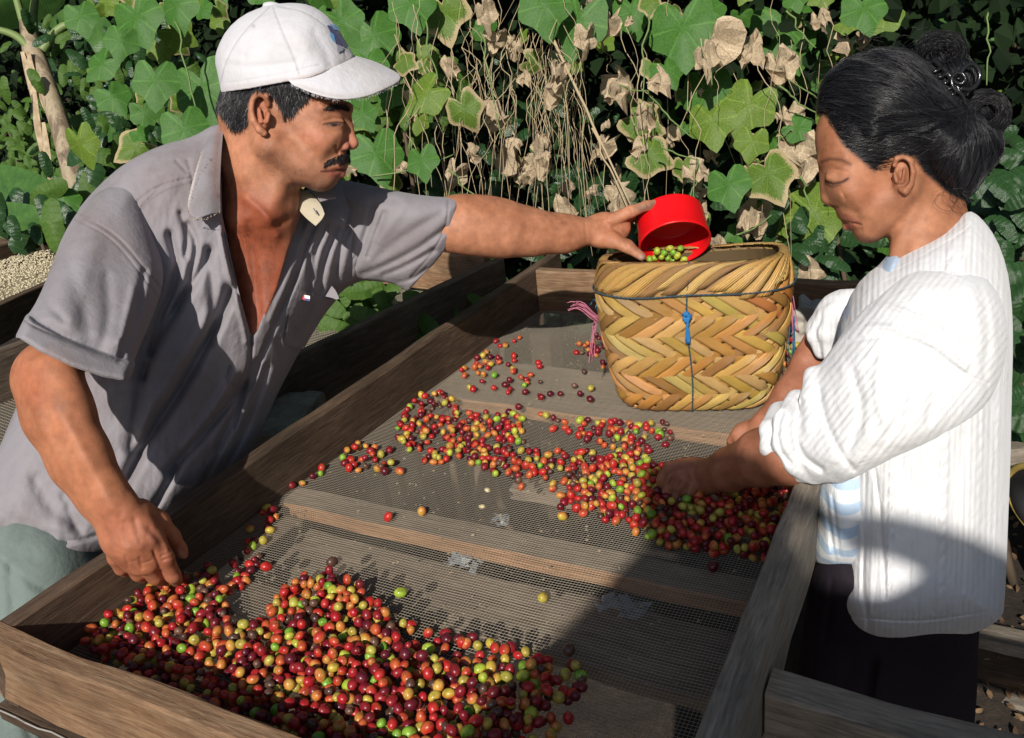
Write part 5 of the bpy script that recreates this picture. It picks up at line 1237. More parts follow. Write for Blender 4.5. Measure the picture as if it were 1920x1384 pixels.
# ================================================================== basket
BC = Vector((-.404, 1.335, 0)); BZ0 = zmesh(1.35) + .004; BH = .258
basket = empty('basket', (BC.x, BC.y, BZ0), 'woven bamboo basket tied with blue string standing on the mesh', 'basket')
BROT = math.radians(17)
def bsurf(th, v, off=0.0):
    """point on the basket wall: th angle, v 0 base .. 1 rim"""
    vv = max(v, 0.0); e = 4.6 - 1.6 * min(vv, 1)              # squarish base to round mouth
    rx = .126 + .033 * math.sin(min(vv, 1.1) * 1.75) ** .8 if vv > 0 else .126; ry = .092 + .016 * math.sin(min(vv, 1.1) * 1.9) ** .8 if vv > 0 else .092
    rx -= .012 * max(0, vv - .8) / .2; k = 1.0
    if vv < .10: k = 1 - .08 * (1 - vv / .10) ** 2
    if v < 0: k = .92 + v * 3.2
    c, s = math.cos(th), math.sin(th); d = (abs(c) ** e + abs(s) ** e) ** (-1 / e)
    x = (rx * k + off) * d * c; y = (ry * k + off) * d * s; z = vv * BH + .002 * math.sin(th * 2 + 1) * vv + .0015 * math.cos(th * 3) * vv - .017 * max(0, vv) ** 2 * (1 + math.sin(th))
    return Vector((x * math.cos(BROT) - y * math.sin(BROT), x * math.sin(BROT) + y * math.cos(BROT), z))
def m_bamboo(n, p):
    a = attr(n); u = n.nodes.new('ShaderNodeUVMap'); u.uv_map = 'UVMap'; m = n.nodes.new('ShaderNodeMapping'); n.links.new(u.outputs[0], m.inputs[0]); m.inputs['Scale'].default_value = (1.5, 9, 1)
    q = noise(n, 2.4, 6, .7, m.outputs[0], .2); c = ramp(n, q.outputs[0], [(.28, (.50, .40, .28)), (.48, (.95, .9, .85)), (.7, (1.25, 1.2, 1.1))]); n.links.new(mix(n, a.outputs['Color'], c.outputs[0], 1.0, 'MULTIPLY'), p.inputs['Base Color'])
    p.inputs['Roughness'].default_value = .34; p.inputs['Specular IOR Level'].default_value = .5
    w = n.nodes.new('ShaderNodeTexWave'); w.bands_direction = 'Y'; w.inputs['Scale'].default_value = .95; w.inputs['Distortion'].default_value = .4; n.links.new(u.outputs[0], w.inputs['Vector'])
    m3 = n.nodes.new('ShaderNodeMapping'); n.links.new(u.outputs[0], m3.inputs[0]); m3.inputs['Scale'].default_value = (1, 40, 1); q3 = noise(n, 2, 4, .6, m3.outputs[0])
    b1 = bump(n, p, w.outputs[0], .7, .0016); bump(n, p, q3.outputs[0], .4, .0008, b1)
M_BAMBOO = mat('split_bamboo', m_bamboo)
NS = 32; dl = 2 * math.pi / NS; SL = 2.15      # strips per direction; turn per height (radians)
def strip(kind, i, rng):
    """one bamboo strip running diagonally from the base to the rim, over two and under two"""
    sg = 1 if kind == 0 else -1; n = 64; nu = 4; rows = []; uv = []; V = []; C = []
    base = rng.choice([(.62, .35, .10), (.70, .43, .14), (.54, .28, .075), (.74, .48, .17), (.42, .22, .065)]); base = [b * rng.uniform(.85, 1.15) for b in base]; dk = rng.uniform(.35, 1.0); gs = rng.uniform(.66, .9); ph = rng.uniform(0, 9); wf = rng.uniform(.76, .99); ofs = rng.uniform(-.09, .09)
    for a in range(n + 1):
        v = -.05 + 1.045 * a / n
        for b in range(nu + 1):
            u = (b / nu - .5) * wf + ofs; th = (i + .5 + u) * dl + sg * SL * v
            # crossing index along the strip
            pA = (th - SL * v) / dl; pB = (th + SL * v) / dl; j = pB if kind == 0 else pA; ii = pA if kind == 0 else pB
            cell = (math.floor(j) - (math.floor(ii) if kind == 0 else math.floor(ii))) if kind == 0 else (math.floor(pB) - math.floor(pA))
            ph_ = ((pB - math.floor(pA)) if kind == 0 else (math.floor(pB) - pA)) % 6
            s = math.sin((ph_) * math.pi / 3) if kind == 0 else -math.sin((ph_) * math.pi / 3)
            h = max(-1, min(1, s * 2.4)) * .0017
            arch = .0009 * (1 - (2 * b / nu - 1) ** 2)
            V.append(bsurf(th, v, h + arch)); g = max(0, min(1, (v - gs) * 6)) * dk; gr = (.30, .22, .13)
            m = .9 + .2 * mnoise.noise(Vector((v * 9 + ph, i, kind))); C.append([(x * (1 - g) + y * g) * m for x, y in zip(base, gr)]); uv.append((v * 10 + ph, (b / nu) * 3 + i * 3.0))
    m = nu + 1; F = [(a * m + b, a * m + b + 1, (a + 1) * m + b + 1, (a + 1) * m + b) for a in range(n) for b in range(nu)]
    if kind == 1 or True: F = [tuple(reversed(f)) for f in F] if sg < 0 and False else F
    me = bpy.data.meshes.new('bamboo_strip'); me.from_pydata(V, [], F); me.polygons.foreach_set('use_smooth', [True] * len(F)); add_col(me, np.array(C)); set_uv(me, np.array(uv)); me.materials.append(M_BAMBOO); me.update()
    o = bpy.data.objects.new('bamboo_strip', me); COL.objects.link(o); o.parent = basket
    sm = o.modifiers.new('thickness', 'SOLIDIFY'); sm.thickness = .0011; sm.offset = 0
rng = random.Random(5)
for i in range(NS): strip(0, i, rng); strip(1, i, rng)
def rim_strip(i, n_, rng):
    """slanting strip bent over the rim"""
    V = []; C = []; uv = []; nn = 12; t0 = 2 * math.pi * i / n_ + rng.uniform(-.03, .03); c = rng.choice([(.58, .36, .12), (.50, .30, .10), (.64, .44, .17), (.36, .21, .09)]); wdt = rng.uniform(.7, 1.15) * 2 * math.pi / n_ * 1.25; lo = rng.uniform(.80, .88)
    for a in range(nn + 1):
        t = a / nn; v = lo + (1.03 - lo) * math.sin(min(t, .8) / .8 * math.pi / 2); off = .0052 + .0012 * math.sin(t * 3) - (0 if t < .8 else (t - .8) / .2 * .012)
        for b in range(3):
            th = t0 + t * .62 + (b / 2 - .5) * wdt; V.append(bsurf(th, v, off + (.0012 if b == 1 else 0))); C.append([x * rng.uniform(.95, 1.05) for x in c]); uv.append((t * 5 + i, b / 2 * 2 + i * 2))
    F = [(a * 3 + b, a * 3 + b + 1, (a + 1) * 3 + b + 1, (a + 1) * 3 + b) for a in range(nn) for b in range(2)]
    me = bpy.data.meshes.new('rim_strip'); me.from_pydata(V, [], F); me.polygons.foreach_set('use_smooth', [True] * len(F)); add_col(me, np.array(C)); set_uv(me, np.array(uv)); me.materials.append(M_BAMBOO); me.update()
    o = bpy.data.objects.new('rim_strip', me); COL.objects.link(o); o.parent = basket; sm = o.modifiers.new('thickness', 'SOLIDIFY'); sm.thickness = .0012; sm.offset = 0
for i in range(46): rim_strip(i, 46, rng)
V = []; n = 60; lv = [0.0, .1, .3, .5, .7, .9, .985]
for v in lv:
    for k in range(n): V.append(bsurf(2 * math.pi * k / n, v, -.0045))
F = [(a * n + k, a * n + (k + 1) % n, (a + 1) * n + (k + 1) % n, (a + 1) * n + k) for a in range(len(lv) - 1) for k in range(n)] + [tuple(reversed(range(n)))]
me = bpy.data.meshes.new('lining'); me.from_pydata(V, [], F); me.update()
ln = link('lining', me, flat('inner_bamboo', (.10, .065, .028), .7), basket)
# blue string round the basket and down its front
M_STR = flat('blue_nylon_string', (.03, .13, .24), .7); M_STRD = flat('faded_blue_string', (.035, .07, .095), .8); M_PINK = flat('pink_nylon_string', (.50, .16, .24), .8)
def twisted(pts, r, name, m, parent):
    """two-ply cord"""
    pts = [Vector(p) for p in pts]; L = []
    for a, b in zip(pts[:-1], pts[1:]):
        k = max(1, int((b - a).length / .0022)); L += [a.lerp(b, t / k) for t in range(k)]
    L.append(pts[-1]); mb = MB()
    for s in (0, math.pi):
        q = []
        for i, p in enumerate(L):
            t = (L[min(i + 1, len(L) - 1)] - L[max(i - 1, 0)]).normalized(); a = t.cross(Vector((.3, .2, .9))).normalized(); b = t.cross(a); an = i * 1.0 + s
            q.append(p + (a * math.cos(an) + b * math.sin(an)) * r * .6)
        mb.tube(q, r * .62, 5)
    return link(name, mb.mesh(name, True), m, parent)
FT = math.radians(-90) - BROT + math.radians(-20) + math.radians(17)
def front_th(px):
    """angle whose wall point shows nearest to photo column px, on the near side"""
    best = None
    for k in range(720):
        th = 2 * math.pi * k / 720; w = bsurf(th, .5) + Vector(basket.location); q = project(np.array([w]))[0]
        if abs(q[0] - px) < 3 and (best is None or q[2] < best[1]): best = (th, q[2])
    return best[0] if best else -1.4
tf = front_th(1290)
twisted([bsurf(tf + .02 * math.sin(v * 7), v, .0062) for v in [.0, .1, .2, .3, .4, .5, .6, .7, .8, .9, 1.0, 1.035]] + [bsurf(tf, 1.03, -.006), bsurf(tf, .95, -.010)], .0013, 'string', M_STRD, basket)
twisted([bsurf(2 * math.pi * k / 60, .835 + .035 * math.cos(2 * math.pi * k / 60 - tf + math.pi) * 0 - .018 * math.exp(-((((2 * math.pi * k / 60 - tf + .45 + math.pi) % (2 * math.pi)) - math.pi) / .3) ** 2), .0075) for k in range(61)], .0013, 'string', M_STRD, basket)
kn = bsurf(tf, .70, .008); mb = MB(); rg = random.Random(2)
for k in range(7):
    a0 = rg.uniform(0, 6); mb.tube([kn + Vector((math.cos(a0 + t * .8) * .007 * rg.uniform(.2, 1.1) - .002, -.003 + math.cos(t) * .003, math.sin(a0 + t * .8) * .009 * rg.uniform(.3, 1.1))) for t in range(7)], .0016, 6)
for k in range(4): mb.tube([kn + Vector((-.002 + k * .0012 + rg.uniform(-.001, .001), -.004, -.004 * j + 0)) + Vector((math.sin(j * .5 + k) * .0015, -.001, 0)) for j in range(12)], .0014, 5)
link('knot', mb.mesh('knot', True), flat('bright_blue_string', (.02, .17, .42), .6), basket)
def tuft(px, py, d, m, n, seed, dx, dy, name):
    rg = random.Random(seed); mb = MB(); b = Vector(basket.location)
    for k in range(n):
        o0 = (rg.uniform(-4, 4), rg.uniform(-4, 4)); pts = []
        for j in range(9):
            t = j / 8; pts.append(Vector(W(px + o0[0] * (1 + t) + dx * t, py + o0[1] * (1 + t) + dy * t + 9 * math.sin(t * 5 + seed), d + .01 * math.sin(j + k))) - b)
        mb.tube(pts, .0008, 4)
    link(name, mb.mesh(name, True), m, basket)
tuft(1130, 592, 1.47, M_PINK, 9, 1, -60, -14, 'tassel'); tuft(1128, 580, 1.47, M_STR, 5, 2, -14, -8, 'tassel'); tuft(1118, 600, 1.47, M_PINK, 5, 3, -6, 66, 'tassel'); tuft(1480, 545, 1.38, M_PINK, 8, 4, 14, 78, 'tassel'); tuft(1486, 600, 1.38, M_STR, 5, 5, -2, 70, 'tassel')

# ---- red cup and the green cherries it tips out
def build_cup():
    r = .0605; ax = (RM @ np.array([.06, -.875, .48])); ax /= np.linalg.norm(ax); A = Vector(ax); c = Vector(W(1255, 402, 1.50))
    X = A.cross(Vector((0, 0, 1))).normalized(); Y = A.cross(X)
    prof = [(0, .0), (r * .90, 0), (r * .96, .0025), (r * .975, .006), (r * .985, .036), (r * 1.0, .0385), (r * 1.0, .0410), (r * 1.012, .0425), (r * 1.02, .060), (r * 1.035, .0615), (r * 1.035, .0645), (r * 1.02, .066), (r * .985, .0655), (r * .965, .058), (r * .955, .012), (r * .93, .007), (0, .006)]
    V = []; n = 56
    for (q, z) in prof:
        for k in range(n):
            an = 2 * math.pi * k / n; V.append(c + A * z + (X * math.cos(an) + Y * math.sin(an)) * q)
    F = [(a * n + k, a * n + (k + 1) % n, (a + 1) * n + (k + 1) % n, (a + 1) * n + k) for a in range(len(prof) - 1) for k in range(n)]
    me = bpy.data.meshes.new('red_cup'); me.from_pydata([v - c for v in V], [], F); me.polygons.foreach_set('use_smooth', [True] * len(F)); me.update(); return me, c, A
me, cc, CA = build_cup(); cup = link('red_cup', me, flat('red_plastic', (.72, .006, .010), .36, .4)); cup.location = cc; tag(cup, 'round bright red plastic cup held tipped over the basket', 'cup')
GP = [(1232, 471), (1245, 474), (1256, 466), (1262, 474), (1240, 482), (1252, 484), (1270, 480), (1276, 466), (1228, 484), (1218, 486), (1282, 487), (1262, 488)]
for i, (px, py) in enumerate(GP):
    me = CH['green'][i % 2][0]; o = bpy.data.objects.new('coffee_cherry', me); COL.objects.link(o); o.location = W(px, py, 1.49 + (i % 3) * .012); o.rotation_euler = (i, i * 2, i * .7); tag(o, 'green coffee cherry tumbling out of the red cup', 'coffee cherry', 'green cherries tumbling out of the red cup')
# ================================================================== ground, hillside, neighbouring trays
def m_soil(n, p):
    v = coord(n); q = noise(n, 5, 8, .7, v); q2 = noise(n, 60, 5, .7, v); r = ramp(n, q.outputs[0], [(.3, (.010, .008, .006)), (.5, (.028, .020, .014)), (.72, (.055, .037, .024))]); r2 = ramp(n, q2.outputs[0], [(.3, (.6, .6, .6)), (.7, (1.3, 1.25, 1.2))])
    n.links.new(mix(n, r.outputs[0], r2.outputs[0], 1.0, 'MULTIPLY'), p.inputs['Base Color']); p.inputs['Roughness'].default_value = .95; b1 = bump(n, p, q.outputs[0], .6, .03); bump(n, p, q2.outputs[0], .7, .006, b1)
M_SOIL = mat('dark_soil', m_soil)
def height(x, y):
    h = 0.04 * mnoise.noise(Vector((x * .8, y * .8, 0))) + .015 * mnoise.noise(Vector((x * 4, y * 4, 2)))
    if y > 2.9: h += min(3.2, (y - 2.9) * 1.05) + .25 * mnoise.noise(Vector((x * .7, y * .7, 5))) * min(1, y - 2.9)
    if y > 6: h += (y - 6) * .25
    return h
def terrain():
    xs = np.concatenate([np.linspace(-60, -8, 14), np.linspace(-7.5, 5, 90), np.linspace(5.5, 60, 14)]); ys = np.concatenate([np.linspace(-60, -3, 14), np.linspace(-2.6, 7, 80), np.linspace(8, 120, 16)])
    V = np.array([(x, y, height(x, y) if -60 < y else 0) for x in xs for y in ys]); n, m = len(xs), len(ys); i = np.arange(n * m).reshape(n, m)
    q = np.stack([i[:-1, :-1], i[1:, :-1], i[1:, 1:], i[:-1, 1:]], -1).reshape(-1, 4); return mesh_np('ground', V, q)
tag(link('ground', terrain(), M_SOIL), kind='structure')
M_WMID = mat('mid_brown_timber', m_wood((.07, .05, .035), (.15, .11, .08), (.25, .19, .14)))
# adjacent empty tray on the left, behind the man
t2 = empty('drying_tray', (-1.4, 1.3, 0), 'dark wooden drying tray behind the man, its board running up towards the vines', 'drying tray')
a = Vector(WZ(930, 481, .93)); b = Vector(WZ(545, 663, .93)); dr = (b - a).normalized(); b2 = b + dr * 1.1
board('side_board', a, b2, .028, .145, M_WMID, t2, side=1, seed=31, rough=.003)
nrm = Vector((0, 0, 1)).cross(dr).normalized(); nrm = nrm if nrm.x < 0 else -nrm
board('end_board', a + nrm * .03, a + nrm * .74, .028, .11, M_WFRONT, t2, seed=32)
board('side_board', a + nrm * .72, b2 + nrm * .72, .028, .13, M_WMID, t2, seed=33)
board('lower_board', a + dr * .15 + nrm * .02 + Vector((0, 0, -.16)), b2 + nrm * .02 + Vector((0, 0, -.16)), .03, .05, M_WMID, t2, seed=34)
board('cross_beam', a + dr * .52 + Vector((.02, 0, -.22)), a + dr * .50 + nrm * .8 + Vector((0, 0, -.22)), .10, .03, M_WMID, t2, seed=35)
for k in (.1, 1.1):
    for s in (.04, .68): board('leg', a + dr * k + nrm * s - Vector((0, 0, .14)), a + dr * (k + .05) + nrm * s - Vector((0, 0, .14)), .05, .80, M_WMID, t2, seed=36)
mbt = []
rng = random.Random(4)
def coarse_mesh(o0, ax, ay, lx, ly, sp, z, name, parent):
    mb = MB()
    for i in range(int(lx / sp)):
        p = o0 + ax * (i * sp); mb.box((p + ay * ly / 2) + Vector((0, 0, z)), .0008, ly, .0008, Matrix((ax, ay, Vector((0, 0, 1)))).transposed())
    for i in range(int(ly / sp)):
        p = o0 + ay * (i * sp); mb.box((p + ax * lx / 2) + Vector((0, 0, z + .0008)), lx, .0008, .0008, Matrix((ax, ay, Vector((0, 0, 1)))).transposed())
    o = parent_keep(link(name, mb.mesh(name), M_WIRE), parent); tag(o, kind='stuff'); return o
coarse_mesh(a + dr * .02, nrm, dr, .70, (b2 - a).length - .05, .0085, -.115, 'wire_mesh', t2)
# further tray on the left, full of pale parchment coffee
t3 = empty('drying_tray', (-2.6, 1.9, 0), 'wooden tray at the left edge heaped with pale drying coffee beans', 'drying tray')
zt = .93
pA = Vector(WZ(125, 421, zt)); pB = Vector(WZ(0, 460, zt)); dB = (pB - pA).normalized()
pC = Vector(WZ(-20, 414, zt)); pD = Vector(WZ(200, 424, zt))
board('end_board', pC + Vector((-.8, 0, 0)), pD + Vector((.35, .0, 0)), .03, .11, M_WBROWN, t3, seed=41)
board('side_board', pA, pA + dB * 2.2, .03, .12, M_WBROWN, t3, seed=42)
pE = Vector(WZ(90, 527, zt)); pF = Vector(WZ(0, 568, zt)); dE = (pF - pE).normalized()
board('side_board', pE - dE * .9, pE + dE * 1.4, .03, .10, M_WBROWN, t3, seed=43)
board('side_board', pE - dE * .9 + Vector((.03, -.02, -.13)), pE + dE * 1.4 + Vector((.03, -.02, -.13)), .03, .10, M_WDARK, t3, seed=44)
for k in (-.6, .4, 1.2): board('leg', pE + dE * k + Vector((0, 0, -.1)), pE + dE * (k + .06) + Vector((0, 0, -.1)), .06, .82, M_WDARK, t3, seed=45)
for k in (.1, 1.2): board('leg', pA + dB * k + Vector((0, 0, -.12)), pA + dB * (k + .06) + Vector((0, 0, -.12)), .06, .80, M_WDARK, t3, seed=46)
q0 = Vector(((pE - dE * .9).x, (pE - dE * .9).y, 0))
def parchment():
    # a heap of pale beans on a thin bed
    rng = np.random.RandomState(3); A = np.array(pA); D1 = np.array(dB); c = np.array(pE - dE * .9); D2 = np.array(dE); n = 15000; s = rng.uniform(0, 1, n); t = rng.uniform(0, 1, n)
    P = (A + D1 * (s[:, None] * 2.2)) * (1 - t[:, None]) + (c + D2 * (s[:, None] * 2.3)) * t[:, None]
    h = .040 + .028 * np.sin(t * 3.1) + .012 * np.array([mnoise.noise(Vector((x * 3, y * 3, 0))) for x, y, z in P]); P[:, 2] = zt - .10 + h + rng.uniform(0, .006, n)
    base = np.array([[-1, 0, 0], [1, 0, 0], [0, -.62, 0], [0, .62, 0], [0, 0, .5], [0, 0, -.3]]) * .0058; Fq = np.array([[0, 2, 4], [2, 1, 4], [1, 3, 4], [3, 0, 4], [2, 0, 5], [1, 2, 5], [3, 1, 5], [0, 3, 5]])
    an = rng.uniform(0, 6.28, n); ca, sa = np.cos(an), np.sin(an); B = np.repeat(base[None], n, 0); B[:, :, 2] += B[:, :, 0] * rng.uniform(-.5, .5, (n, 1)); X = B[:, :, 0] * ca[:, None] - B[:, :, 1] * sa[:, None]; Y = B[:, :, 0] * sa[:, None] + B[:, :, 1] * ca[:, None]; B[:, :, 0] = X; B[:, :, 1] = Y
    V = (B + P[:, None]).reshape(-1, 3); F = (Fq[None] + (np.arange(n) * 6)[:, None, None]).reshape(-1, 3); cc = np.repeat(rng.uniform(.75, 1.1, (n, 1)), 6, 0).reshape(-1, 1) * np.array([[.60, .52, .36]]); return mesh_np('parchment_coffee', V, F, cc, True)
def m_att(n, p):
    a = attr(n); n.links.new(a.outputs['Color'], p.inputs['Base Color']); p.inputs['Roughness'].default_value = .7
M_ATT = mat('parchment_husk', m_att)
tag(link('parchment_coffee', parchment(), M_ATT), 'bed of pale cream coffee beans drying in the tray at the left edge', 'coffee beans', kind='stuff')
mb = MB(); z = zt - .085
f4 = [pA, pA + dB * 2.2, pE - dE * .9 + dE * 2.3, pE - dE * .9]; mb.add([(p.x, p.y, z) for p in f4] + [(p.x, p.y, z - .01) for p in f4], [(3, 2, 1, 0), (4, 5, 6, 7), (0, 1, 5, 4), (1, 2, 6, 5), (2, 3, 7, 6), (3, 0, 4, 7)])
parent_keep(link('tray_floor', mb.mesh('tray_floor'), flat('bean_bed', (.40, .34, .22), .9)), t3)
# pale stone block between the man and the tray
def block(c, s, rot, seed, jit=.01, sub=10):
    V = []; F = []; rng = random.Random(seed); n = sub
    for ax in range(3):
        for sg in (-1, 1):
            b0 = len(V)
            for i in range(n + 1):
                for j in range(n + 1):
                    u, v = 2 * i / n - 1, 2 * j / n - 1; p = [0, 0, 0]; p[ax] = sg; p[(ax + 1) % 3] = u; p[(ax + 2) % 3] = v; q = Vector(p)
                    nn = Vector([math.copysign(abs(x) ** 1.0, x) for x in q]); r = (abs(q.x) ** 24 + abs(q.y) ** 24 + abs(q.z) ** 24) ** (-1 / 24); q = q * r
                    q = Vector((q.x * s[0] / 2, q.y * s[1] / 2, q.z * s[2] / 2)); q += q.normalized() * mnoise.noise(q * 60 + Vector((seed, 0, 0))) * jit; V.append(rot @ q + Vector(c))
            for i in range(n):
                for j in range(n):
                    f = (b0 + i * (n + 1) + j, b0 + (i + 1) * (n + 1) + j, b0 + (i + 1) * (n + 1) + j + 1, b0 + i * (n + 1) + j + 1); F.append(f if sg > 0 else f[::-1])
    return V, F
def m_conc(n, p):
    v = coord(n); q = noise(n, 30, 6, .7, v); q2 = noise(n, 180, 4, .7, v); r = ramp(n, q.outputs[0], [(.3, (.20, .18, .14)), (.6, (.36, .32, .25))]); n.links.new(r.outputs[0], p.inputs['Base Color']); p.inputs['Roughness'].default_value = .95; b1 = bump(n, p, q.outputs[0], 1, .006); bump(n, p, q2.outputs[0], .8, .003, b1)
M_CONC = mat('rough_concrete', m_conc)
c_ = Vector(W(535, 800, 1.60)); V, F = block((0, 0, 0), (.11, .17, .07), Matrix.Rotation(.35, 3, 'Z'), 3, .006)
me = bpy.data.meshes.new('concrete_block'); me.from_pydata(V, [], F); me.update(); o = link('concrete_block', me, M_CONC); o.location = c_; tag(o, "rough pale concrete block between the man's shirt and the tray", 'concrete block')
V, F = block((0, 0, 0), (.16, .3, c_.z - .05), Matrix.Rotation(.35, 3, 'Z'), 5, .01); me = bpy.data.meshes.new('support_post'); me.from_pydata(V, [], F); me.update(); o = link('support_post', me, M_WDARK); o.location = (c_.x, c_.y, (c_.z - .05) / 2); tag(o, 'thick dark post standing under the pale concrete block', 'post')
board('plank', W(600, 755, 1.62), W(520, 815, 1.55), .05, .02, M_WGREY, None, seed=52).name = 'loose_plank'
tag(bpy.data.objects['loose_plank'], 'short loose grey plank lying above the concrete block', 'plank')
# right-hand side: next tray with dark cherries, cross board, boards behind the woman
t4 = empty('drying_tray', (.2, .95, 0), 'lower wooden tray on the right, with a thick cross board in front of the woman', 'drying tray')
y4 = WZ(1450, 1255, .905)[1]
board('end_board', (XR + .033, y4, .905), (.75, y4 - .012, .905), .036, .115, M_WGREY, t4, side=-1, seed=61, rough=.003)
board('tray_floor', (XR + .036, y4 + .50, .70), (-.055, y4 + .50, .70), .52, .012, M_WDARK, t4, seed=62)
n0 = len(cher); cher2 = []
rng = random.Random(31); VV, FF, CC = [], [], []; b = 0
for k in range(420):
    x = rng.uniform(XR + .04, -.06); y = rng.uniform(y4 + .26, y4 + .74); kind = rng.choices(['dark red', 'bright red', 'orange and red', 'dried brown'], [.4, .2, .15, .3])[0]; me, V, F, C = CH[kind][rng.randrange(2)]; R = np.array(Matrix.Rotation(rng.uniform(0, 6), 3, 'X') @ Matrix.Rotation(rng.uniform(0, 6), 3, 'Y'))
    VV.append(V @ R.T + [x, y, .707 + rng.choice([0, 0, .009, .018])]); FF.append(F + b); CC.append(C); b += len(V)
tag(link('coffee_cherries', mesh_np('shaded_cherries', np.concatenate(VV), np.concatenate(FF), np.concatenate(CC)), M_CHERRY), "dark mass of coffee cherries in the lower tray beside the woman's trousers", 'coffee cherries', kind='stuff')
t5 = empty('timber_frame', (.5, 1.9, 0), 'low frame of rough grey boards behind and right of the woman', 'timber frame')
def wb(name, a_, b_, th, h, m, seed, par=t5): return board(name, Vector(W(*a_)), Vector(W(*b_)), th, h, m, par, seed=seed, rough=.004)
wb('board', (1500, 832, 2.3), (2100, 838, 1.9), .05, .14, M_WGREY, 71); wb('board', (1700, 1150, 2.1), (2100, 1240, 1.8), .07, .04, M_WGREY, 72); wb('board', (1700, 1200, 2.05), (2100, 1300, 1.75), .10, .05, M_WBROWN, 73); wb('board', (1700, 1270, 2.0), (2100, 1345, 1.7), .05, .04, M_WGREY, 74)
for i, (px, d) in enumerate(((1560, 2.2), (2020, 1.9))):
    p = Vector(W(px, 836, d)); board('post', p - Vector((0, 0, .02)), p + Vector((.06, 0, -.02)), .06, max(.3, p.z), M_WDARK, t5, seed=75)
# dark netting bundled behind the basket and a pale rag beside it
mb = MB(); rng = random.Random(14)
for _ in range(150):
    p = Vector(W(rng.uniform(1480, 1620), rng.uniform(545, 590), rng.uniform(1.95, 2.05))); d = Vector((rng.uniform(-.05, .05), rng.uniform(-.02, .02), rng.uniform(-.012, .012))); mb.tube([p - d, p + Vector((0, 0, rng.uniform(0, .012))), p + d], .0016, 4)
tag(link('netting', mb.mesh('netting', True), flat('black_netting', (.012, .013, .02), .5)), 'tangle of black plastic netting behind the basket', 'netting', kind='stuff')
c_ = Vector(W(1518, 604, 1.62)); V, F = block((0, 0, 0), (.052, .05, .072), Matrix.Rotation(.2, 3, 'Y'), 8, .016, 12); me = bpy.data.meshes.new('cloth_bundle'); me.from_pydata(V, [], F); me.polygons.foreach_set('use_smooth', [True] * len(F)); me.update()
o = link('cloth_bundle', me, flat('off_white_rag', (.42, .39, .33), .95)); o.location = c_; tag(o, "crumpled off-white cloth bundle between the basket and the woman's far sleeve", 'cloth')
# tyre and odds and ends at the right edge
c_ = Vector(W(1990, 960, 1.9)); mb = MB()
def torus(c, R_, r, ax, n=40, k=10, a0=0, a1=6.2832):
    X = Vector(ax).cross(Vector((0, 0, 1))).normalized(); Y = Vector(ax).cross(X).normalized(); return [c + X * math.cos(a0 + (a1 - a0) * i / n) * R_ + Y * math.sin(a0 + (a1 - a0) * i / n) * R_ for i in range(n + 1)]
ty = empty('wheel', c_, 'old black wheel with a worn yellow edge at the right edge of the photo', 'wheel')
mb.tube([p - c_ for p in torus(c_, .105, .024, (.6, .7, .3))], .026, 10); link('tyre', mb.mesh('tyre', True), flat('black_rubber', (.02, .02, .022), .6), ty)
mb = MB(); mb.tube([p - c_ for p in torus(c_ + Vector((-.008, -.018, .004)), .126, .008, (.6, .7, .3))], .008, 8); link('yellow_edge', mb.mesh('yellow_edge', True), flat('worn_yellow_paint', (.50, .36, .10), .6), ty)
mb = MB(); mb.tube([p - c_ for p in torus(c_, .05, .01, (.6, .7, .3))], .014, 8); link('rim', mb.mesh('rim', True), flat('grey_metal', (.12, .12, .12), .5), ty)

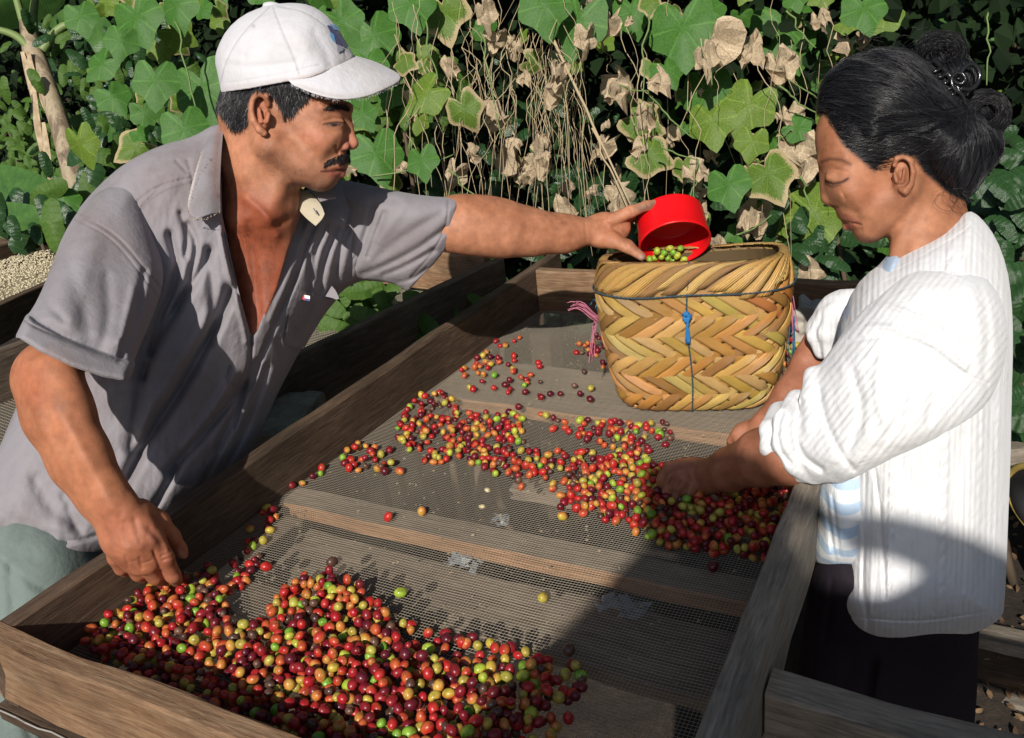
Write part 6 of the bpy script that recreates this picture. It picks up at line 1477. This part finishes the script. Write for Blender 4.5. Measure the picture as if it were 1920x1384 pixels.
# ================================================================== leaves
def m_leaf(c_lo, c_hi, spot=None, edge=None, gloss=.45, trans=.25, vein=.28):
    def b(n, p):
        u = n.nodes.new('ShaderNodeUVMap'); u.uv_map = 'UVMap'; oi = n.nodes.new('ShaderNodeObjectInfo'); v = coord(n)
        q = noise(n, 30, 4, .6, v); c = ramp(n, q.outputs[0], [(.3, c_lo), (.7, c_hi)]).outputs[0]
        # veins: rays from the leaf base, computed from the uv angle
        s = n.nodes.new('ShaderNodeSeparateXYZ'); n.links.new(u.outputs[0], s.inputs[0])
        w = n.nodes.new('ShaderNodeTexWave'); w.bands_direction = 'X'; w.inputs['Scale'].default_value = 1.0; w.inputs['Distortion'].default_value = .4; n.links.new(u.outputs[0], w.inputs['Vector'])
        vr = ramp(n, w.outputs[0], [(.955, 0.0), (1.0, 1.0)]); f = n.nodes.new('ShaderNodeMath'); f.operation = 'MULTIPLY'; f.inputs[1].default_value = vein; n.links.new(vr.outputs[0], f.inputs[0])
        c = mix(n, c, tuple(min(1, x * 1.9 + .03) for x in c_hi), f.outputs[0])
        if spot:
            q2 = noise(n, 55, 3, .6, v); r2 = ramp(n, q2.outputs[0], [(.60, 0.0), (.68, 1.0)]); c = mix(n, c, spot, r2.outputs[0])
        if edge:
            q3 = noise(n, 40, 3, .6, v); mm = n.nodes.new('ShaderNodeMath'); mm.operation = 'MULTIPLY_ADD'; n.links.new(q3.outputs[0], mm.inputs[0]); mm.inputs[1].default_value = .5; n.links.new(s.outputs[1], mm.inputs[2]); r3 = ramp(n, mm.outputs[0], [(1.04, 0.0), (1.12, 1.0)]); 
            r3.color_ramp.elements[0].position = .0; r3.color_ramp.elements[1].position = 1.0
            mr = n.nodes.new('ShaderNodeMapRange'); mr.inputs[1].default_value = 1.02; mr.inputs[2].default_value = 1.14; n.links.new(mm.outputs[0], mr.inputs[0]); c = mix(n, c, edge, mr.outputs[0])
        n.links.new(c, p.inputs['Base Color']); p.inputs['Roughness'].default_value = gloss; p.inputs['Specular IOR Level'].default_value = .28
        b1 = bump(n, p, w.outputs[0], .25, .002); q4 = noise(n, 160, 3, .6, v); bump(n, p, q4.outputs[0], .35, .0015, b1)
        t = n.nodes.new('ShaderNodeBsdfTranslucent'); n.links.new(c, t.inputs[0]); ms = n.nodes.new('ShaderNodeMixShader'); ms.inputs[0].default_value = trans
        n.links.new(p.outputs[0], ms.inputs[1]); n.links.new(t.outputs[0], ms.inputs[2]); n.links.new(ms.outputs[0], n.nodes['Material Output'].inputs[0])
    return b
M_LG = [mat('vine_leaf_green', m_leaf((.035, .125, .022), (.085, .20, .030))), mat('vine_leaf_spotted', m_leaf((.07, .15, .018), (.16, .24, .03), spot=(.36, .33, .08))),
        mat('vine_leaf_scorched', m_leaf((.06, .14, .02), (.13, .21, .03), spot=(.34, .30, .07), edge=(.46, .36, .20)))]
M_LDRY = mat('dry_leaf', m_leaf((.30, .22, .13), (.62, .49, .34), gloss=.85, trans=.12, vein=.15)); M_COF = mat('coffee_leaf', m_leaf((.016, .045, .016), (.03, .075, .022), gloss=.22, trans=.1, vein=.25)); M_FERN = mat('undergrowth_leaf', m_leaf((.05, .11, .018), (.10, .19, .03), gloss=.5, trans=.3, vein=.1))
M_LDARK = mat('dark_undergrowth', m_leaf((.012, .028, .010), (.025, .05, .015), gloss=.45, trans=.1, vein=.1))
def outline_vine(th):       # petiole at th=-90deg notch, tip at +90
    a = th
    lobes = 1 + .10 * math.cos(5 * (a - math.pi / 2)) + .05 * math.cos(3 * (a - math.pi / 2))
    notch = 1 - .62 * math.exp(-(((a + math.pi / 2 + math.pi) % (2 * math.pi) - math.pi) / .30) ** 2); tip = 1 + .22 * math.exp(-(((a - math.pi / 2 + math.pi) % (2 * math.pi) - math.pi) / .22) ** 2)
    return lobes * notch * tip
def leaf_mesh(name, m, kind='vine', seed=0, crumple=0.0, fold=.25, curl=.2):
    rng = random.Random(seed); V = []; F = []; uv = []; nr, na = (5, 28) if kind == 'vine' else (5, 22); ph = rng.uniform(0, 50)
    V.append((0, 0, 0)); uv.append((0, 0))
    for r in range(1, nr + 1):
        for a in range(na):
            th = 2 * math.pi * a / na - math.pi / 2
            if kind == 'vine': R_ = outline_vine(th) * .5 * (1 + .05 * mnoise.noise(Vector((math.cos(th) * 2, math.sin(th) * 2, ph))))
            else: R_ = .5 / math.sqrt((math.cos(th) / .40) ** 2 + (math.sin(th)) ** 2) * (1 + .05 * math.cos(th * 14)) * (1 + .12 * math.exp(-((th - math.pi / 2) / .2) ** 2))
            t = r / nr; x = math.cos(th) * R_ * t; y = math.sin(th) * R_ * t
            z = -fold * abs(x) * .6 - curl * (y * y + x * x) * .9 + .018 * t * math.sin(th * 3 + ph) + .05 * crumple * t * math.sin(th * 5 + ph)
            q = Vector((x * 3.2, y * 3.2, ph)); z += mnoise.noise(q) * (.05 + crumple * .55)
            if crumple: x += mnoise.noise(q + Vector((9, 0, 0))) * crumple * .42; y += mnoise.noise(q + Vector((0, 7, 0))) * crumple * .35; x *= 1 - crumple * .45
            V.append((x, y, z)); uv.append(((a / na) * 1.885 if kind == 'vine' else y * 2.8, t))
    for a in range(na): F.append((0, 1 + a, 1 + (a + 1) % na))
    for r in range(nr - 1):
        for a in range(na): F.append((1 + r * na + a, 1 + (r + 1) * na + a, 1 + (r + 1) * na + (a + 1) % na, 1 + r * na + (a + 1) % na))
    me = bpy.data.meshes.new(name); me.from_pydata(V, [], F); me.polygons.foreach_set('use_smooth', [not crumple] * len(F)); set_uv(me, np.array(uv)); me.materials.append(m); me.update(); return me
LV = [leaf_mesh('leaf', M_LG[0], seed=i, curl=.15 + .1 * (i % 3)) for i in range(5)] + [leaf_mesh('leaf', M_LG[1], seed=10 + i) for i in range(3)] + [leaf_mesh('leaf', M_LG[2], seed=20 + i, curl=.35) for i in range(3)]
LD = [leaf_mesh('dry_leaf', M_LDRY, seed=30 + i, crumple=.55 + .14 * (i % 4), fold=.6, curl=.9) for i in range(8)]
LC = [leaf_mesh('coffee_leaf', M_COF, 'oval', seed=50 + i, curl=.5) for i in range(4)]; LF = [leaf_mesh('fern_leaf', M_FERN, 'oval', seed=60 + i, curl=.5) for i in range(3)]; LK = [leaf_mesh('dark_leaf', M_LDARK, 'oval', seed=70 + i, curl=.4) for i in range(3)]
CAMV = Vector(CAM)
def leaf_matrix(pos, size, spin, rng, tilt=.45, tocam=1.0):
    p = Vector(pos); nz = ((CAMV - p).normalized() * tocam + Vector((.10, -.5, .62)) + Vector((rng.gauss(0, tilt), rng.gauss(0, tilt) * .6, rng.gauss(0, tilt)))).normalized()
    tip = Vector((math.sin(spin), 0, -math.cos(spin))); y = (tip - nz * tip.dot(nz)).normalized(); x = y.cross(nz); M = Matrix((x, y, nz)).transposed().to_4x4() @ Matrix.Scale(size, 4); M.translation = p; return M
def put_leaf(me, M, parent, name=None):
    o = bpy.data.objects.new(name or me.name.split('.')[0], me); COL.objects.link(o); o.parent = parent; o.matrix_parent_inverse = Matrix.Identity(4); o.matrix_basis = Matrix.Translation(-parent.location) @ M; return o
vine = empty('climbing_vine', (-.9, 2.4, 0), 'tangled climbing vine with big green and dried leaves hanging behind the tray', 'vine')
rng = random.Random(44)
# green leaves seen in the photo: px, py, width px, spin (deg, 0 = tip down), variant
GL = [(255, 30, 110, 20, 0), (225, 75, 70, -20, 1), (330, 10, 90, 10, 2), (380, 165, 130, 15, 0), (290, 150, 95, -10, 3), (345, 240, 100, 10, 4), (255, 275, 80, -60, 9), (700, 65, 110, 15, 3), (705, 285, 110, 5, 0), (655, 165, 60, 20, 1), (680, 215, 60, 30, 1),
      (830, 20, 110, 10, 8), (735, 175, 60, -25, 4), (800, 175, 90, -40, 5), (870, 205, 80, 25, 8), (690, 120, 80, 10, 2), (770, 5, 100, 10, 0), (1020, 8, 110, 5, 1), (1085, 40, 120, -15, 3), (1185, 20, 90, 10, 2), (1280, 50, 140, 5, 0), (1475, 50, 150, 8, 4), (1330, 20, 70, 30, 1),
      (1325, 170, 110, 5, 2), (1335, 225, 100, 10, 5), (1405, 195, 110, -20, 6), (1365, 345, 90, 15, 3), (1200, 225, 90, 60, 9), (1215, 290, 90, 70, 10), (1440, 325, 110, 25, 9), (1410, 265, 70, -10, 6), (1525, 400, 130, -45, 5), (1430, 410, 80, -30, 7), (1495, 465, 70, 20, 0), (1535, 130, 90, -60, 1), (1480, 275, 80, 10, 9), (1495, 240, 60, 50, 0),
      (1620, 15, 90, 10, 0), (1660, 30, 70, -30, 5), (905, 50, 60, 30, 2), (640, 40, 90, 30, 1), (790, 300, 70, 10, 1), (210, 180, 70, 30, 1), (190, 120, 70, -40, 3), (300, 90, 60, 10, 6), (150, 30, 70, 10, 3), (330, 60, 70, 60, 6), (270, 210, 60, 10, 4), (1560, 210, 70, 20, 7), (1250, 130, 70, 20, 2)]
zl = 0
for i, (px, py, sz, sp, v) in enumerate(GL):
    d = 2.25 + rng.uniform(-.10, .30); put_leaf(LV[v], leaf_matrix(W(px, py, d), sz * d / FPX * .92, math.radians(sp), rng, .22), vine)
    # its stalk
    a0 = Vector(W(px - 5, py - sz * .25, d + .02)); mb = MB()
DL = [(920, 225, 60), (1040, 150, 70), (1160, 155, 80), (1240, 145, 60), (1130, 270, 60), (965, 300, 75), (1020, 280, 70), (1060, 385, 60), (850, 330, 60), (1330, 75, 110), (1415, 80, 70), (1470, 120, 80), (1200, 285, 80), (1310, 310, 60), (1410, 400, 100), (1160, 365, 70), (965, 260, 40), (930, 80, 60), (770, 185, 50), (905, 20, 60), (1140, 40, 60), (1385, 260, 60), (1510, 300, 110),
      (1495, 215, 60), (1540, 30, 50), (1350, 460, 60), (1520, 505, 70), (1050, 430, 60), (880, 285, 40), (840, 120, 50), (1255, 245, 50), (1300, 395, 60), (1440, 450, 60), (1210, 215, 60), (985, 140, 40), (1100, 70, 60), (1320, 160, 40), (780, 380, 50), (890, 390, 55), (1620, 60, 60), (1590, 80, 50), (640, 230, 50)]
for px, py, sz in DL:
    for rep in range(1 + (sz > 60)):
        d = 2.22 + rng.uniform(-.08, .25); put_leaf(rng.choice(LD), leaf_matrix(W(px + rep * rng.uniform(-20, 20), py + rep * rng.uniform(-14, 26), d), sz * (1 - .4 * rep) * d / FPX * 1.0, rng.uniform(-.5, .5), rng, .6), vine)
for k in range(60):      # filler leaves further in
    px = rng.choice([rng.uniform(120, 820), rng.uniform(1250, 1900)]); py = rng.uniform(-30, 460); d = rng.uniform(2.5, 3.1); put_leaf(rng.choice(LV), leaf_matrix(W(px, py, d), rng.uniform(.06, .15), rng.uniform(-.9, .9), rng, .5), vine)
for k in range(150):     # many smaller leaves among the big ones
    px = rng.choice([rng.uniform(130, 860), rng.uniform(1200, 1700), rng.uniform(130, 1900)]); py = rng.uniform(-20, 330 if px < 800 else 470); d = rng.uniform(2.3, 2.8); put_leaf(rng.choice(LV + LV[5:]), leaf_matrix(W(px, py, d), rng.uniform(.03, .075), rng.uniform(-1.2, 1.2), rng, .6), vine)
for k in range(26):
    px = rng.gauss(1080, 260); py = rng.uniform(-20, 480); d = rng.uniform(2.2, 2.6); put_leaf(rng.choice(LD), leaf_matrix(W(px, py, d), rng.uniform(.025, .06), rng.uniform(-.9, .9), rng, .7), vine)
# hanging dry stems and green runners
M_STEM = flat('dry_vine_stem', (.42, .33, .20), .85); M_GSTEM = flat('green_vine_stem', (.13, .20, .06), .6)
def stem(p0, p1, r, m, name, rng, wob=.02, n=12):
    a0, a1 = Vector(p0), Vector(p1); ph = rng.uniform(0, 99); pts = []
    for i in range(n + 1):
        t = i / n; q = a0.lerp(a1, t); q += Vector((mnoise.noise(Vector((t * 5, ph, 0))), mnoise.noise(Vector((t * 5, ph, 9))), 0)) * wob * math.sin(math.pi * min(1, t * 1.3 + .12)); q.z -= wob * .5 * math.sin(math.pi * t) if abs(a0.z - a1.z) < .2 else 0; pts.append(q - Vector(vine.location))
    mb = MB(); mb.tube(pts, [r * (1 - .45 * i / n) for i in range(n + 1)], 5); return link(name, mb.mesh(name, True), m, vine)
CL = [(1010, 40, 70), (930, 100, 60), (1060, 30, 40), (860, 60, 60), (780, 50, 50), (1180, 30, 60), (1300, 30, 80), (1500, 30, 80)]
for k in range(120):
    cx, n_, sp = rng.choices(CL, [6, 4, 4, 4, 3, 2, 2, 1.5])[0]; x0 = cx + rng.gauss(0, sp * .5); y0 = rng.uniform(-60, 160); x1 = x0 + rng.gauss(15, 35); y1 = y0 + rng.uniform(140, 430); d = rng.uniform(2.15, 2.5)
    if y1 > 500: y1 = 500 - rng.uniform(0, 60)
    stem(W(x0, y0, d), W(x1, y1, d + rng.uniform(-.03, .05)), rng.uniform(.0006, .0016), M_STEM, 'dry_stem', rng, .06, 16)
stem(W(1035, 70, 2.2), W(1185, 390, 2.2), .0045, M_STEM, 'dry_stem', rng, .01); stem(W(1110, 240, 2.2), W(1190, 420, 2.18), .003, M_STEM, 'dry_stem', rng, .02)
for (p, q) in [((1140, 150), (1215, 170)), ((1215, 170), (1300, 260)), ((1225, 260), (1310, 300)), ((1310, 300), (1290, 380)), ((1215, 30), (1205, 190)), ((900, 60), (940, 260)), ((1460, 160), (1540, 215)), ((1475, 20), (1530, 90)), ((330, 40), (380, 260)), ((1380, 440), (1450, 400)), ((840, 320), (900, 370)), ((700, 330), (850, 290)), ((1590, 200), (1480, 150)), ((1400, 300), (1460, 330)), ((800, 40), (830, 200)), ((1330, 60), (1335, 160)), ((1500, 330), (1540, 420)), ((1855, 20), (1850, 160))]:
    stem(W(*p, 2.22), W(*q, 2.22), .0030, M_GSTEM, 'green_stem', rng, .02)
# coffee bushes (glossy dark leaves) low behind the tray and at the right edge
def bush(name, spots, n, sz, meshes, lab, cat, spread, dr_, seed, single=80):
    rng = random.Random(seed); e = empty(name, (Vector(W(*spots[0]))[0], Vector(W(*spots[0]))[1], 0), lab, cat); mb = MB()
    for k in range(n):
        c = rng.choice(spots); px = c[0] + rng.gauss(0, spread[0]); py = c[1] + rng.gauss(0, spread[1]); d = c[2] + rng.uniform(-dr_, dr_); p = W(px, py, d); s = rng.uniform(*sz); put_leaf(rng.choice(meshes), leaf_matrix(p, s, rng.uniform(-1.4, 1.4), rng, .5), e)
    for c in spots:
        p = Vector(W(*c)); g0 = Vector((p.x + .05, p.y + .1, 0)); pts = [g0.lerp(p, t / 6) + Vector((math.sin(t + seed) * .03, 0, 0)) - Vector(e.location) for t in range(7)]; mb = MB(); mb.tube(pts, [.014 * (1 - .1 * t) for t in range(7)], 6); link('stem', mb.mesh('stem', True), flat_bark, e)
    return e
flat_bark = flat('brown_bark', (.10, .07, .045), .9)
bush('coffee_bush', [(1100, 350, 2.9), (1230, 350, 2.8), (1130, 470, 2.7)], 110, (.06, .13), LC, 'dark glossy coffee bush low behind the vine, left of the basket', 'coffee bush', (60, 60), .25, 1)
bush('coffee_bush', [(1880, 330, 2.0), (1895, 440, 1.9), (1900, 560, 1.9), (1895, 700, 1.9)], 130, (.07, .13), LC, "glossy coffee bush at the right edge behind the woman's back", 'coffee bush', (40, 60), .22, 2)
bush('coffee_bush', [(1520, 480, 2.4), (1450, 500, 2.5), (1560, 440, 2.4)], 70, (.06, .12), LC, "dark coffee bush between the basket and the woman's chin", 'coffee bush', (40, 40), .2, 3)
bush('coffee_bush', [(960, 350, 3.0), (880, 420, 2.9), (1000, 200, 3.2)], 90, (.07, .14), LC, "dark coffee bush deep behind the hanging stems above the man's arm", 'coffee bush', (70, 80), .2, 4)
bush('leafy_shrub', [(40, 300, 3.9), (90, 340, 3.7), (20, 240, 4.2), (70, 260, 4.0)], 230, (.05, .10), LF, 'bright green feathery shrub left of the banana trunk', 'shrub', (50, 50), .3, 5)
bush('leafy_shrub', [(215, 340, 3.5), (200, 400, 3.5), (60, 400, 3.0), (250, 300, 3.1)], 110, (.08, .20), LF + LC, "green shrub with long leaves behind the man's shoulder", 'shrub', (50, 30), .25, 6)
bush('leafy_shrub', [(200, 130, 3.3), (290, 160, 3.3), (230, 230, 3.2), (340, 120, 3.2), (160, 70, 3.5)], 240, (.05, .12), LF + LC, "mixed green shrub behind the man's cap", 'shrub', (70, 60), .3, 7)
bush('leafy_shrub', [(740, 230, 2.6), (700, 190, 2.6), (800, 170, 2.7)], 60, (.07, .12), LF, "small long-leaved shrub in front of the man's cap peak", 'shrub', (40, 40), .15, 8)
bush('leafy_shrub', [(660, 570, 2.1), (700, 545, 2.2), (780, 620, 2.0), (860, 600, 2.1)], 60, (.07, .13), LF, "green shrub seen through the gap between the man's chest and the trays", 'shrub', (30, 25), .1, 9)
bush('leafy_shrub', [(600, 750, 2.0), (640, 730, 2.0)], 22, (.08, .15), LF, 'green leaves low beside the pale concrete block', 'shrub', (18, 14), .06, 10)
# undergrowth: one deep mass covering the bank, and the thick vine top added to shade it
def mass(n, sampler, size, cols, seed, asp=.5):
    rng = np.random.RandomState(seed); P = sampler(rng, n); s = rng.uniform(size[0], size[1], n); nr = rng.normal(0, .6, (n, 3)) + [.1, -1, .7]; nr /= np.linalg.norm(nr, axis=1, keepdims=True)
    t = rng.normal(0, 1, (n, 3)); t -= nr * (t * nr).sum(1, keepdims=True); t /= np.linalg.norm(t, axis=1, keepdims=True); u = np.cross(nr, t)
    o = [(-1, 0, 0), (-.35, .8, .1), (.4, .7, .05), (1, 0, -.2), (.4, -.7, .05), (-.35, -.8, .1)]
    V = np.stack([P + t * (a * s)[:, None] * .5 + u * (b * s * asp)[:, None] * .6 + nr * (c * s)[:, None] for a, b, c in o], 1).reshape(-1, 3); i = (np.arange(n) * 6)[:, None]
    Q = np.concatenate([i + [[0, 1, 2, 5]], i + [[5, 2, 3, 4]]]); c0 = rng.uniform(0, 1, (n, 1)); C = np.repeat(np.array(cols[0]) * (1 - c0) + np.array(cols[1]) * c0, 6, 0); return mesh_np('foliage', V, Q, C, False)
def m_mass(n, p):
    a = attr(n); n.links.new(a.outputs['Color'], p.inputs['Base Color']); p.inputs['Roughness'].default_value = .8; p.inputs['Specular IOR Level'].default_value = .12
M_MASS = mat('foliage_mass', m_mass)
def s_bank(rng, n):
    x = rng.uniform(-9, 5, n); y = 2.95 + rng.uniform(0, 1, n) ** 1.3 * 4; z = np.array([height(a_, b_) for a_, b_ in zip(x, y)]) + rng.uniform(0, .45, n); return np.stack([x, y, z], 1)
tag(link('undergrowth', mass(42000, s_bank, (.03, .09), ((.006, .013, .005), (.022, .045, .012)), 5), M_MASS), 'dark tangled undergrowth covering the bank behind everything', 'undergrowth', kind='stuff')  # leaf colours darkened to stand for the deep shade on the bank
def s_top(rng, n):
    x = rng.uniform(-7, 4, n); y = 2.35 + rng.uniform(0, 1.3, n) + .3 * np.sin(x * 1.3); z = 2.02 + (y - 2.35) * .17 + rng.uniform(0, 1, n) ** 1.2 * 2.4 + .12 * np.sin(x * 5) + .25 * (x < -2.6); return np.stack([x, y, z], 1)
tag(link('overhead_foliage', mass(30000, s_top, (.06, .13), ((.03, .07, .02), (.07, .15, .035)), 6, .8), M_MASS), 'thick leafy top of the vine, added above the frame to shade the bank', 'foliage', kind='stuff')
def s_mid(rng, n):
    x = rng.uniform(-4.5, 2.2, n); y = 3.0 + rng.uniform(-.35, .5, n); z = rng.uniform(.0, 2.1, n); return np.stack([x, y, z], 1)
tag(link('background_foliage', mass(20000, s_mid, (.04, .09), ((.004, .009, .004), (.014, .03, .009)), 7, .7), M_MASS), 'dark shaded leaves in the gaps behind the hanging vine', 'foliage', kind='stuff')  # near-black leaf colours put the shade of the gaps into the leaves
# litter on the ground by the boards at lower right
def s_lit(rng, n): 
    x = rng.uniform(.1, 3.0, n); y = rng.uniform(1.0, 3.2, n); return np.stack([x, y, np.array([height(a_, b_) for a_, b_ in zip(x, y)]) + .012], 1)
tag(link('leaf_litter', mass(6000, s_lit, (.008, .026), ((.06, .035, .02), (.20, .13, .07)), 8), M_MASS), 'dry leaf litter on the bare soil under the trays', 'leaf litter', kind='stuff')
# ---- banana plant at upper left
def m_ban(n, p):
    v = coord(n, 'Object', (9, 9, 1.6)); q = noise(n, 2.5, 7, .7, v, .6); r = ramp(n, q.outputs[0], [(.30, (.06, .04, .025)), (.45, (.19, .14, .09)), (.56, (.36, .29, .19)), (.70, (.14, .11, .06))]); n.links.new(r.outputs[0], p.inputs['Base Color']); p.inputs['Roughness'].default_value = .7; bump(n, p, q.outputs[0], .5, .006)
M_BAN = mat('banana_trunk', m_ban); M_BST = flat('banana_stalk', (.16, .22, .07), .5); M_BLF = mat('banana_leaf', m_leaf((.05, .12, .03), (.09, .20, .045), gloss=.35, trans=.3, vein=.1))
ban = empty('banana_plant', (Vector(W(160, 400, 3.3)).x, Vector(W(160, 400, 3.3)).y, 0), 'banana plant with a pale peeling trunk behind the left shoulder', 'banana plant'); bo = Vector(ban.location)
P = [(168, 470, 3.3), (152, 380, 3.3), (132, 300, 3.32), (110, 225, 3.34), (88, 160, 3.36), (62, 95, 3.38), (48, 40, 3.4)]
pts = [Vector(W(*p)) for p in P]; g0 = Vector((pts[0].x + .05, pts[0].y, 0)); pts = [g0, g0.lerp(pts[0], .5)] + pts; mb = MB(); mb.tube([p - bo for p in pts], [.07, .058, .050, .046, .042, .038, .036, .040, .024], 14); link('trunk', mb.mesh('trunk', True), M_BAN, ban)
rng = random.Random(17)
for k in range(7):      # peeling sheaths
    i = rng.randrange(2, 8); a0 = pts[i] + Vector((rng.uniform(-.05, .05), -.05, 0)); q = [a0 - bo, a0 + Vector((rng.uniform(-.05, .06), -.03, -.12)) - bo, a0 + Vector((rng.uniform(-.08, .1), -.05, -.30)) - bo]
    V, Q = [], []; n = 9; mbx = MB(); L = []
    for j in range(n):
        t = j / (n - 1); c = q[0].lerp(q[1], t).lerp(q[1].lerp(q[2], t), t); w = .022 * math.sin(math.pi * min(1, t * .8 + .15)); L.append((c + Vector((-w, 0, 0)), c + Vector((0, -.008, 0)), c + Vector((w, 0, 0))))
    mbx.add([v for l in L for v in l], [(j * 3 + s, j * 3 + s + 1, j * 3 + s + 4, j * 3 + s + 3) for j in range(n - 1) for s in (0, 1)]); link('dry_sheath', mbx.mesh('dry_sheath', True), M_LDRY, ban)
for P in ([(62, 100, 3.36), (40, 72, 3.36), (10, 58, 3.36), (-40, 50, 3.36)], [(60, 95, 3.38), (40, 30, 3.4), (20, -40, 3.4)], [(80, 95, 3.36), (110, 50, 3.36), (160, 38, 3.36), (210, 46, 3.3)], [(66, 80, 3.4), (60, 20, 3.5), (80, -60, 3.6)]):
    L = [Vector(W(*p)) - bo for p in smoothline(P, 2)]; mb = MB(); mb.tube(L, [.020 * (1 - .5 * i / len(L)) for i in range(len(L))], 8); link('leaf_stalk', mb.mesh('leaf_stalk', True), M_BST, ban)
def banana_leaf(P, wmax, name='leaf', par=ban, m=None, droop=.0):
    L = [Vector(p) for p in smoothline([tuple(p) for p in P], 2)]; n = len(L); mbx = MB(); o0 = Vector(par.location); rows = []
    for i, c in enumerate(L):
        t = i / (n - 1); d = (L[min(i + 1, n - 1)] - L[max(i - 1, 0)]).normalized(); vw = (CAMV - c).normalized(); s = d.cross(vw).normalized(); w = wmax * math.sin(math.pi * min(1, .06 + t * .94)) ** .6
        rows.append([c + s * w * u + vw * (-.35 * abs(u) * w + .01 * mnoise.noise(Vector((i, u * 3, 0)))) - o0 for u in (-1, -.55, -.1, .1, .55, 1)])
    mbx.add([v for r in rows for v in r], [(i * 6 + k, i * 6 + k + 1, i * 6 + k + 7, i * 6 + k + 6) for i in range(n - 1) for k in range(5)]); me = mbx.mesh(name, True); set_uv(me, np.array([(i * 1.3, k / 5) for i in range(n) for k in range(6)])); return link(name, me, m or M_BLF, par)
banana_leaf([W(-60, 330, 3.2), W(20, 345, 3.1), W(75, 365, 3.0), W(110, 385, 3.0)], .07); banana_leaf([W(-60, 405, 3.0), W(20, 405, 2.95), W(100, 412, 2.9)], .05); banana_leaf([W(100, 60, 3.4), W(150, 34, 3.3), W(190, 60, 3.2), W(200, 110, 3.2)], .06); banana_leaf([W(-30, 20, 3.5), W(30, -10, 3.6), W(120, -30, 3.7)], .12); banana_leaf([W(120, 250, 3.5), W(170, 230, 3.5), W(215, 260, 3.4)], .05)
banana_leaf([W(1760, 60, 2.9), W(1790, -40, 3.0), W(1810, -120, 3.0)], .06, m=M_BLF); 
# trunks deep in the dark at upper right
for i, (p, q, r) in enumerate((((1775, 100, 3.4), (1750, -60, 3.5), .03), ((1815, 180, 3.3), (1830, -60, 3.4), .035), ((1900, 120, 3.2), (1880, -60, 3.3), .02))):
    A_, B_ = Vector(W(*p)), Vector(W(*q)); C_ = Vector((A_.x + .02, A_.y, height(A_.x, A_.y))); e = empty('sapling', C_, ['slim grey sapling just left of the hair clip, rising out of the dark', 'slim grey sapling straight behind the hair bun', 'thin grey sapling at the far upper right edge'][i], 'tree'); mb = MB(); mb.tube([C_ - C_, C_.lerp(A_, .5) - C_, A_ - C_, B_ - C_, B_ + (B_ - A_) - C_], [r * 1.3, r * 1.1, r, r * .8, r * .5], 8); link('trunk', mb.mesh('trunk', True), flat_bark, e)
    for k in range(10): put_leaf(rng.choice(LC), leaf_matrix(B_ + Vector((rng.uniform(-.3, .3), rng.uniform(-.2, .2), rng.uniform(-.1, .5))), rng.uniform(.08, .16), rng.uniform(-1, 1), rng, .5), e, 'leaf')

# ================================================================== unseen shade caster added behind the viewer, cut to shade the tray's lower right
shade = empty('shade_caster', (.9, -1.9, 0), 'made-up leaf shape behind the viewpoint, added to cast the shade on the near corner', 'shade caster'); so = Vector(shade.location)
TS = np.array(TO_SUN)
def up_sun(P, yp): P = np.array(P, float); return P + TS * ((yp - P[1]) / TS[1])
def caster(pts, yp, holes=(), thick=.004):
    from mathutils.geometry import tessellate_polygon
    O = [Vector(up_sun(p, yp)) for p in pts]; H = [[Vector(up_sun(p, yp)) for p in h] for h in holes]; f = tessellate_polygon([O] + H); al = O + [v for h in H for v in h]; mb = MB(); mb.add([v - so for v in al], f); o = link('leaf', mb.mesh('leaf'), M_BLF, shade)  # unseen sheet with the outline of the shade, added to block the sun
    set_uv(o.data, np.array([(v.x * 9, .5) for v in al])); sm = o.modifiers.new('t', 'SOLIDIFY'); sm.thickness = thick; return o
zm = zmesh(1)
Ms = lambda x, y: WZ(x, y, zm + .005)
S1 = [Ms(1206, 872), Ms(1205, 935), Ms(1206, 1000), Ms(1216, 1016), Ms(1160, 1070), Ms(1080, 1150), Ms(1000, 1230), Ms(950, 1285), Ms(900, 1335), Ms(840, 1400), Ms(780, 1470)]
# closed round outside the frame, then back along the board and the cardigan
S1 += [W(1000, 1750, .8), W(1700, 1850, .8), W(2100, 1500, .95), W(2060, 1120, .96), W(1960, 1055, .95), W(1885, 1032, .95), W(1830, 1008, .93), W(1760, 985, .92), W(1690, 968, .92), W(1620, 962, .93), W(1582, 958, .95), W(1545, 950, 1.0), W(1500, 930, 1.0), W(1465, 905, 1.02), W(1430, 862, 1.03), W(1380, 846, 1.07), W(1320, 850, 1.12), W(1260, 858, 1.14)]
hole = [W(1600, 1040, .95), W(1650, 1043, .93), W(1700, 1058, .92), W(1738, 1078, .92), W(1715, 1098, .92), W(1680, 1118, .92), W(1650, 1124, .92), W(1620, 1118, .93), W(1588, 1112, .95), W(1555, 1110, .99), W(1505, 1075, 1.0), W(1480, 1010, .93), W(1500, 975, .95), W(1540, 985, .99), W(1580, 1020, .97)]
i0 = 24
caster(S1[:i0 + 1] + hole[-1:] + hole[:-1][::-1] + hole[-1:] + [np.array(S1[i0]) + [.0005, 0, .0005]] + S1[i0 + 1:], -1.15)
mb = MB(); mb.tube([Vector(p) - so for p in ((.9, -1.9, 0), (.88, -1.85, .7), (.8, -1.7, 1.3), (.55, -1.4, 1.75), (.3, -1.16, 1.95))], [.05, .045, .035, .02, .012], 10); link('stem', mb.mesh('stem', True), flat_bark, shade)  # stem made up to carry the added shade sheet
